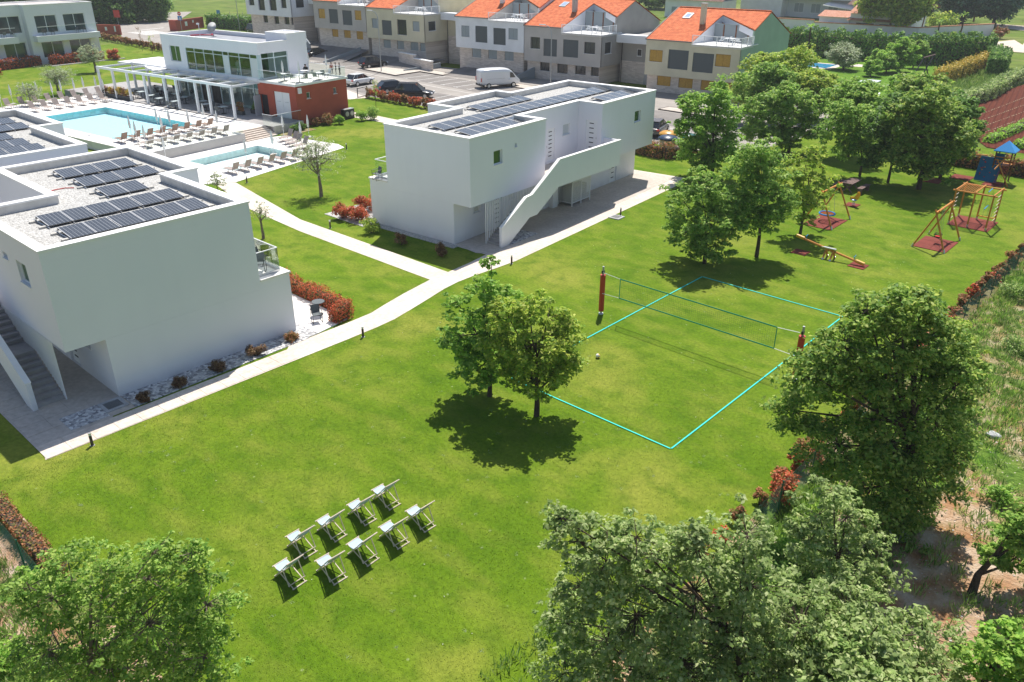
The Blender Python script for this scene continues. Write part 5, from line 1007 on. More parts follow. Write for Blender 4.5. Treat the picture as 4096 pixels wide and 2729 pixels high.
# lamp posts
def lamp(x, y, h, rz, lab):
    t = thing('street_lamp', lab, 'street lamp', (x, y, 0), rz, 'tall street lamps'); MB().path([(0, 0, 0), (0, 0, h-1.2), (.08, 0, h-.7), (.4, 0, h-.2), (1.0, 0, h)], .07, 7, .04).build('pole', STEEL, t); MB().box(.9, 1.7, -.12, .12, h-.05, h+.05).build('lamp_head', FRAMEW, t)
lamp(-84.5, 55.9, 8.35, math.pi+.3, 'tall street lamp on the pale kerb island by the black estate car'); lamp(-57.5, 62.2, 7.6, math.pi+.3, 'tall street lamp in front of the taupe house'); lamp(-152.8, 73.7, 8.5, 2, 'tall street lamp beside the hedge at the car park entrance'); lamp(-193.4, 71.2, 9, 2, 'tall street lamp beside the dark trees at the road')
# ---------------------------------------------------------------- cars
def car(name, lab, loc, rz, paint, L=4.5, Wd=1.8, H=1.5, kind='hatch', grp='cars in the car park'):
    t = thing(name, lab, 'van' if kind == 'van' else 'car', loc, rz, grp); hw = Wd/2; z0 = .22
    if kind == 'van': st = [(-L/2, .5, 2.25, .97), (-L/2+.06, .3, 2.4, 1), (L*.17, .3, 2.42, 1), (L*.27, .3, 2.2, 1), (L*.40, .3, 1.25, 1), (L*.475, .35, 1.0, .95), (L/2, .45, .8, .86)]
    else: st = [(-L/2, .42, .80, .86), (-L/2+.10, .28, .95, .96), (-L*.32, z0, .98, 1), (0, z0, .95, 1), (L*.24, z0, .93, 1), (L*.42, .26, .80, .95), (L/2-.04, .38, .62, .82)]
    vs = []; n = 10
    for x, zb, zt, w in st:
        h = hw*w; inn = .90 if kind != 'van' else .93
        vs += [(x, -h*.86, zb), (x, -h, zb+.12), (x, -h, zb+(zt-zb)*.6), (x, -h*(.985 if kind != 'van' else .98), zt-.10), (x, -h*inn, zt), (x, h*inn, zt), (x, h*(.985 if kind != 'van' else .98), zt-.10), (x, h, zb+(zt-zb)*.6), (x, h, zb+.12), (x, h*.86, zb)]
    fs = [(j*n+k, j*n+(k+1) % n, (j+1)*n+(k+1) % n, (j+1)*n+k) for j in range(len(st)-1) for k in range(n)]+[tuple(range(n)), tuple(range(len(vs)-1, len(vs)-n-1, -1))]
    b = MB().add(vs, fs).build('body', paint, t, smooth=True); b.modifiers.new('s', 'SUBSURF').levels = 1; b.modifiers['s'].render_levels = 1
    for e in b.data.edges: pass
    if kind != 'van':
        x0, x1, x2, x3 = (-L*.47, -L*.36, L*.06, L*.25) if kind == 'suv' else (-L*.46, -L*.33, L*.04, L*.25); zt = H
        c = [(x0, -hw*.84, .93), (x3, -hw*.84, .91), (x3, hw*.84, .91), (x0, hw*.84, .93), (x1, -hw*.68, zt-.05), (x2, -hw*.68, zt-.04), (x2, hw*.68, zt-.04), (x1, hw*.68, zt-.05)]
        MB().add(c, [(0, 3, 2, 1), (4, 5, 6, 7), (0, 1, 5, 4), (1, 2, 6, 5), (2, 3, 7, 6), (3, 0, 4, 7)]).build('window_glass', CARGL, t)
        r = [(x, y, z+h) for h in (0, .055) for x, y, z in ((x1-.05, -hw*.69, zt-.055), (x2+.05, -hw*.69, zt-.045), (x2+.05, hw*.69, zt-.045), (x1-.05, hw*.69, zt-.055))]
        MB().add(r, [(0, 3, 2, 1), (4, 5, 6, 7), (0, 1, 5, 4), (1, 2, 6, 5), (2, 3, 7, 6), (3, 0, 4, 7)]).build('roof', paint, t, bevel=.02)
        for s in (-1, 1):
            m = MB()
            for (xa, xb) in ((x0, x1), (x3, x2), ((x0+x1)/2+L*.13, (x0+x1)/2+L*.15), (L*.0, -L*.005)): m.tube((xa, s*hw*.845, .93), (xb, s*hw*.69, zt-.04), .02, n=5)
            m.build('window_pillar', paint, t)
    else:
        for s in (-1, 1): MB().add([(L*.22, s*(hw+.004), 1.22), (L*.36, s*(hw+.004), 1.22), (L*.29, s*(hw-.01), 1.85), (L*.22, s*(hw-.008), 1.9)], [(0, 1, 2, 3)]).build('side_window', CARGL, t)
        MB().add([(L*.40, -hw*.85, 1.30), (L*.40, hw*.85, 1.30), (L*.285, hw*.8, 2.12), (L*.285, -hw*.8, 2.12)], [(0, 1, 2, 3)]).build('windscreen', CARGL, t, loc=(.03, 0, .03))
        for s in (-1, 1): MB().box(-L*.35, L*.1, s*hw-.004 if s < 0 else s*hw-.02, s*hw+.02 if s > 0 else s*hw+.004, 1.15, 1.19).build('side_rail', STEEL, t)
        MB().box(-L/2-.03, -L/2+.05, -hw*.95, hw*.95, .32, .55).build('rear_bumper', DKMET, t)
    for x in (-L*.31, L*.31):
        for s in (-1, 1):
            w = MB().lathe([(.20, -.1), (.31, -.1), (.33, -.05), (.33, .05), (.31, .1), (.20, .1)], n=16).build('wheel', BLACKR, t, loc=(x, s*(hw-.07), .33)); w.rotation_euler = (math.pi/2, 0, 0)
            MB().lathe([(.03, -.11), (.2, -.105), (.21, .105), (.03, .11)], n=10).build('rim', ALU, w)
    for s in (-1, 1):
        MB().box(-L/2-.015, -L/2+.10, s*hw*.78-.14, s*hw*.78+.14, .72, .86).build('tail_light', REDP, t) if kind != 'van' else MB().box(-L/2-.015, -L/2+.06, s*hw*.93-.06, s*hw*.93+.06, .85, 1.35).build('tail_light', REDP, t)
        MB().box(L/2-.22, L/2-.02, s*hw*.66-.16, s*hw*.66+.16, .56, .70).build('headlight', FRAMEW, t); MB().box(L*.2, L*.235, s*(hw+.08)-.08, s*(hw+.08)+.08, .95, 1.07).build('mirror', paint, t)
    MB().box(-L/2-.03, -L/2-.01, -.26, .26, .5, .62).build('number_plate', FRAMEW, t)
    return t
def paint_m(n, c): return mat(n, c, .25, .1, spec=.6)
BLK = paint_m('black_car_paint', (.018, .018, .02)); WPT = paint_m('white_car_paint', (.78, .79, .80)); NAV = paint_m('dark_blue_car_paint', (.02, .028, .04)); GRP_ = paint_m('grey_car_paint', (.12, .12, .125))
car('parked_car', 'black estate car parked beside the kerb island, tail towards the pool', (-89.4, 58.4, .01), 1.50, BLK, 4.5, 1.8, 1.62, 'suv')
car('parked_car', 'white hatchback half hidden behind the red building', (-77.3, 46.3, .01), -.25+math.pi*.62, WPT, 4.2, 1.8, 1.48)
bpy.context.view_layer.update()
car('parked_car', 'dark blue estate car parked left of the black one behind the red hedge', (-69.4, 45.7, .01), 1.25+math.pi*.0, NAV, 4.6, 1.85, 1.45)
car('parked_car', 'large black off road car parked behind the red hedge', (-64.5, 44.6, .01), .62, BLK, 4.9, 1.95, 1.72, 'suv')
car('parked_car', 'black saloon half hidden behind the restaurant stair tower', (-105.6, 60.0, .01), 1.45, BLK, 4.7, 1.85, 1.45)
car('parked_van', 'tall white panel van in the middle of the car park', (-62.6, 57.6, .01), 1.15, WPT, 5.6, 2.05, 2.4, 'van')
car('parked_car', 'dark people carrier beside the hedge at the top left of the car park', (-149.3, 75.4, .01), .1, GRP_, 4.8, 1.9, 1.8, 'suv')
car('parked_car', 'dark car with an open boot line just left of the waste containers', (-31.0, 46.6, .01), 1.9, GRP_, 4.4, 1.8, 1.5)
# waste containers
for k, (x, y, c, h, lab) in enumerate([(-26.3, 41.2, (.02, .045, .09), .0, 'round waste container with a dark blue domed lid nearest the red hedge'), (-25.2, 43.0, (.02, .12, .10), 0, 'round waste container with a dark green lid behind the blue one'), (-27.3, 42.9, (.55, .28, .04), 0, 'round waste container with an amber lid, mostly hidden behind the blue one')]):
    t = thing('waste_container', lab, 'waste container', (x, y, 0), 0, 'round waste containers by the car park'); m = MB(); m.lathe([(.72, 0), (.72, 1.0), (.70, 1.05)], n=20); m.build('drum', mat('drum_panel', (.50, .42, .36), .8, var=.1), t)
    m = MB(); m.lathe([(.86, 1.05), (.9, 1.12), (.84, 1.2), (.6, 1.34), (.25, 1.42), (.04, 1.44)], n=20); m.build('domed_lid', mat('lid_%d' % k, c, .35), t, smooth=True); MB().tube((0, 0, 1.43), (0, 0, 1.52), .1, n=8).build('lifting_ring', STEEL, t)
t = thing('gate', 'open black metal gate frame at the end of the red hedge', 'gate', (-69.3, 39.7, 0), math.atan2(2, -.5)); m = MB()
for x in (0, 1.9): m.box(x-.04, x+.04, -.04, .04, 0, 1.15)
m.box(.04, 1.86, -.03, .03, 1.07, 1.14); m.box(.04, 1.86, -.03, .03, .05, .11); m.build('gate_frame', DKMET, t)
# entrance walls and signs, top left
t = thing('entrance_wall', 'red entrance wall with white notices left of the drive, top left', 'wall', (-170.6, 51.6, 0), math.atan2(2.6, 4.7)); MB().box(0, 5.4, -.2, .2, 0, 1.9).build('wall', REDWALL, t)
for x, z, w, h in ((1.9, 1.1, .5, .7), (4.1, .9, .35, 1.1)): MB().box(x, x+w, -.225, -.205, z-.3, z-.3+h).build('notice', FRAMEW, t)
t = thing('entrance_wall', 'red entrance wall with three white emblems right of the drive, top left', 'wall', (-165.2, 66.0, 0), math.atan2(8.3, -4)); MB().box(0, 9.2, -.25, .25, 0, 2.2).build('wall', REDWALL, t); MB().box(-.3, .6, -.2, 1.6, 0, 2.203).build('return_wall', REDWALL, t)
for x, z, w, h in ((2.6, .8, .8, .9), (5.2, 1.3, .5, .5), (6.8, .7, .4, .4)): MB().box(x, x+w, -.275, -.255, z, z+h).build('emblem', FRAMEW, t)
t = thing('road_sign', 'blue pedestrian crossing sign under a round no entry sign by the zebra crossing', 'road sign', (-161.7, 65.3, 0), -.9); MB().tube((0, 0, 0), (0, 0, 4.0), .05).build('post', STEEL, t)
b_ = MB().box(.05, .09, -.45, .45, 2.4, 3.25).build('blue_plate', mat('sign_blue', (.05, .22, .55), .5), t); MB().add([(.095, -.32, 2.5), (.095, .32, 2.5), (.095, 0, 3.12)], [(0, 1, 2)]).build('white_triangle', FRAMEW, b_); m = MB().path([(.1, 0, 2.95), (.1, .0, 2.75), (.1, -.1, 2.55)], .02, 4).path([(.1, 0, 2.75), (.1, .1, 2.55)], .02, 4).build('walking_figure', DKMET, b_)
o = MB().lathe([(.38, 0), (.38, .03)], n=20).build('red_disc', REDP, t); o.location = (.05, 0, 3.7); o.rotation_euler = (0, math.pi/2, 0); MB().box(.085, .1, -.28, .28, 3.64, 3.76).build('white_bar', FRAMEW, t)
t = thing('road_sign', 'small blue road sign at the edge of the meadow behind the red walls', 'road sign', (-172, 80, 0), -.9); MB().tube((0, 0, 0), (0, 0, 3.2), .04).build('post', STEEL, t); MB().box(.03, .06, -.4, .4, 2.4, 3.2).build('plate', mat('sign_blue2', (.08, .25, .55), .5), t)
t = thing('sign_board', 'small red sign board in front of the dark trees at the top left', 'sign', (-189, 64, 0), -.8); MB().tube((0, 0, 0), (0, 0, 2.2), .05).build('post', STEEL, t); MB().box(.03, .08, -.7, .7, 1.6, 3.2).build('board', REDP, t)
hedge('hedge', 'long dark clipped hedge behind the top left of the car park', 'hedge', [(-169.5, 76), (-160, 77.5), (-138, 78.5), (-126, 74)], 1.6, 2.4, LF_HEDGE, 26, .22, 71)
MB_ = MB().box(0, 1, 0, 1, 0, 1)
t = thing('low_wall', 'long pale concrete wall behind the hedge at the top left', 'wall', (-187, 88, 0), math.atan2(10, 30)); MB().box(0, 34, -.3, .3, 0, .9).build('wall', KERB, t)
for k in range(9): MB().box(k*4-.04, k*4+.04, -.04, .04, .9, 1.9).build('fence_post', STEEL, t)
# ---------------------------------------------------------------- background right: houses, walls, hedges, garden
t = thing('house', 'large white house with a balcony top right beyond the orange roofs', 'house', (-99, 192, 0), -.05)
MB().box(0, 12, 0, 12, 0, 14).build('wall', WHT2, t); MB().box(12, 38, 3, 14, 0, 14).build('wing', mat("blue_white_render", (.58, .61, .64), .9), t); MB().box(12.01, 34, .5, 2.99, 4.6, 6.4).build('balcony', WHT2, t)
for k in range(5): window(lambda a, d, z: (a, 3+d, z), None, t, 14+k*4.6, 16.6+k*4.6, 1.2, 3.4, -.02, GSH, mull=1); window(lambda a, d, z: (a, 3+d, z), None, t, 14+k*4.6, 16.6+k*4.6, 6.8, 9.6, -.02, GSH, mull=1)
MB().add([(24, -2, 3.4), (36, -2, 2.2), (36, 3, 3.0), (24, 3, 4.2), (24, -2, 3.55), (36, -2, 2.35), (36, 3, 3.15), (24, 3, 4.35)], [(0, 3, 2, 1), (4, 5, 6, 7), (0, 1, 5, 4), (1, 2, 6, 5), (2, 3, 7, 6), (3, 0, 4, 7)]).build('lean_to_roof', WHITE2, t)
t = thing('house', 'pink rendered house at the top edge, right of the white one', 'house', (-66, 185, 0), -.05); MB().box(0, 13, 0, 10, 0, 14).build('wall', mat('pink_render', (.50, .38, .35), .9), t)
MB().add([(1, -6, 4.5), (9, -6, 4.5), (9, 0, 6.6), (1, 0, 6.6)], [(0, 1, 2, 3)]).build('brown_awning', mat('brown_awning', (.13, .06, .05), .8), t); window(lambda a, d, z: (a, d, z), None, t, 3.5, 6, 7.5, 10.5, -.02, DW)
t = thing('shed', 'low white outbuilding with pale orange tiled roofs behind the big hedge', 'outbuilding', (-63.5, 160.0, 0), 0)
MB().box(0, 6.5, 0, 6, 0, 3.1).build('wall', WHT2, t); MB().box(6.5, 19, .3, 9, 0, 4.0).build('high_wall', WHT2, t)
RT = mat("pale_orange_tiles", (.55, .24, .15), .8, extra=tiles_x((.50, .20, .12), (.60, .28, .18), (.68, .38, .28)))
MB().add([(-.3, -.5, 3.15), (6.5, -.5, 3.15), (6.5, 3, 4.2), (-.3, 3, 4.2)], [(0, 1, 2, 3)]).build('tiled_roof', RT, t); MB().add([(6.3, -.3, 4.05), (19.3, -.3, 4.05), (19.3, 8, 7.2), (6.3, 8, 7.2)], [(0, 1, 2, 3)]).build('tiled_roof', RT, t); MB().add([(6.3, -.9, 2.7), (19.3, -.9, 2.7), (19.3, .29, 3.1), (6.3, .29, 3.1)], [(0, 1, 2, 3)]).build('tiled_roof', RT, t)
for x in (8, 12.8): MB().box(x, x+3.6, .2, .29, 1.3, 2.2).build('window', DW, t)
t = thing('boundary_wall', 'long white boundary wall with orange tile coping behind the big hedge', 'wall', (-74, 157.8, 0), 0)
for (x0, y0, x1, y1, h0, h1) in ((0, 0, 10, 1, 2.3, 2.3), (10, 1, 31, 2.4, 1.9, 1.9), (31, 2.4, 42, 13.2, 1.9, 2.6)):
    L = math.hypot(x1-x0, y1-y0); nx, ny = -(y1-y0)/L*.15, (x1-x0)/L*.15
    for nm, ma, e, zz in (('wall', WHT2, 1, None), ('tile_coping', RT, 1.8, .16)):
        b0, b1 = (0, 0) if nm == 'wall' else (h0, h1); t0, t1 = (h0, h1) if nm == 'wall' else (h0+zz, h1+zz)
        MB().add([(x0-nx*e, y0-ny*e, b0), (x1-nx*e, y1-ny*e, b1), (x1+nx*e, y1+ny*e, b1), (x0+nx*e, y0+ny*e, b0), (x0-nx*e, y0-ny*e, t0), (x1-nx*e, y1-ny*e, t1), (x1+nx*e, y1+ny*e, t1), (x0+nx*e, y0+ny*e, t0)], [(0, 3, 2, 1), (4, 5, 6, 7), (0, 1, 5, 4), (1, 2, 6, 5), (2, 3, 7, 6), (3, 0, 4, 7)]).build(nm, ma, t)
t = thing('old_house', 'old house with a faded pink tiled roof behind the orange end house', 'house', (-110, 172, 0), .05); MB().box(0, 16, 0, 8, 0, 4.2).build('wall', WHT2, t)
m = MB(); m.add([(-.5, -.5, 4.2), (16.5, -.5, 4.2), (16.5, 4, 8), (-.5, 4, 8), (-.5, 8.5, 4.2), (16.5, 8.5, 4.2)], [(0, 1, 2, 3), (3, 2, 5, 4)]); m.build('tiled_roof', TILEO, t); MB().box(2, 5, -.05, -.003, 0, 2.5).build('arched_opening', GSH, t)
t = thing('garden_pergola', 'brown timber pergola behind the white wall at the top right', 'pergola', (-61, 214, 0), -.25); m = MB(); m.box(0, 16, 0, .4, 2.6, 3.1); m.box(0, 16, 5, 5.4, 2.6, 3.1); m.build('beam', BRWOOD, t)
for k in range(9): MB().box(k*2-.1, k*2+.1, 0, 5.4, 3.11, 3.3).build('rafter', BRWOOD, t)
for x in (.2, 8, 15.8): MB().box(x-.15, x+.15, 0, .3, 0, 2.59).build('post', BRWOOD, t)
t = thing('utility_pole', 'dark leaning utility pole in front of the white boundary wall', 'pole', (-42.9, 161.8, 0)); MB().tube((0, 0, 0), (.6, 0, 11), .13, .09).build('pole', BRWOOD, t); MB().tube((.1, -.8, 10.2), (.9, .8, 10.2), .05).build('crossarm', STEEL, t)
hedge('hedge', 'tall dark green clipped hedge at the back of the neighbouring garden', 'hedge', [(-56, 116.5), (-46, 117.6), (-31, 118.5), (-21.2, 126.5)], 2.2, 3.9, LF_HEDGE, 42, .2, 81)
hedge('hedge', 'dark hedge end curving round the far corner of the garden', 'hedge', [(-21.0, 126), (-18.3, 120), (-16.6, 111)], 2.2, 2.6, LF_DARK, 42, .2, 82)
hedge('hedge', 'golden topped clipped hedge beside the red field', 'hedge', [(-20.2, 98), (-20.3, 112), (-20.6, 123)], 1.5, 1.9, LF_GOLD, 60, .13, 83, core=mat('hedge_core', (.03, .06, .01), .9))
hedge('bush_row', 'loose grey green bushes between the grass strip and the red field', 'bushes', [(-13.6, 80), (-12.6, 92), (-13.4, 104), (-12.8, 114)], 1.6, 1.3, LF_SAGE, 40, .16, 84)
t = thing('swimming_pool', 'small blue garden swimming pool beside the tree trunks', 'pool', (-40.0, 106.3, 0), .05); MB().box(-2.9, 2.9, -3.2, 3.4, .015, .05).build('surround', PAVE, t); MB().box(-1.9, 1.9, -2.3, 2.6, .051, .06).build('water', mat('garden_pool_blue', (.08, .35, .60), .08, spec=.6, var=.4, scale=2), t)
for k in range(2):
    o = dup(LP[0], (-38.6+k*1.2, 110.2-k*.8, .05), 2.2+k*.4, ['taupe lounger at the far side of the small garden pool', 'taupe lounger at the right of the small garden pool'][k], 'garden loungers')
tag(MB().prism([(-36.4, 108.8), (-36.2, 112.0), (-31.6, 111.4), (-31.6, 109.6)], 0, .05).build('patio', PAVE), kind='structure')
t = thing('garden_hut', 'small brown hut with a pointed roof in front of the big hedge', 'hut', (-37.4, 120.8, 0), .3); MB().box(-1.0, 1.0, -.8, .8, 0, 1.1).build('wall', BRWOOD, t); MB().lathe([(1.5, 1.1), (.9, 1.6), (.05, 1.95)], n=6).build('roof', mat('brown_shingles', (.14, .06, .05), .9), t); MB().box(-.5, .5, -.82, -.803, 0, .9).build('dark_opening', BLACKR, t)
t = thing('garden_swing', 'dark timber swing frame on the neighbouring lawn', 'swing', (-24.2, 103.5, 0), 0); m = MB()
m.path([(-.4, -2.6, 0), (.0, 0, 2.7)], .08, 6).path([(.9, 1.0, 0), (0, 0, 2.7)], .08, 6).path([(-.4, 2, 0), (0, 4.4, 2.7)], .08, 6).path([(.8, 6.3, 0), (0, 4.4, 2.7)], .08, 6); m.build('leg', DKMET, t); MB().tube((0, -.3, 2.75), (0, 4.8, 2.75), .09).build('crossbeam', GRWOOD, t)
t = thing('frame_table', 'tall pale table frame with a flat top on the neighbouring lawn', 'frame', (-24.6, 84.8, 0), .05); m = MB()
for x in (-.9, .9):
    for y in (-1.5, 1.5): MB().box(x-.05, x+.05, y-.05, y+.05, 0, 1.5).build('leg', STEEL, t)
MB().box(-1.0, 1.0, -1.6, 1.6, 1.5, 1.56).build('top', mat('pale_sheet', (.55, .56, .6), .5), t)
for z in (.5, .9): MB().box(-.95, .95, -1.55, -1.49, z, z+.06).build('rung', FRAMEW, t)
t = thing('low_bench', 'low white plank bench beside the tall frame on the neighbouring lawn', 'bench', (-22.6, 83.2, 0), .3); MB().box(-.1, .1, -1.6, 1.6, .3, .36).build('plank', FRAMEW, t); MB().box(-.08, .08, -1.4, -1.3, 0, .3).build('leg', FRAMEW, t); MB().box(-.08, .08, 1.3, 1.4, 0, .3).build('leg', FRAMEW, t)
def palm(x, y, h, lab, seed):
    t = thing('palm', lab, 'palm', (x, y, 0), 0, 'small palms at the white wall'); MB().path([(0, 0, 0), (.15, 0, h*.5), (.1, 0, h)], .16, 6, .12).build('trunk', BARK, t); rr = random.Random(seed); V = []
    for k in range(26):
        A = rr.random()*6.28; e = rr.uniform(-.3, 1.0); L = rr.uniform(.9, 1.4); d = Vector((math.cos(A)*math.cos(e), math.sin(A)*math.cos(e), math.sin(e))); s_ = d.cross(Vector((0, 0, 1))).normalized()*.13; p = Vector((.1, 0, h)); q = p+d*L*.55; r = p+d*L-Vector((0, 0, .3)); V += [p+s_*.2, q+s_, r, q-s_]
    quads('fronds', np.array([tuple(v) for v in V]), LF_MID, t)
palm(-39.9, 162.4, 3.0, 'smaller palm in front of the white boundary wall', 1); palm(-36.2, 164.5, 4.4, 'taller palm in front of the white boundary wall', 2); palm(-46.5, 116.0, 4.6, 'dark spiky palm rising above the big hedge', 3)
for k, (x, y) in enumerate([(-38.3, 162.8), (-37.2, 163.8), (-34.6, 166.6)]): bush('shrub', ['round clipped shrub left of the taller palm', 'yellow green shrub at the foot of the taller palm', 'low shrub right of the taller palm'][k], 'shrub', (x, y), .9, 1.5, (LF_DARK, LF_YEL, LF_MID)[k], 12, 40, .16, 90+k)
bush('shrub', 'rusty round bush at the end of the white boundary wall', 'shrub', (-30.2, 170.5), 1.6, 2.4, LF_RUST, 16, 50, .2, 95); bush('shrub', 'bright yellow green shrub behind the white wall', 'shrub', (-44.5, 181), 3.2, 3.6, LF_YEL, 26, 50, .32, 96); bush('shrub', 'silvery grey shrub behind the white wall', 'shrub', (-50.5, 180), 3, 3.2, LF_OLIVE, 26, 60, .26, 97)
# ---------------------------------------------------------------- volleyball court
t = thing('court_lines', 'turquoise tape rectangle marking the volleyball court on the lawn', 'court lines', (0, 0, .02))
for a, b in (((0, 0), (0, 16)), ((0, 16), (-8, 16)), ((-8, 16), (-8, 0)), ((-8, 0), (0, 0))):
    d = Vector((b[0]-a[0], b[1]-a[1])).normalized(); n_ = Vector((-d.y, d.x))*.028; e = d*.028 if a[0] == b[0] else -d*.028
    MB().prism([(a[0]+n_.x+e.x, a[1]+n_.y+e.y), (b[0]+n_.x+e.x, b[1]+n_.y+e.y), (b[0]-n_.x+e.x, b[1]-n_.y+e.y), (a[0]-n_.x+e.x, a[1]-n_.y+e.y)], 0, .012).build('tape', TAPE, t)
t = thing('volleyball_net', 'green edged volleyball net with white end cords strung across the court', 'net', (0, 8, 0))
for z in (1.21, 2.21): MB().box(-8.12, .0, -.008, .008, z-.025, z+.025).build('net_band', NETG, t)
for x in (-8.12, -.02): MB().box(x, x+.035, -.007, .007, 1.236, 2.184).build('side_band', NETG, t)
m = MB()
for k in range(80): m.box(-8.0+k*.1, -7.997+k*.1, -.0015, .0015, 1.236, 2.184)
for k in range(9): m.box(-8.08, -.02, .0016, .004, 1.30+k*.1, 1.303+k*.1)
m.build('mesh', NETM, t)['kind'] = 'stuff'
for x0, x1, z0, z1 in ((-8.12, -9.15, 2.21, 2.28), (-8.12, -9.15, 1.21, 1.17), (.02, 1.0, 2.21, 2.28), (.02, 1.0, 1.21, 1.17)): MB().tube((x0, 0, z0), (x1, 0, z1), .012, n=5).build('end_cord', FRAMEW, t)
for k, (x, lab) in enumerate(((-9.21, 'grey volleyball post with a red pad at the path side of the net'), (1.08, 'grey volleyball post with a red pad half hidden by the big dense tree'))):
    t = thing('net_post', lab, 'net post', (x, 8.1, 0), 0, 'padded volleyball posts'); MB().tube((0, 0, 0), (0, 0, 2.56), .05, n=14).build('pole', STEEL, t); MB().tube((0, 0, .18), (0, 0, 2.12), .135, n=18).build('pad', REDPAD, t)
    MB().box(-.04, .04, -.09, .09, 2.2, 2.34).build('winch', DKMET, t); MB().tube((0, 0, 0), (0, 0, .05), .12, n=12).build('foot_sleeve', FRAMEW, t)
me = MB(); me.lathe([(.001, -.105), (.05, -.093), (.085, -.062), (.103, -.02), (.103, .02), (.085, .062), (.05, .093), (.001, .105)], n=16)
def ball_x(M, n, l, b, tc):
    o = n.new('ShaderNodeTexCoord').outputs['Object']; v = n.new('ShaderNodeTexVoronoi'); v.inputs['Scale'].default_value = 6; l.new(o, v.inputs[0]); sp = n.new('ShaderNodeSeparateColor'); l.new(v.outputs['Color'], sp.inputs[0])
    r = n.new('ShaderNodeValToRGB'); r.color_ramp.interpolation = 'CONSTANT'; e = r.color_ramp.elements; e.new(.5); e[0].color = (.75, .72, .7, 1); e[1].position = .45; e[1].color = (.75, .5, .08, 1); e[2].position = .75; e[2].color = (.06, .05, .2, 1); l.new(sp.outputs[0], r.inputs[0]); l.new(r.outputs[0], b.inputs['Base Color'])
tag(me.build('volleyball', mat('ball_panels', (.7, .7, .7), .5, extra=ball_x), smooth=True, loc=(-6.41, 4.08, .11)), 'white yellow and dark blue volleyball lying on the grass by the pair of trees', 'ball')
# ---------------------------------------------------------------- deck chairs
def deckchair():
    t = thing('deck_chair', 'x', 'deck chair', group='wooden deck chairs in two rows on the lawn'); w = .24
    for s in (-w, w):
        MB().add([(x, y, z) for y in (s-.013, s+.013) for x, z in ((-.47, 0), (-.425, 0), (.40, .95), (.355, .95))], [(0, 1, 2, 3), (7, 6, 5, 4), (0, 4, 5, 1), (1, 5, 6, 2), (2, 6, 7, 3), (3, 7, 4, 0)]).build('back_rail', CHWOOD, t)
        q = s*.86; MB().add([(x, y, z) for y in (q-.012, q+.012) for x, z in ((.40, .0), (.445, .0), (-.46, .37), (-.50, .35))], [(0, 1, 2, 3), (7, 6, 5, 4), (0, 4, 5, 1), (1, 5, 6, 2), (2, 6, 7, 3), (3, 7, 4, 0)]).build('seat_rail', CHWOOD, t)
        q = s*1.13; MB().add([(x, y, z) for y in (q-.01, q+.01) for x, z in ((.275, .07), (.31, .07), (.085, .60), (.05, .60))], [(0, 1, 2, 3), (7, 6, 5, 4), (0, 4, 5, 1), (1, 5, 6, 2), (2, 6, 7, 3), (3, 7, 4, 0)]).build('strut', CHWOOD, t)
    MB().tube((.38, -w-.05, .95), (.38, w+.05, .95), .019, n=6).build('top_bar', CHWOOD, t); MB().tube((-.49, -w-.02, .355), (-.49, w+.02, .355), .019, n=6).build('front_bar', CHWOOD, t)
    MB().tube((-.45, -w-.02, .02), (-.45, w+.02, .02), .019, n=6).build('floor_bar', CHWOOD, t); MB().tube((.425, -w-.01, .02), (.425, w+.01, .02), .019, n=6).build('floor_bar', CHWOOD, t); MB().tube((.29, -w-.05, .09), (.29, w+.05, .09), .014, n=6).build('prop_bar', CHWOOD, t)
    N = 12; vs = []
    for i in range(N+1):
        f = i/N; x = .375-.865*f; z = .945-.59*f-.30*math.sin(math.pi*min(1, f*1.02))**1.0*(.55+.45*f)
        for y in (-.215, .215): vs.append((x, y, z))
    MB().add(vs, [(2*i, 2*i+1, 2*i+3, 2*i+2) for i in range(N)]).build('canvas_sling', SLINGC, t, smooth=True); return t
dc = deckchair()
DCP = [(-4.62, -13.36), (-3.88, -12.43), (-3.80, -11.31), (-3.69, -10.17), (-3.67, -9.08), (-5.47, -12.37), (-5.41, -11.29), (-5.33, -10.15), (-5.36, -9.10)]
DCL = ['deck chair at the lower left end, set between the two rows'] + ['deck chair in the front row nearest the camera, %s from the left' % ORD[i] for i in range(4)] + ['deck chair in the rear row nearer the path, %s from the left' % ORD[i] for i in range(4)]
for i, (x, y) in enumerate(DCP):
    o = dc if i == 0 else dup(dc, (x, y, 0), 0); o.location = (x, y, 0); o.rotation_euler = (0, 0, random.Random(i).uniform(-.05, .05)); o['label'] = 'pale wooden ' + DCL[i]
# ---------------------------------------------------------------- bollards
def bollard():
    t = thing('bollard_light', 'x', 'bollard light', group='low brown path lights'); MB().tube((0, 0, 0), (0, 0, .43), .055, n=14).build('post', BOLL, t); MB().tube((0, 0, .43), (0, 0, .49), .045, n=12).build('lens', FRAMEW, t); MB().tube((0, 0, .49), (0, 0, .535), .06, n=14).build('cap', ALU, t); MB().tube((0, 0, 0), (0, 0, .012), .09, n=12).build('base_plate', STEEL, t); return t
bo = bollard()
BL = [(-16.1, -14.3, 'brown path light near the lower left corner of the path'), (-15.98, -1.7, 'brown path light on the lawn edge below the red hedge'), (-17.32, 10.3, 'brown path light at the near corner of the far building'), (-18.12, 22.4, 'brown path light beside the drain grate on the lawn'), (-30.6, 7.15, 'brown path light where the side path passes the red bushes'), (-44.6, 9.5, 'brown path light at the tip of the lower pool deck'), (-48.2, 21.9, 'brown path light beyond the right tip of the pool deck'), (-56.1, 22.3, 'brown path light behind the flat loungers by the red building'), (-66.6, 7.6, 'brown path light on the grass between the roofs and the big pool')]
for i, (x, y, l_) in enumerate(BL):
    o = bo if i == 0 else dup(bo, (x, y, 0), 0); o.location = (x, y, 0); o['label'] = l_
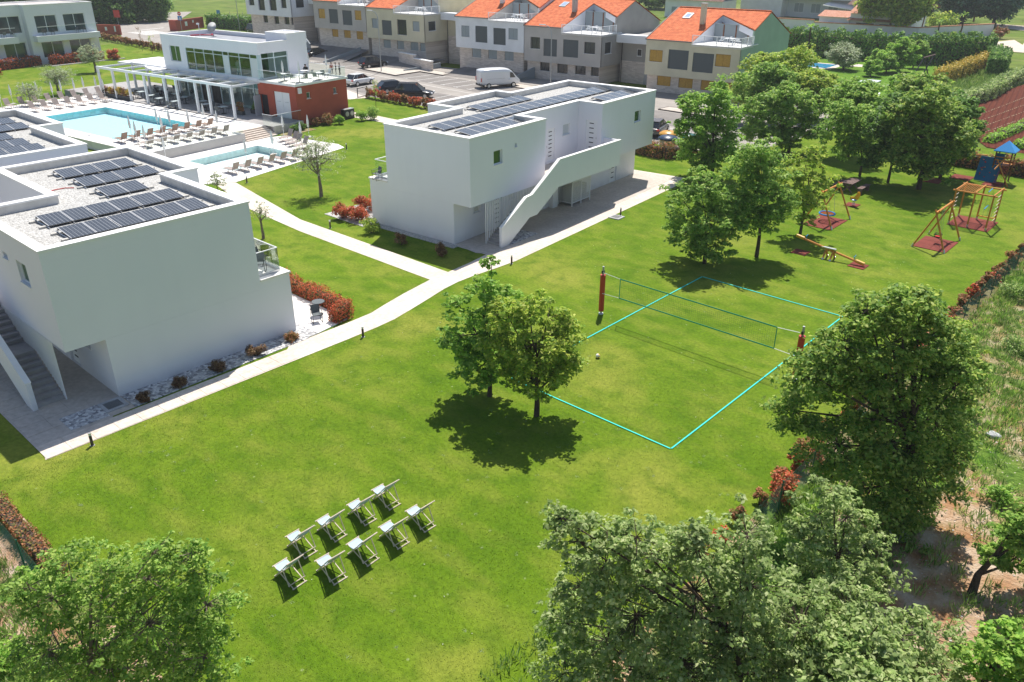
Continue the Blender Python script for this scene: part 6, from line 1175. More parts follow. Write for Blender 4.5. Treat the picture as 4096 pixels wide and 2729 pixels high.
t = thing('small_sign', 'small white sign board on a post on the grass near the big pool', 'sign', (-67.4, 7.0, 0), -.6); MB().tube((0, 0, 0), (0, 0, .6), .02).build('post', STEEL, t); MB().box(.02, .04, -.14, .14, .45, .85).build('board', FRAMEW, t)
# terrace and patio furniture at the apartments
def patio_chair(x, y, z, rz, lab):
    t = thing('patio_chair', lab, 'chair', (x, y, z), rz, 'dark metal patio chairs'); MB().box(-.22, .22, -.2, .2, .40, .43).build('seat', CHT, t); MB().vprism([(.18, .43), (.2, .43), (.3, .82), (.28, .82)], -.2, .2, 'y').build('backrest', CHT, t)
    for s in (-.23, .23): MB().path([(-.2, s, 0), (-.22, s, .62), (.26, s, .66), (.22, s, .01), (-.2, s, 0)], .014, 5).build('armrest', DKMET, t)
patio_chair(-19.9, -4.3, 3.08, 2.4, 'dark metal chair behind the glass on the nearest building terrace'); patio_chair(-20.6, -3.8, 3.08, 3.6, 'dark metal chair at the lawn side of the nearest building terrace')
patio_chair(-18.95, -2.2, .05, 2.8, 'dark metal chair on the white patio beside the red hedge'); patio_chair(-28.6, 9.75, 3.08, 1.4, 'chair behind the glass on the terrace of the far building')
t = thing('patio_table', 'dark round table on the white patio beside the red hedge', 'table', (-19.6, -1.6, .05)); MB().tube((0, 0, .68), (0, 0, .71), .32, n=16).build('table_top', CHT, t); MB().tube((0, 0, 0), (0, 0, .68), .025).build('leg', DKMET, t); MB().tube((0, 0, 0), (0, 0, .02), .2, n=12).build('foot', DKMET, t)
# ---------------------------------------------------------------- people
def person_mat(n, shoes, trou, shirt, skin, hair, zs):
    M = bpy.data.materials.new(n); M.use_nodes = True; nn = M.node_tree.nodes; l = M.node_tree.links; o = nn.new('ShaderNodeTexCoord').outputs['Object']; s = nn.new('ShaderNodeSeparateXYZ'); l.new(o, s.inputs[0])
    mr = nn.new('ShaderNodeMath'); mr.operation = 'DIVIDE'; mr.inputs[1].default_value = 2.0; l.new(s.outputs[2], mr.inputs[0]); r = nn.new('ShaderNodeValToRGB'); r.color_ramp.interpolation = 'CONSTANT'; e = r.color_ramp.elements
    cs = [shoes, trou, shirt, skin]; ps = [0]+[z/2 for z in zs]
    while len(e) < 4: e.new(.5)
    for k in range(4): e[k].position = ps[k]; e[k].color = (*cs[k], 1)
    l.new(mr.outputs[0], r.inputs[0]); l.new(r.outputs[0], nn['Principled BSDF'].inputs['Base Color']); nn['Principled BSDF'].inputs['Roughness'].default_value = .8; return M
def person(lab, loc, rz, M, hairc, sit=False, arm='down', group=None):
    t = thing('person', lab, 'person', loc, rz, group)
    if sit: J = {'pel': (0, 0, .50, .15), 'wai': (-.02, 0, .68, .13), 'che': (.02, 0, .90, .15), 'nek': (.05, 0, 1.05, .055), 'hed': (.09, 0, 1.18, .09), 'cro': (.08, 0, 1.27, .07)}; hy, kn, an, ft = (.0, .10, .48, .085), (.44, .11, .50, .065), (.46, .11, .10, .045), (.60, .11, .04, .04)
    else: J = {'pel': (0, 0, .93, .14), 'wai': (0, 0, 1.08, .12), 'che': (.01, 0, 1.30, .145), 'nek': (.02, 0, 1.47, .05), 'hed': (.03, 0, 1.60, .09), 'cro': (.02, 0, 1.69, .07)}; hy, kn, an, ft = (0, .10, .86, .085), (.03, .11, .48, .06), (0, .12, .09, .042), (.15, .13, .04, .038)
    ks = list(J); vs = [J[k][:3] for k in ks]; rd = [J[k][3] for k in ks]; es = [(i, i+1) for i in range(5)]
    for s in (-1, 1):
        b = len(vs)
        for q in (hy, kn, an, ft): vs.append((q[0], q[1]*s, q[2])); rd.append(q[3])
        es += [(0, b), (b, b+1), (b+1, b+2), (b+2, b+3)]; c = len(vs); cz = J['che'][2]; sh = (J['che'][0], .19*s, cz+.06)
        el, wr, ha = ((sh[0], .24*s, cz-.22), (sh[0]+.06, .24*s, cz-.46), (sh[0]+.08, .23*s, cz-.56)) if arm == 'down' and not sit else ((sh[0]+.08, .25*s, cz-.20), (sh[0]+.32, .16*s, cz-.16), (sh[0]+.40, .12*s, cz-.14))
        for q, r_ in ((sh, .06), (el, .045), (wr, .033), (ha, .035)): vs.append(q); rd.append(r_)
        es += [(2, c), (c, c+1), (c+1, c+2), (c+2, c+3)]
    me = bpy.data.meshes.new('body'); me.from_pydata(vs, es, []); me.materials.append(M); o = bpy.data.objects.new('body', me); COL.objects.link(o); o.parent = t
    sk = o.modifiers.new('skin', 'SKIN'); 
    for i, v in enumerate(me.skin_vertices[0].data if me.skin_vertices else []): v.radius = (rd[i], rd[i])
    if not me.skin_vertices:
        bm = bmesh.new(); bm.from_mesh(me); L_ = bm.verts.layers.skin.verify(); bm.verts.ensure_lookup_table()
        for i, v in enumerate(bm.verts): v[L_].radius = (rd[i]*(.8 if i in (0, 1, 2) else 1), rd[i]); v[L_].use_root = (i == 0)
        bm.to_mesh(me); bm.free()
    o.modifiers.new('sub', 'SUBSURF').render_levels = 1
    h = J['hed']; hm = MB(); hm.lathe([(.085, -.03), (.105, .02), (.10, .07), (.06, .115), (.01, .125)], n=12); hm.build('hair', mat('hair', hairc, .8), t, smooth=True, loc=(h[0]-.015, 0, h[2]))
    MB().add([(h[0]+.085, -.012, h[2]-.01), (h[0]+.085, .012, h[2]-.01), (h[0]+.11, 0, h[2]-.03), (h[0]+.085, 0, h[2]+.025)], [(0, 1, 2), (0, 2, 3), (1, 3, 2)]).build('nose', mat('skin', (.45, .27, .19), .6), t)
    return t
SK = (.45, .27, .19); pmA = person_mat('dark_clothes', (.02, .02, .02), (.03, .03, .035), (.03, .03, .035), SK, 0, (.1, .95, 1.45)); pmB = person_mat('red_top_jeans', (.03, .03, .03), (.04, .05, .09), (.45, .12, .08), SK, 0, (.1, .95, 1.4))
pmS = person_mat('seated_grey', (.03, .03, .03), (.06, .06, .08), (.40, .42, .45), SK, 0, (.09, .56, 1.04)); pmS2 = person_mat('seated_dark', (.03, .03, .03), (.03, .03, .03), (.02, .02, .022), SK, 0, (.09, .56, 1.04)); pmS3 = person_mat('seated_red', (.03, .03, .03), (.06, .05, .05), (.35, .08, .06), SK, 0, (.09, .56, 1.04))
person('person with long brown hair in a red top standing left of the dark dressed pair', (-87.5, 49.3, .01), -.9, pmB, (.07, .04, .02), group='people standing in the car park')
person('person in dark clothes standing in the middle of the car park group', (-86.9, 49.6, .01), -2.2, pmA, (.03, .02, .015), group='people standing in the car park'); person('person in dark clothes at the right of the car park group', (-86.4, 49.9, .01), -2.6, pmA, (.02, .015, .01), group='people standing in the car park')
person('person in black sitting alone at a white table on the roof terrace', (-63.7, 28.9, 4.14), -.9, pmS2, (.02, .015, .01), True)
for k, (x, y, r_, M_, hc, lab) in enumerate([(-84.3, 22.9, -1.7, pmS, (.35, .12, .04), 'person with red hair in pale grey sitting under the pergola'), (-84.0, 21.6, 1.5, pmS2, (.02, .015, .01), 'person in black sitting beside the red haired diner'), (-85.6, 25.3, 0, pmS3, (.05, .03, .02), 'person in a red top sitting at the back under the pergola'), (-83.2, 22.3, 3.1, pmS, (.3, .3, .28), 'person in pale grey with grey hair sitting under the pergola')]): person(lab, (x, y, ZD), r_, M_, hc, True, group='diners under the pergola')
person('person in pale clothes standing at the upper window of the restaurant', rloc(.8, 9.6, 4.2), math.pi, person_mat('pale_clothes', (.3, .3, .3), (.3, .5, .45), (.45, .5, .52), SK, 0, (.1, .7, 1.45)), (.05, .03, .02))
# ---------------------------------------------------------------- playground
def mat_tile(x0, x1, y0, y1, lab):
    t = thing('safety_mat', lab, 'safety mat', ((x0+x1)/2, (y0+y1)/2, 0), 0, 'red rubber mats in the playground'); nx = max(1, round((x1-x0)/.98)); ny = max(1, round((y1-y0)/.98))
    for i in range(nx):
        for j in range(ny):
            a = x0-(x0+x1)/2+i*(x1-x0)/nx; b = y0-(y0+y1)/2+j*(y1-y0)/ny; MB().box(a+.006, a+(x1-x0)/nx-.006, b+.006, b+(y1-y0)/ny-.006, 0, .035).build('mat_tile', MATRED, t)
mat_tile(-7.95, -6.0, 28.9, 31.75, 'red mat under the round nest swing'); mat_tile(-1.03, .93, 29.4, 32.0, 'red mat under the baby swing'); mat_tile(-.8, 1.7, 35.45, 38.2, 'large red mat under the climbing frame'); mat_tile(-6.1, -5.2, 23.15, 24.05, 'small red mat under the raised end of the seesaw'); mat_tile(-2.65, -1.7, 23.2, 24.15, 'small red mat under the lowered end of the seesaw'); mat_tile(-7.65, -6.75, 35.1, 36.1, 'small red mat under the spring rider')
mat_tile(-5.6, -4.4, 45.8, 47.4, 'red mat at the foot of the shaded play tower'); mat_tile(-4.4, -2.9, 48.4, 50.0, 'red mat left of the blue climbing wall'); mat_tile(-1.9, -.5, 47.9, 49.5, 'red mat under the right side of the blue tower')
def log(m, a, b, r=.055, n=8): return m.tube(a, b, r, r, n)
def swing_frame(name, lab, x0, x1, y0, y1, h, ybeam=True):
    """two A frames joined by a beam running along y"""
    t = thing(name, lab, 'swing', ((x0+x1)/2, (y0+y1)/2, 0)); hx = (x1-x0)/2; hy = (y1-y0)/2; ins = .18
    for y in (-hy, hy):
        for s in (-1, 1): log(MB(), (s*hx, y, 0), (-s*.12, y-ins*np.sign(y), h+.12)).build('leg', ORWOOD, t); MB().tube((s*hx, y, 0), (s*hx*.93, y-.02*np.sign(y), .22), .062, n=8).build('foot_sleeve', ALU, t)
    log(MB(), (0, -hy+.0, h), (0, hy, h), .07).build('crossbeam', ORWOOD, t); return t, hx, hy
t, hx, hy = swing_frame('nest_swing', 'orange timber swing frame with a round blue nest seat behind the small yellow green tree', -8.1, -6.0, 29.1, 32.2, 2.3)
m = MB(); R_ = .5
m.path([(R_*math.cos(a/20*6.2832), R_*math.sin(a/20*6.2832), .55) for a in range(21)], .05, 8); m.build('ring_seat', BLUEP, t); m = MB()
for k in range(-3, 4): q = k*.13; L = math.sqrt(max(0, R_*R_-q*q)); m.tube((q, -L, .55), (q, L, .55), .012, n=4); m.tube((-L, q, .556), (L, q, .556), .012, n=4)
m.build('net', REDP, t)
for sx in (-1, 1):
    for sy in (-1, 1): MB().tube((sx*.35, sy*.35, .58), (0, sy*.5, 2.28), .01, n=4).build('chain', STEEL, t)
t, hx, hy = swing_frame('baby_swing', 'orange timber swing frame with a black cradle seat on the open lawn', -1.02, .87, 29.3, 32.5, 2.35)
for s in (-1, 1):
    for q in (-.16, .16): MB().tube((q*.9, s*.17, .62), (0, s*.22, 2.33), .009, n=4).build('chain', STEEL, t)
MB().box(-.16, .16, -.16, .16, .42, .46).build('seat', BLACKR, t); m = MB().path([(-.18, -.18, .62), (.18, -.18, .62), (.18, .18, .62), (-.18, .18, .62), (-.18, -.18, .62)], .025, 6)
for x in (-.18, .18):
    for y in (-.18, .18): m.tube((x*.9, y*.9, .44), (x, y, .62), .02, n=5)
m.build('cradle', BLACKR, t); MB().box(-.14, .14, -.14, .14, .461, .50).build('red_liner', REDP, t)
# climbing frame
t = thing('climbing_frame', 'orange timber monkey bar frame with rope ladders on the large red mat', 'climbing frame', (.45, 36.8, 0)); P_ = [(-1.2, -1.1), (-.05, -1.1), (1.05, -1.1), (1.05, 1.1), (-.05, 1.1), (-1.2, 1.1)]
for x, y in P_: log(MB(), (x, y, 0), (x, y, 2.35), .055).build('post', ORWOOD, t); MB().tube((x, y, 0), (x, y, .2), .065, n=8).build('foot_sleeve', ALU, t)
for y in (-1.1, 1.1): log(MB(), (-1.4, y, 2.3), (1.25, y, 2.3), .055).build('top_beam', ORWOOD, t)
for x in (-1.2, -.05, 1.05): log(MB(), (x, -1.25, 2.36), (x, 1.25, 2.36), .05).build('cross_beam', ORWOOD, t)
for k in range(8): log(MB(), (-1.08+k*.13, -1.05, 2.37), (-1.08+k*.13, 1.05, 2.37), .018, 6).build('monkey_bar', ORWOOD, t)
for k in range(7):
    log(MB(), (-1.2, -1.05, .35+k*.27), (-1.2, 1.05 if False else -.35, .35+k*.27), .02, 6).build('rung', CHWOOD, t)
    log(MB(), (1.05, .2, .35+k*.27), (1.05, 1.05, .35+k*.27), .02, 6).build('rung', CHWOOD, t)
for k in range(2): MB().tube((.5, -.2, 2.3-k*1.15), (.5, .7, 2.36-k*1.15), .03, n=6).build('blue_bar', BLUEP, t)
for k in range(3): MB().tube((.3+k*.25, .9, .3), (.3+k*.25, .9, 2.3), .008, n=4).build('rope', STEEL, t)
log(MB(), (-.05, .95, .35), (1.05, .95, .35), .04).build('low_beam', YELP, t)
# tower with climbing wall
def play_tower(x, y, lab, wall=True, h=3.1):
    t = thing('play_tower', lab, 'play tower', (x, y, 0))
    for px in (-.55, .55):
        for py in (-.55, .55): log(MB(), (px, py, 0), (px, py, h-.6), .055).build('post', BRWOOD if wall else ORWOOD, t)
    for k in range(8): MB().box(-.55+k*.14, -.43+k*.14, -.55, .55, 1.35, 1.39).build('floor_plank', ORWOOD, t)
    MB().add([(-.75, -.75, h-.62), (.75, -.75, h-.62), (.75, .75, h-.62), (-.75, .75, h-.62), (0, 0, h+.12), (-.75, -.75, h-.68), (.75, -.75, h-.68), (.75, .75, h-.68), (-.75, .75, h-.68)], [(0, 1, 4), (1, 2, 4), (2, 3, 4), (3, 0, 4), (5, 8, 7, 6), (0, 5, 6, 1), (1, 6, 7, 2), (2, 7, 8, 3), (3, 8, 5, 0)]).build('pyramid_roof', BLUEP, t)
    for z in (1.75, 2.0): log(MB(), (-.55, -.58, z), (.55, -.58, z), .035).build('rail', ORWOOD, t); log(MB(), (.58, -.55, z), (.58, .55, z), .035).build('rail', ORWOOD, t)
    return t
t = play_tower(-1.15, 49.9, 'play tower with a bright blue pyramid roof and blue climbing wall')
MB().add([(-2.0, -1.35, 0.05), (-.4, -1.35, .05), (-.4, -.62, 2.2), (-1.0, -.62, 2.2), (-1.0, -.75, 1.85), (-2.0, -.75, 1.85), (-2.0, -1.31, .05), (-.4, -1.31, .05), (-.4, -.58, 2.2), (-1.0, -.58, 2.2), (-1.0, -.71, 1.85), (-2.0, -.71, 1.85)], [(0, 1, 2, 3, 4, 5), (11, 10, 9, 8, 7, 6), (0, 6, 7, 1), (1, 7, 8, 2), (2, 8, 9, 3), (3, 9, 10, 4), (4, 10, 11, 5), (5, 11, 6, 0)]).build('climbing_wall', BLUEW, t, loc=(.42, .4, 0))
rr = random.Random(4)
for k in range(16): f = .1+.85*rr.random(); MB().lathe([(.02, -.03), (.06, 0), (.04, .04), (.01, .05)], c=(rr.uniform(-1.85, -.55), -1.37+.63*f, .1+1.75*f), n=6).build('hold', (REDP, YELP)[k % 2 if k % 3 else 0], t, loc=(.42, .4, 0))
log(MB(), (-2.3, -.9, 1.95), (-1.1, -.6, 2.0), .05).build('top_log', ORWOOD, t); log(MB(), (1.0, -1.5, 1.5 if False else .0), (-.3, -1.0, 1.9), .05).build('brace_log', ORWOOD, t); log(MB(), (-.2, -1.5, 1.2), (.25, -.4, 2.2), .055).build('brace_log', ORWOOD, t)
m = MB()
for k in range(6): m.tube((-.1+k*.1, -1.2+.0*k, .1), (.1+k*.1, -.5, 1.9), .01, n=4)
for k in range(7): m.tube((-.1+k*.03, -1.2+k*.1, .1+k*.28), (.45+k*.03, -1.2+k*.1, .1+k*.28), .01, n=4)
m.build('climbing_net', REDP, t)
t = play_tower(-6.5, 50.2, 'second play tower with a blue roof mostly hidden behind the shady trees', False, 3.0)
for k in range(6): log(MB(), (-.2, -1.6+k*.18, .15+k*.22), (.6, -1.6+k*.18, .15+k*.22), .04).build('step_log', ORWOOD, t)
MB().box(.7, 1.2, -1.6, .4, .5, .56).build('chute', YELP, t)
# seesaw
t = thing('seesaw', 'orange timber seesaw with yellow seats tilted towards the volleyball court', 'seesaw', (-3.95, 23.68, 0)); a_, b_ = (-2.15, .03, .95), (2.1, 0, .16)
log(MB(), a_, b_, .065).build('beam', ORWOOD, t)
for e, s in ((a_, 1), (b_, -1)):
    MB().tube((e[0], e[1], e[2]+.02), (e[0]+s*.5, e[1], e[2]+.02-s*.09), .105, n=10).build('seat', YELP, t); x = e[0]+s*.62; z = e[2]-s*.11; MB().path([(x, -.18, z+.28), (x, 0, z+.22), (x, .18, z+.28)], .018, 5).build('handle', BLUEP, t); MB().tube((x, 0, z), (x, 0, z+.24), .02).build('handle_stem', BLUEP, t)
MB().box(-.5, .35, -.075, .075, .62, .68).build('pivot_plate', ALU, t)
for x in (-.22, .22):
    for s in (-1, 1): log(MB(), (x, s*.38, 0), (x, -s*.05, .62), .055).build('leg', ORWOOD, t); MB().tube((x, s*.38, 0), (x, s*.33, .1), .062, n=8).build('foot_sleeve', ALU, t)
# spring rider
t = thing('spring_rider', 'yellow spring rider with a blue seat on a small red mat', 'spring rider', (-7.05, 35.4, .035)); m = MB()
m.path([(.09*math.cos(k*.8), .09*math.sin(k*.8), .03+k*.009) for k in range(44)], .014, 4); m.build('spring', ALU, t); MB().lathe([(.001, .40), (.2, .41), (.22, .46), (.12, .5), (.001, .5)], n=10).build('seat', BLUEP, t)
for s in (-.07, .07): MB().vprism([(-.28, .42), (.05, .40), (.25, .5), (.34, .78), (.30, 1.0), (.16, 1.05), (.1, .82), (-.05, .62), (-.3, .6)], s-.015, s+.015, 'y').build('side_panel', YELP, t)
MB().tube((.14, -.2, .78), (.14, .2, .78), .02).build('handle', REDP, t)
# picnic set
t = thing('picnic_table', 'dark weathered picnic table in the shade behind the nest swing', 'picnic table', (-8.8, 39.3, 0)); 
for k in range(5): MB().box(-.42+k*.17, -.27+k*.17, -.95, .95, .72, .76).build('top_plank', GRWOOD, t)
for y in (-.65, .65): log(MB(), (-.35, y, 0), (.3, y, .72), .05).build('leg', GRWOOD, t); log(MB(), (.35, y, 0), (-.3, y, .72), .05).build('leg', GRWOOD, t)
for k, (x, lab) in enumerate(((-7.9, 'dark weathered bench on the swing side of the picnic table'), (-9.75, 'dark weathered bench on the far side of the picnic table'))):
    t = thing('picnic_bench', lab, 'bench', (x, 39.5, 0), 0, 'picnic benches')
    for j in range(2): MB().box(-.19+j*.2, -.01+j*.2, -.9, .9, .42, .46).build('seat_plank', GRWOOD, t)
    for y in (-.7, .7): MB().box(-.16, .16, y-.05, y+.05, 0, .42).build('leg', GRWOOD, t)
# ---------------------------------------------------------------- trees
LB = {
"T1a":((-7.68,-1.68),[(0.11, -0.42, 5.05, 0.64), (0.13, 0.07, 5.85, 0.27), (-1.04, -0.69, 4.13, 0.51), (0.23, -0.32, 3.76, 0.82), (-0.81, -0.74, 2.8, 0.83), (-0.33, 0.27, 2.42, 0.87), (-0.23, -0.64, 1.43, 0.88), (0.3, 0.37, 4.32, 0.59), (-0.88, -0.16, 2.22, 0.79), (0.17, -0.04, 1.23, 0.62)]),
"T1b":((-5.24,-1.54),[(-0.02, -0.51, 4.98, 0.61), (-0.81, -0.85, 4.45, 0.73), (0.11, 0.45, 4.1, 0.73), (0.12, -0.53, 3.37, 0.99), (0.66, 0.6, 3.37, 0.74), (-1.07, -0.43, 2.63, 0.83), (0.29, -0.19, 2.06, 0.92), (0.63, 0.68, 2.06, 0.67), (-0.81, -0.22, 1.68, 0.64), (0.99, 0.77, 2.44, 0.42), (-1.26, -0.96, 3.37, 0.58)]),
"T2a":((-9.04,18.02),[(-0.34, -1.06, 4.81, 0.93), (0.12, -0.03, 4.31, 0.88), (-1.3, -0.72, 3.55, 0.94), (0.2, -0.6, 2.78, 1.2), (0.69, 0.62, 3.3, 0.89), (-1.19, -0.39, 1.74, 1.06), (0.56, 0.01, 1.21, 1.01), (1.1, 1.1, 2.27, 0.65), (-0.62, -0.11, 0.68, 0.56)]),
"T2b":((-7.29,21.11),[(-0.22, -0.96, 6.26, 0.94), (-0.97, -1.04, 5.27, 1.04), (-0.18, 0.37, 5.02, 1.1), (0.06, -0.76, 3.74, 1.26), (0.62, 0.56, 3.49, 0.86), (-1.34, -0.62, 3.22, 0.91), (0.55, 0.11, 2.44, 0.82), (-0.66, -0.46, 2.44, 0.87)]),
"T3":((-7.11,26.74),[(0.24, -0.26, 5.33, 0.59), (-0.23, -0.35, 4.52, 0.86), (-1.0, -0.51, 3.7, 0.82), (0.55, -0.12, 3.43, 0.95), (-0.27, -0.24, 2.59, 1.04), (0.4, 0.79, 2.02, 0.66), (0.26, -0.07, 1.16, 0.61)]),
"T4":((-18.42,35.36),[(-0.02, -0.82, 6.58, 1.0), (-1.25, -1.32, 5.77, 1.14), (-0.11, 0.52, 5.12, 1.28), (-1.08, -1.76, 4.12, 1.22), (-0.16, -0.14, 3.45, 1.43), (-1.48, -0.5, 2.09, 1.31), (0.96, 0.33, 2.44, 1.1), (-0.17, -0.01, 1.23, 0.9)]),
"T5":((-17.87,48.14),[(-0.41, -1.36, 4.95, 1.22), (-2.1, -2.11, 3.83, 1.31), (0.0, 0.63, 4.21, 1.3), (-0.44, -1.4, 2.7, 1.55), (1.11, 1.01, 2.32, 1.16), (-2.64, -1.69, 1.94, 1.09), (-0.26, -0.76, 1.55, 1.09)]),
"T6":((-9.91,44.07),[(-1.51, -2.14, 5.33, 0.95), (-0.7, -0.82, 4.66, 1.16), (-2.17, -1.47, 3.65, 1.03), (-0.18, -0.92, 2.97, 1.17), (-1.23, -1.11, 2.28, 0.97), (-0.0, 0.54, 2.63, 0.83)]),
"T7":((-7.50,43.58),[(-0.29, -1.06, 6.01, 0.99), (-1.09, -1.15, 4.39, 1.0), (-0.37, 0.15, 4.06, 1.0), (-0.37, -0.94, 2.73, 0.94), (0.38, 0.34, 2.4, 0.74), (-1.49, -0.91, 1.72, 0.68)]),
"T8":((-5.09,43.23),[(-0.39, -1.38, 6.8, 1.27), (-1.32, -1.42, 5.71, 1.41), (-0.09, 0.57, 5.71, 1.34), (1.77, 0.89, 4.45, 1.1), (-0.69, -0.62, 4.13, 1.55), (0.72, 1.54, 3.16, 1.37), (-0.92, -1.4, 2.83, 1.18), (0.26, 0.45, 2.18, 1.38), (1.58, 2.17, 2.84, 0.92)]),
"T9":((-29.31,66.80),[(1.21, -0.16, 4.75, 1.56), (-1.1, -1.23, 4.74, 1.46), (1.96, 2.53, 5.21, 1.55), (-1.12, -2.1, 1.92, 1.68), (0.53, 0.48, 1.93, 1.87), (2.38, 3.23, 3.35, 1.67), (-0.35, -0.99, -0.49, 1.4)]),
"big":((7.70,1.30),[(-1.01, -1.41, 7.84, 0.61), (-1.8, -1.73, 7.57, 0.61), (-0.79, -0.43, 7.44, 0.59), (-2.03, -2.32, 6.61, 0.75), (-1.14, -1.03, 6.48, 0.94), (-0.45, 0.08, 6.48, 0.75), (-2.5, -2.63, 5.48, 0.77), (-1.85, -1.51, 5.04, 1.03), (-1.04, -0.06, 4.89, 1.1), (0.51, 0.23, 5.19, 0.71), (-3.01, -2.51, 4.13, 0.65), (-1.63, -2.28, 3.36, 1.0), (-0.63, -0.76, 3.21, 1.13), (0.18, 0.61, 3.52, 0.93), (-0.7, -1.25, 1.75, 0.96), (0.28, 0.26, 1.91, 1.02), (0.76, 1.12, 2.57, 0.67), (0.1, -0.32, 0.56, 0.84), (0.15, 0.24, 5.77, 0.63)]),
"botR":((7.20,-8.60),[(-3.16, -3.07, 5.91, 0.26), (-2.94, -2.73, 5.21, 0.42), (-2.57, -2.16, 5.33, 0.36), (-1.94, -2.03, 5.45, 0.42), (-2.52, -2.29, 4.48, 0.58), (-1.94, -1.35, 4.48, 0.62), (-0.97, -1.09, 5.09, 0.43), (-2.9, -2.55, 3.85, 0.49), (-3.32, -2.6, 2.52, 0.5), (-1.83, -1.92, 3.2, 0.79), (-1.09, -0.73, 3.59, 0.79), (-1.15, -1.22, 5.45, 0.22), (-0.07, -0.17, 3.98, 0.68), (-0.35, -0.11, 5.22, 0.42), (-0.86, -1.34, 1.97, 0.87), (-0.12, -0.11, 2.39, 0.81), (-2.58, -1.87, 1.83, 0.72), (0.97, 0.51, 2.94, 0.75), (0.96, 1.0, 1.55, 0.82), (1.51, 1.85, 2.94, 0.6), (2.22, 1.76, 1.56, 0.77), (2.72, 2.66, 1.84, 0.61), (3.06, 2.46, 2.67, 0.38), (-3.05, -2.84, 1.25, 0.52), (-2.05, -1.45, 0.96, 0.84), (0.18, -0.45, 0.82, 0.94), (3.45, 3.12, 1.27, 0.62)]),
"botR2":((7.80,-5.00),[(-0.28, -0.51, 4.92, 0.32), (-0.5, -0.53, 4.13, 0.43), (-0.06, 0.18, 3.86, 0.49), (-0.54, -0.77, 3.31, 0.44), (-0.05, -0.05, 2.89, 0.67), (0.47, 0.7, 2.89, 0.42), (0.55, 0.23, 1.87, 0.57), (1.06, 1.02, 1.87, 0.34), (-0.5, 0.0, 2.02, 0.56)]),
"botL":((-2.60,-19.60),[(1.83, 1.46, 6.31, 0.24), (2.23, 1.99, 6.2, 0.2), (0.26, 0.4, 5.87, 0.34), (1.08, 0.73, 5.76, 0.38), (1.49, 1.35, 5.54, 0.43), (2.02, 2.05, 5.54, 0.34), (-0.18, -0.29, 5.42, 0.26), (-0.05, 0.03, 4.97, 0.44), (0.36, 0.79, 4.74, 0.57), (1.5, 1.16, 4.5, 0.62), (2.14, 2.1, 4.74, 0.48), (0.05, -0.35, 3.9, 0.49), (0.64, 0.48, 3.53, 0.63), (1.33, 1.54, 3.28, 0.68), (2.3, 1.79, 3.66, 0.45), (-0.15, -0.14, 2.76, 0.51), (0.7, 1.05, 2.5, 0.65)]),
"edge1":((10.40,-0.50),[(0.61, 0.07, 2.58, 0.6), (0.29, 0.21, 1.35, 0.37), (0.69, 0.92, 1.2, 0.61), (0.96, 0.4, 2.58, 0.72)]),
"edge2":((11.50,-6.00),[(0.29, -0.12, 3.54, 0.47), (0.57, 0.43, 3.15, 0.57), (-0.09, 0.15, 2.49, 0.48), (0.84, 0.38, 2.23, 0.58)]),
"yb":((5.50,9.60),[(0.72, 0.17, 3.26, 0.6), (1.05, 0.86, 2.5, 0.52), (-0.07, 0.16, 3.63, 0.47), (1.42, 0.99, 1.72, 0.45)]),
}
def T_(key, label, leafm, per, size, rs=1.06, **k): b, lo = LB[key]; lo = [(x, y, z, r*rs) for x, y, z, r in lo]; return tree(k.pop('name', 'broadleaf_tree'), label, b, lo, leafm, per, size, **k)
T_('T1a', 'tall pale green tree at the path side of the near pair on the lawn', LF_MID, 46, .085, seed=11, trunk_r=.10, ncl=30, crad=.30)
T_('T1b', 'bushy yellow green oak with a bare trunk, right of the near pair', LF_YEL, 46, .085, seed=12, trunk_r=.11, ncl=34, crad=.32)
T_('T2a', 'rounded pale green tree closest to the far court corner', LF_OAK, 46, .10, seed=13, trunk_r=.11, ncl=34, crad=.36)
T_('T2b', 'taller grey green tree with a long bare trunk beyond the court', LF_OAK, 46, .10, seed=14, trunk_r=.11, ncl=34, crad=.38)
T_('T3', 'slender yellow green tree beside the nest swing', LF_YEL, 40, .10, seed=15, trunk_r=.09, ncl=24, crad=.32)
T_('T4', 'dark green upright tree at the end of the stone forecourt', LF_MID, 44, .13, seed=16, trunk_r=.14, ncl=32, crad=.42)
T_('T5', 'broad soft green tree beyond the forecourt lawn', LF_OAK, 44, .15, seed=17, trunk_r=.14, ncl=26, crad=.5)
T_('T6', 'leaning twin stem tree left of the picnic shade', LF_OAK, 42, .13, seed=18, trunk_r=.10, ncl=26, crad=.45)
T_('T7', 'narrow dark tree in the middle of the playground group', LF_DARK, 42, .13, seed=19, trunk_r=.10, ncl=28, crad=.45)
T_('T8', 'largest dark tree over the playground, bare grey trunk forking low', LF_BIG, 46, .14, seed=20, trunk_r=.18, ncl=32, crad=.5)
T_('T9', 'large ragged golden green tree in front of the green house wall', LF_YEL, 40, .17, seed=21, trunk_r=.18, ncl=22, crad=.6)
T_('big', 'very large dense dark green tree standing over the boundary fence at right', LF_BIG, 64, .072, seed=22, trunk_r=.14, ncl=44, crad=.40, loz=.1)
T_('botR', 'wide grey green oak filling the bottom right foreground', LF_SAGE, 34, .058, seed=23, trunk_r=.10, ncl=64, crad=.22, rs=1.38, bark=BARK)
T_('botR2', 'younger upright oak between the foreground oak and the big dense tree', LF_SAGE, 32, .058, seed=24, trunk_r=.07, ncl=62, crad=.21, rs=1.3)
T_('botL', 'mid green fruit tree filling the bottom left corner', LF_OAK, 32, .045, seed=25, trunk_r=.07, ncl=92, crad=.20, rs=1.4, bark=BARKG)
T_('edge1', 'bright oak branch mass at the right edge above the bare soil', LF_OAK, 40, .07, seed=26, trunk_r=.12, ncl=60, crad=.26)
T_('edge2', 'dark bright tipped tree cut by the lower right corner', LF_MID, 40, .07, seed=27, trunk_r=.12, ncl=60, crad=.26)
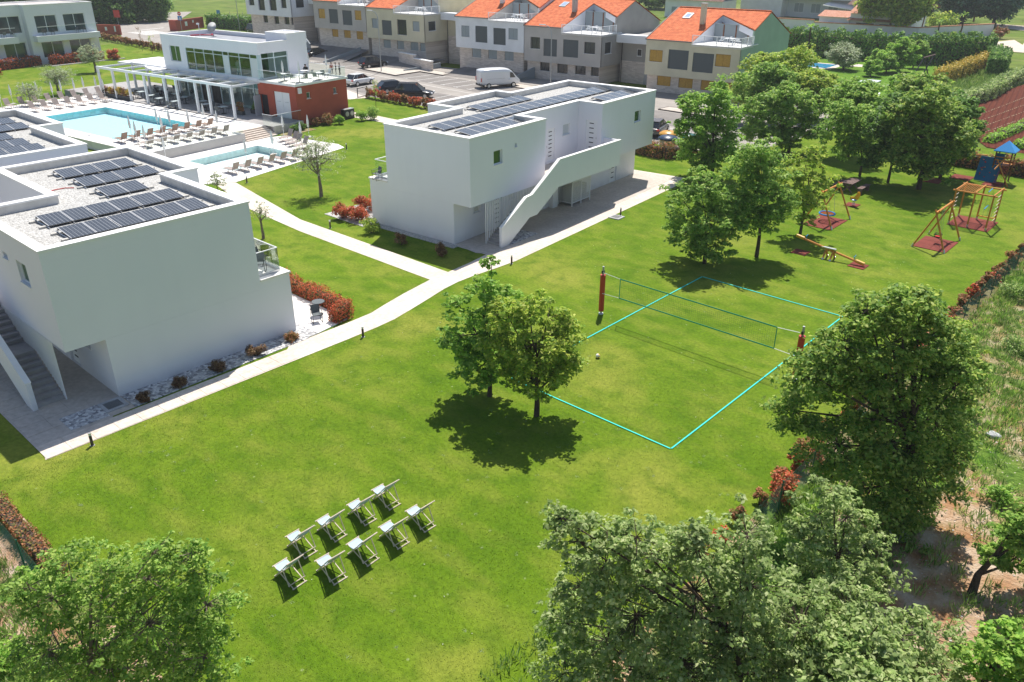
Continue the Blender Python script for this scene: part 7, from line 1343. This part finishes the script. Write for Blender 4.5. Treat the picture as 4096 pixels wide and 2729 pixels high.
T_('yb', 'pale yellow flowering bush tree behind the very large dense tree', LF_YEL, 46, .08, seed=28, trunk_r=.07, ncl=44, crad=.3)
def auto(label, x, y, H, R, leafm, per, size, seed, n=8, name='broadleaf_tree', low=.35, tr=.12, ncl=20, **k):
    rr = random.Random(seed); lo = []
    for i in range(n): A = rr.random()*6.28; q = R*.62*math.sqrt(rr.random()); z = H*(low+(.9-low)*rr.random()); r = R*(.36+.2*rr.random())*(1.15-.45*abs(z/H-.6)); lo.append((q*math.cos(A), q*math.sin(A), min(z, H-r), r))
    lo.append((0, 0, H-R*.35, R*.4)); return tree(name, label, (x, y), lo, leafm, per, size, seed=seed, trunk_r=tr, ncl=ncl, **k)
auto('small dark tree between the golden tree and the parked cars', -25.5, 58, 6.2, 3.0, LF_OAK, 40, .18, 31, crad=.6)
auto('bushy mid green tree behind the playground trees by the garden lawn', -13.5, 62, 6.0, 2.6, LF_MID, 40, .17, 32, crad=.55)
auto('dark screening tree at the back of the playground', -9.5, 57, 6.6, 2.8, LF_BIG, 40, .17, 33, crad=.55)
auto('feathery tree rising behind the blue roofed shaded tower', -13.2, 50, 6.4, 2.6, LF_OAK, 40, .16, 34, crad=.5)
auto('low leafy tree between the playground and the golden tree', -22.5, 64, 5.0, 2.8, LF_YEL, 40, .17, 35, crad=.55)
auto('shaded tree tight against the far side of the big playground tree', -4.8, 47.5, 6.6, 2.2, LF_DARK, 40, .15, 36, crad=.5)
auto('thick young oak filling the corner below the foreground oak', 9.5, -8.2, 3.6, 2.0, LF_SAGE, 34, .07, 37, n=7, crad=.26, ncl=50)
for k, (x, y, H, R, lm, lab) in enumerate([(-29.5, 105.2, 3.0, 2.0, LF_MID, 'small fruit tree in the middle of the neighbouring lawn'), (-30.0, 100.5, 2.3, 1.7, LF_MID, 'nearest low fruit tree on the neighbouring lawn'), (-28.6, 108.3, 4.8, 2.2, LF_MID, 'tallest fruit tree before the big hedge'), (-28.4, 113.5, 4.0, 1.9, LF_OAK, 'fruit tree tucked behind the tallest one at the big hedge'), (-33.0, 110.3, 2.6, 1.5, LF_MID, 'leafy fruit tree beside the garden patio')]):
    auto(lab, x, y, H, R, lm, 40, .17, 41+k, n=6, tr=.09, crad=.5, ncl=14, name='fruit_tree', group='fruit trees in the neighbouring garden', cat='tree')
auto('silver grey rounded olive tree by the small garden pool', -35.6, 104.6, 3.4, 2.5, LF_OLIVE, 60, .11, 47, n=9, tr=.16, crad=.55, ncl=22, name='olive_tree', bark=BARKG, low=.55)
auto('very large yellow green tree rising behind the white boundary wall', -48.5, 160.5, 12.5, 6.2, LF_YEL, 46, .34, 51, n=13, tr=.4, crad=1.1, ncl=22, low=.42)
auto('broad dark blue green cedar left of the top right track', -46.5, 203, 11, 6.5, LF_CONIF, 50, .38, 52, n=10, tr=.35, crad=1.4, ncl=16, name='conifer_tree'); auto('dark blue green cedar right of its twin at the top right', -39.5, 203, 12, 6.5, LF_CONIF, 50, .38, 53, n=10, tr=.35, crad=1.4, ncl=16, name='conifer_tree')
for k, (x, y, H, R, lm, lab) in enumerate([(-60, 225, 9, 6, LF_YEL, 'yellow green tree behind the brown garden pergola'), (-70, 245, 12, 6, LF_DARK, 'dark tree at the top edge behind the brown pergola'), (-33, 225, 12, 6, LF_DARK, 'dark tree behind the cedars at the top right'), (-22, 230, 11, 5, LF_MID, 'mid green tree in the far top right corner'), (-125, 196, 9, 7, LF_OAK, 'green tree left of the old pink roofed house'), (-108, 186, 8, 5, LF_MID, 'green tree behind the orange end house roof'), (-140, 190, 9, 7, LF_DARK, 'dark tree behind the taupe house at the top edge'), (-18, 190, 6, 4, LF_MID, 'small tree beyond the curved track')]):
    auto(lab, x, y, H, R, lm, 40, .42, 61+k, n=8, tr=.3, crad=1.3, ncl=14)
for k, (x, y, H, R, lab) in enumerate([(-203, 62, 11, 7, 'left dark tree of the clump beyond the hotel wing'), (-197, 68, 12, 7, 'middle dark tree of the clump beyond the hotel wing'), (-208, 76, 12, 7, 'rear dark tree of the clump beyond the hotel wing'), (-193, 73.5, 8, 4, 'right dark tree of the clump beside the street lamp'), (-212, 55, 10, 7, 'far left dark tree of the clump behind the hotel roof')]):
    auto(lab, x, y, H, R, LF_DARK, 50, .42, 71+k, n=10, tr=.3, crad=1.4, ncl=16, low=.15, group='dark tree clump at the top left')
# olives
def olive(label, x, y, H, R, seed, dens=26, n=7, tr=.13, z=0, low=.5): o = auto(label, x, y, H, R, LF_OLIVE, dens, .055, seed, n=n, tr=tr, ncl=26, crad=.3, name='olive_tree', bark=BARKG, low=low); o.location.z = z; return o
olive('olive tree on the lawn in front of the lower pool loungers', -37.16, 11.15, 4.4, 1.75, 81, 15, 9); olive('sparse pruned olive tree beside the side path near the left building', -32.0, 3.0, 2.5, .9, 82, 6, 5, .09)
olive('airy olive tree with two bare limbs on the far lawn', -98.6, 16.1, 3.6, 2.2, 83, 20, 8, .16); olive('olive tree with a thick trunk in front of the far hotel hedge', -114.7, 27.5, 4.0, 2.0, 84, 40, 8, .22); olive('small olive at the corner of the far pool deck above the left roof', -88.2, 9.4, 2.4, 1.4, 85, 26, 6, .09, ZD, .4)
t = auto('small olive shrub at the path corner beside the lower pool deck', -44.5, 6.9, 1.4, .8, LF_OLIVE, 24, .05, 86, n=6, tr=.03, ncl=24, crad=.2, name='olive_shrub', low=.3)
def sapling(x, y, h, lab, lm, seed):
    t = thing('young_tree', lab, 'tree', (x, y, 0), 0, 'staked young trees'); MB().path([(0, 0, 0), (.03, 0, h*.5), (0, 0, h)], .03, 5, .01).build('trunk', BARK, t); g = np.random.default_rng(seed); c = np.stack([g.normal(0, .22, 12), g.normal(0, .22, 12), g.uniform(h*.45, h, 12)], 1); leaf_mesh('crown', c, .25, 16, .07, lm, seed, .5, t)
sapling(-62.9, 37.3, 2.9, 'thin staked sapling on the lawn behind the red building', LF_YEL, 1); sapling(-135, 44.0, 4.0, 'thin rusty sapling beside the car park hedge', LF_RUST, 2); sapling(-130.5, 43.6, 3.0, 'thin sapling at the end of the far lawn', LF_YEL, 3)
# ---------------------------------------------------------------- shrubs and hedges of the grounds
hedge('hedge', 'bright red photinia hedge round the white patio of the nearest building', 'hedge', [(-24.5, -.62), (-18.5, -.62), (-18.3, -1.7)], .62, .72, LF_RED, 480, .042, 101, core=mat('hedge_twigs', (.06, .05, .02), .9))
for k, (x, y, r, h) in enumerate([(-17.85, -11.5, .32, .38), (-17.95, -9.85, .38, .45), (-18.05, -8.1, .40, .48), (-18.0, -6.2, .48, .52)]): bush('shrub', 'dark brown rounded shrub in the gravel strip, %s from the drain grate' % ORD[k], 'shrub', (x, y), r, h, LF_BRN, 16, 110, .035, 110+k, 'brown shrubs along the nearest building')
bush('shrub', 'light russet shrub at the sunny end of the gravel strip', 'shrub', (-18.1, -4.2), .42, .45, LF_RUST, 16, 110, .035, 115)
for k, (x, y, r, h) in enumerate([(-31.6, 8.95, .75, 1.15), (-30.5, 9.3, .8, 1.2), (-31.6, 10.8, .8, 1.3), (-31.9, 12.2, .7, 1.2)]): bush('shrub', 'red photinia bush, %s in the cluster left of the far building' % ORD[k], 'shrub', (x, y), r, h, LF_RED, 22, 90, .06, 120+k, 'red bushes by the far building terrace')
bush('shrub', 'upright green oleander at the left base corner of the far building', 'shrub', (-27.9, 8.4), .65, 1.25, LF_YEL, 18, 60, .06, 126); bush('shrub', 'brownish upright shrub in the middle below the far building end wall', 'shrub', (-24.6, 8.1), .45, .95, LF_BRN, 16, 60, .055, 127); bush('shrub', 'brownish upright shrub nearest the path below the far building', 'shrub', (-21.3, 8.4), .42, .95, LF_BRN, 16, 60, .055, 128)
tag(MB().prism([(-33.4, 8.7), (-29.2, 8.75), (-29.0, 13), (-33.4, 13)], 0, .03).build('gravel_bed', GRAVEL), kind='structure')
for k in range(11): bush('shrub', 'red tipped photinia in the car park row, %s from the gate' % ORD[k], 'shrub', (-68.2+k*1.12, 40.55+.04*math.sin(k), 0), .62, 1.35, LF_RED if k % 3 else LF_RUST, 16, 60, .085, 130+k, 'photinia row beside the parked cars')
hedge('hedge', 'rust red photinia hedge in front of the waste containers', 'hedge', [(-29.5, 38.6), (-24.9, 38.4), (-23.2, 40.8)], .8, 1.1, LF_RUST, 120, .08, 145)
for k in range(19): bush('shrub', 'rusty photinia in the long row along the far drive, %s from the entrance wall' % ORD[k], 'shrub', (-160+k*1.68, 47.6-.09*k+.15*math.sin(k*2), 0), .7, 1.5, LF_RUST, 12, 46, .12, 150+k, 'photinia row along the far drive')
hedge('hedge', 'red hedge under the left windows of the far hotel wing', 'hedge', [(-126.6, 13), (-127.3, 19.6), (-129.0, 25.0)], .9, 1.3, LF_RED, 60, .12, 175); hedge('hedge', 'red hedge under the right windows of the far hotel wing', 'hedge', [(-127.4, 26.0), (-128.3, 34.4)], .9, 1.3, LF_RED, 60, .12, 176)
bush('shrub', 'round red bush at the right end of the hotel hedge', 'shrub', (-127.2, 35.6), 1.1, 1.8, LF_RED, 20, 70, .12, 177); bush('shrub', 'round red bush at the left frame edge on the far lawn', 'shrub', (-119.5, 15.5), 1.1, 1.6, LF_RED, 20, 70, .12, 178)
tag(MB().prism([(-126.2, 25.6), (-127.6, 37.4), (-127.2, 37.45), (-125.8, 25.6)], 0, .12).build('kerb', KERB), kind='structure')
for k, (x, y, r, h, lm, lab) in enumerate([(-59.0, 26.2, .6, .9, LF_RUST, 'reddish shrub at the pool end of the red wall'), (-58.6, 27.4, .8, 1.3, LF_RUST, 'tall reddish green shrub against the red wall'), (-57.9, 28.4, .6, 1.0, LF_MID, 'bright green shrub in front of the red wall'), (-57.8, 31.2, .7, 1.2, LF_MID, 'green shrub right of the air conditioning unit'), (-57.2, 32.4, .8, 1.5, LF_OAK, 'tall open shrub beside the path behind the red building'), (-57.9, 22.9, .5, .8, LF_DARK, 'dark low shrub in the bed below the ramp wall'), (-58.3, 24.0, .5, .9, LF_DARK, 'dark leafy shrub behind the flat loungers')]): bush('shrub', lab, 'shrub', (x, y), r, h, lm, 18, 60, .075, 180+k)
sheet('footpath', [(-61.2, 31.6), (-62.6, 33.5), (-58.8, 34.0), (-50, 33.9), (-50, 32.2), (-57.5, 31.9)], .014, PAVE)
# hedge and green fence along the right edge
rq = random.Random(5)
def onum(k): return ORD[k] if k < 20 else ['twenty', 'thirty', 'forty', 'fifty', 'sixty'][(k+1)//10-2]+(' '+ORD[(k+1) % 10-1] if (k+1) % 10 else 'th')
def fx(y): return 3.95 if y < 6 else 3.95+(y-6)*.017
ys = []; y = -4.6
while y < 50: ys.append(y); y += rq.uniform(.6, 1.5) if y < 36 else 1.6
for k, y in enumerate(ys): bush('photinia_bush', '%s photinia bush by the right fence, %s from the near end' % (['rusty', 'small red', 'loose greenish', 'coppery'][k % 4], onum(k)), 'shrub', (fx(y)+rq.uniform(-.1, .1), y), rq.uniform(.28, .46), rq.uniform(.5, .95), (LF_RUST, LF_RED, LF_RUST, LF_RUST)[k % 4], 12, 70 if y < 36 else 40, .05 if y < 10 else .065, 400+k, 'photinia bushes along the right boundary fence')
hedge('hedge', 'dark red photinia hedge at the left edge behind the fruit tree', 'hedge', [(-14.6, -18.0), (-9.6, -17.95)], .5, .5, LF_RUST, 420, .04, 202)
hedge('hedge', 'dull red hedge behind the blue roofed play tower', 'hedge', [(4.2, 52.5), (-6, 53.5)], .9, 1.2, LF_RUST, 70, .1, 203)
def mesh_fence(x0, y0, x1, y1, lab):
    L = math.hypot(x1-x0, y1-y0); t = thing('mesh_fence', lab, 'fence', (x0, y0, 0), math.atan2(y1-y0, x1-x0), 'green wire mesh fences'); G_ = mat('fence_green', (.015, .10, .06), .5) if 'fence_green' not in bpy.data.materials else bpy.data.materials['fence_green']
    for k in range(int(L/2.5)+1): MB().tube((k*2.5, 0, 0), (k*2.5, 0, 1.35), .025).build('post', G_, t)
    m = MB()
    for k in range(int(L/.12)): m.box(k*.12, k*.12+.006, -.003, .003, .03, 1.25)
    for k in range(13): m.box(0, L, .004, .009, .05+k*.1, .056+k*.1)
    m.build('wire_mesh', G_, t)['kind'] = 'stuff'
mesh_fence(4.62, -3.4, 4.85, 50, 'green wire mesh fence behind the red hedge right of the lawn'); mesh_fence(-15.5, -18.55, -8.8, -18.5, 'green wire mesh fence at the lower left beside the dark red hedge')
# weeds, tall grass and stones on the rough ground
def weeds(name, boxes, n, size, ma, seed, h=.35, lab=None):
    g = np.random.default_rng(seed); P = []
    for (x0, x1, y0, y1, w) in boxes:
        k = int(n*w); c = np.stack([g.uniform(x0, x1, k), g.uniform(y0, y1, k), np.zeros(k)], 1); P.append(c)
    c = np.concatenate(P); per = 14; C = np.repeat(c, per, 0); N = len(C); a = g.random(N)*6.28; r = g.random(N)*.22; b = C+np.stack([np.cos(a)*r, np.sin(a)*r, np.zeros(N)], 1); hh = h*(.3+g.random(N))*np.repeat(.4+g.random(len(c)), per); d = g.normal(size=(N, 3))*.35; d[:, 2] = 1
    tip = b+d*hh[:, None]; mid = (b+tip)/2; s = np.stack([np.sin(a+1), np.cos(a+1), np.zeros(N)], 1)*size; V = np.stack([b, mid+s, tip, mid-s], 1).reshape(-1, 3); o = quads(name, V, ma); tag(o, lab, None, None, 'stuff'); return o
weeds('weeds', [(4.9, 12, 8, 24, 1.0), (4.9, 11, 24, 60, 1.4), (4.8, 8.5, -4, 8, .5), (4.8, 7.5, -9, -3, .35)], 1500, .024, LF_WEED, 301, .22)
weeds('tall_grass', [(4.9, 7.2, -5, 4, .6), (4.9, 9, 4, 14, .6), (4.8, 6.0, 14, 40, .6)], 700, .014, LF_MID, 302, .28)
weeds('weeds', [(9, 20, -10, 9, 1.0), (2, 12, -18, -9, .6), (-16, -4, -24, -18.8, .9)], 1300, .018, LF_WEED, 303, .3)
weeds('field_grass', [(-15.5, -13.8, 78, 118, 1), (-19, -15.5, 66, 120, .8)], 900, .05, LF_WEED, 304, .6)
for k, (x, y, r, h, lm, lab) in enumerate([(10.0, 4.5, .7, .7, LF_MID, 'dark green scrub bush on the bare soil right of the dense tree'), (11.2, 12.5, 1.0, .8, LF_WEED, 'pale weedy bush by the right frame edge'), (7.6, 17.5, 1.0, .8, LF_WEED, 'grey green thistle clump behind the fence'), (5.8, 24.5, .9, .9, LF_WEED, 'bushy weed clump against the upper fence'), (6.2, -4.3, .8, 1.0, LF_MID, 'bright green bramble at the foot of the dense tree'), (5.6, -2.6, .7, .9, LF_MID, 'leafy bramble beside the hedge end'), (4.4, -.2, .6, 1.3, LF_RED, 'orange red photinia standing tall in the hedge at the dense tree'), (4.2, 2.2, .7, 1.4, LF_RUST, 'copper photinia at the left edge of the dense tree crown'), (-7.4, -20.4, .8, .8, LF_MID, 'green weed clump in the lower left corner')]): bush('shrub', lab, 'shrub', (x, y), r, h, lm, 16, 70, .055, 310+k)
rr = random.Random(9); STN = mat('pale_limestone', (.50, .47, .43), .9, var=.15, scale=6, bump=.5, bscale=12); m = MB()
for k in range(500):
    x, y = rr.choice([(rr.uniform(5, 14), rr.uniform(-9, 6)), (rr.uniform(8, 13), rr.uniform(-4, 12)), (rr.uniform(-16, -5), rr.uniform(-23, -19))]); s = rr.uniform(.012, .045); a = rr.random()*3
    m.add([(x+s*math.cos(a+q)*rr.uniform(.7, 1.2), y+s*math.sin(a+q)*rr.uniform(.7, 1.2), z) for z in (0, s*.8) for q in (0, 1.57, 3.14, 4.71)], [(4, 5, 6, 7), (0, 1, 5, 4), (1, 2, 6, 5), (2, 3, 7, 6), (3, 0, 4, 7)])
tag(m.build('loose_stones', STN), kind='stuff')
for k, (x, y, s, c) in enumerate([(6.6, .1, .35, (.42, .28, .22)), (7.0, -.6, .3, (.42, .28, .22)), (7.9, .6, .3, (.5, .48, .45)), (8.6, 9.0, .22, (.42, .42, .42)), (9.9, 12.0, .25, (.45, .45, .46))]):
    r_ = random.Random(k); bm = bmesh.new(); bmesh.ops.create_icosphere(bm, subdivisions=2, radius=s)
    for v in bm.verts: v.co = Vector((v.co.x*1.2, v.co.y, v.co.z*.6))*(1+r_.uniform(-.15, .15))
    me = bpy.data.meshes.new('boulder'); bm.to_mesh(me); bm.free(); me.materials.append(mat('boulder_%d' % k, c, .9, var=.15, scale=5)); o = bpy.data.objects.new('boulder', me); COL.objects.link(o); o.location = (x, y, s*.25); tag(o, ['reddish boulder under the left side of the dense tree', 'smaller reddish boulder beside the larger one', 'grey boulder under the dense tree', 'pale rock in the weeds right of the dense tree', 'whitish rock in the weeds by the right frame edge'][k], 'boulder', 'rocks on the rough ground')
# clover and daisy patches on the lawn
g = np.random.default_rng(77); c = np.stack([g.uniform(-15, 3.5, 240), g.uniform(-17, 30, 240), np.full(240, .01)], 1); c = c[~((c[:, 0] < -15.0))]; o = leaf_mesh('clover_patch', c, .10, 16, .016, leaf_m('clover_leaves', [(.16, .24, .06), (.22, .30, .12), (.30, .36, .20)], .2), 5, 1.5, None, flat=.06); o['kind'] = 'stuff'
c = np.stack([g.uniform(-16, 3.8, 160), g.uniform(-17, 30, 160), np.full(160, .03)], 1); o = leaf_mesh('daisies', c, .02, 2, .016, mat('daisy_white', (.7, .68, .6), .7), 6, 2.0, None, flat=.1); o['kind'] = 'stuff'
# grass blades giving the lawn a nap
def blades(x0, x1, y0, y1, dens, seed):
    N = int((x1-x0)*(y1-y0)*dens); g = np.random.default_rng(seed); b = np.stack([g.uniform(x0, x1, N), g.uniform(y0, y1, N), np.zeros(N)], 1); a = g.random(N)*6.28; h = .008+.014*g.random(N)
    d = np.stack([np.cos(a)*.5, np.sin(a)*.5, np.ones(N)], 1)*h[:, None]; w = np.stack([-np.sin(a), np.cos(a), np.zeros(N)], 1)*.011; V = np.stack([b-w, b+w, b+d+w*.3, b+d-w*.3], 1).reshape(-1, 3); return V
LF_BLADE = leaf_m('grass_blades', [(.085, .14, .014), (.105, .165, .016), (.14, .195, .022), (.20, .225, .04)], .35)
V = np.concatenate([blades(-16.3, 3.9, -17.6, -6, 330, 1), blades(-16.3, 3.9, -6, 6, 190, 2)]); o = quads('grass', V, LF_BLADE); o['kind'] = 'stuff'

# ---------------------------------------------------------------- light summer haze between the camera and the far houses
hz = MB().box(-330, 60, -60, 330, -1.0, 30.0).build('haze', mat('unused_haze', (1, 1, 1))); hm = bpy.data.materials.new('haze_air'); hm.use_nodes = True
hn = hm.node_tree; hn.nodes.remove(hn.nodes['Principled BSDF']); pv = hn.nodes.new('ShaderNodeVolumePrincipled'); pv.inputs['Density'].default_value = .00028; pv.inputs['Color'].default_value = (.93, .96, 1, 1); pv.inputs['Anisotropy'].default_value = .2
hn.links.new(pv.outputs[0], hn.nodes['Material Output'].inputs['Volume']); hz.data.materials[0] = hm; hz['kind'] = 'stuff'
S.cycles.volume_bounces = 0
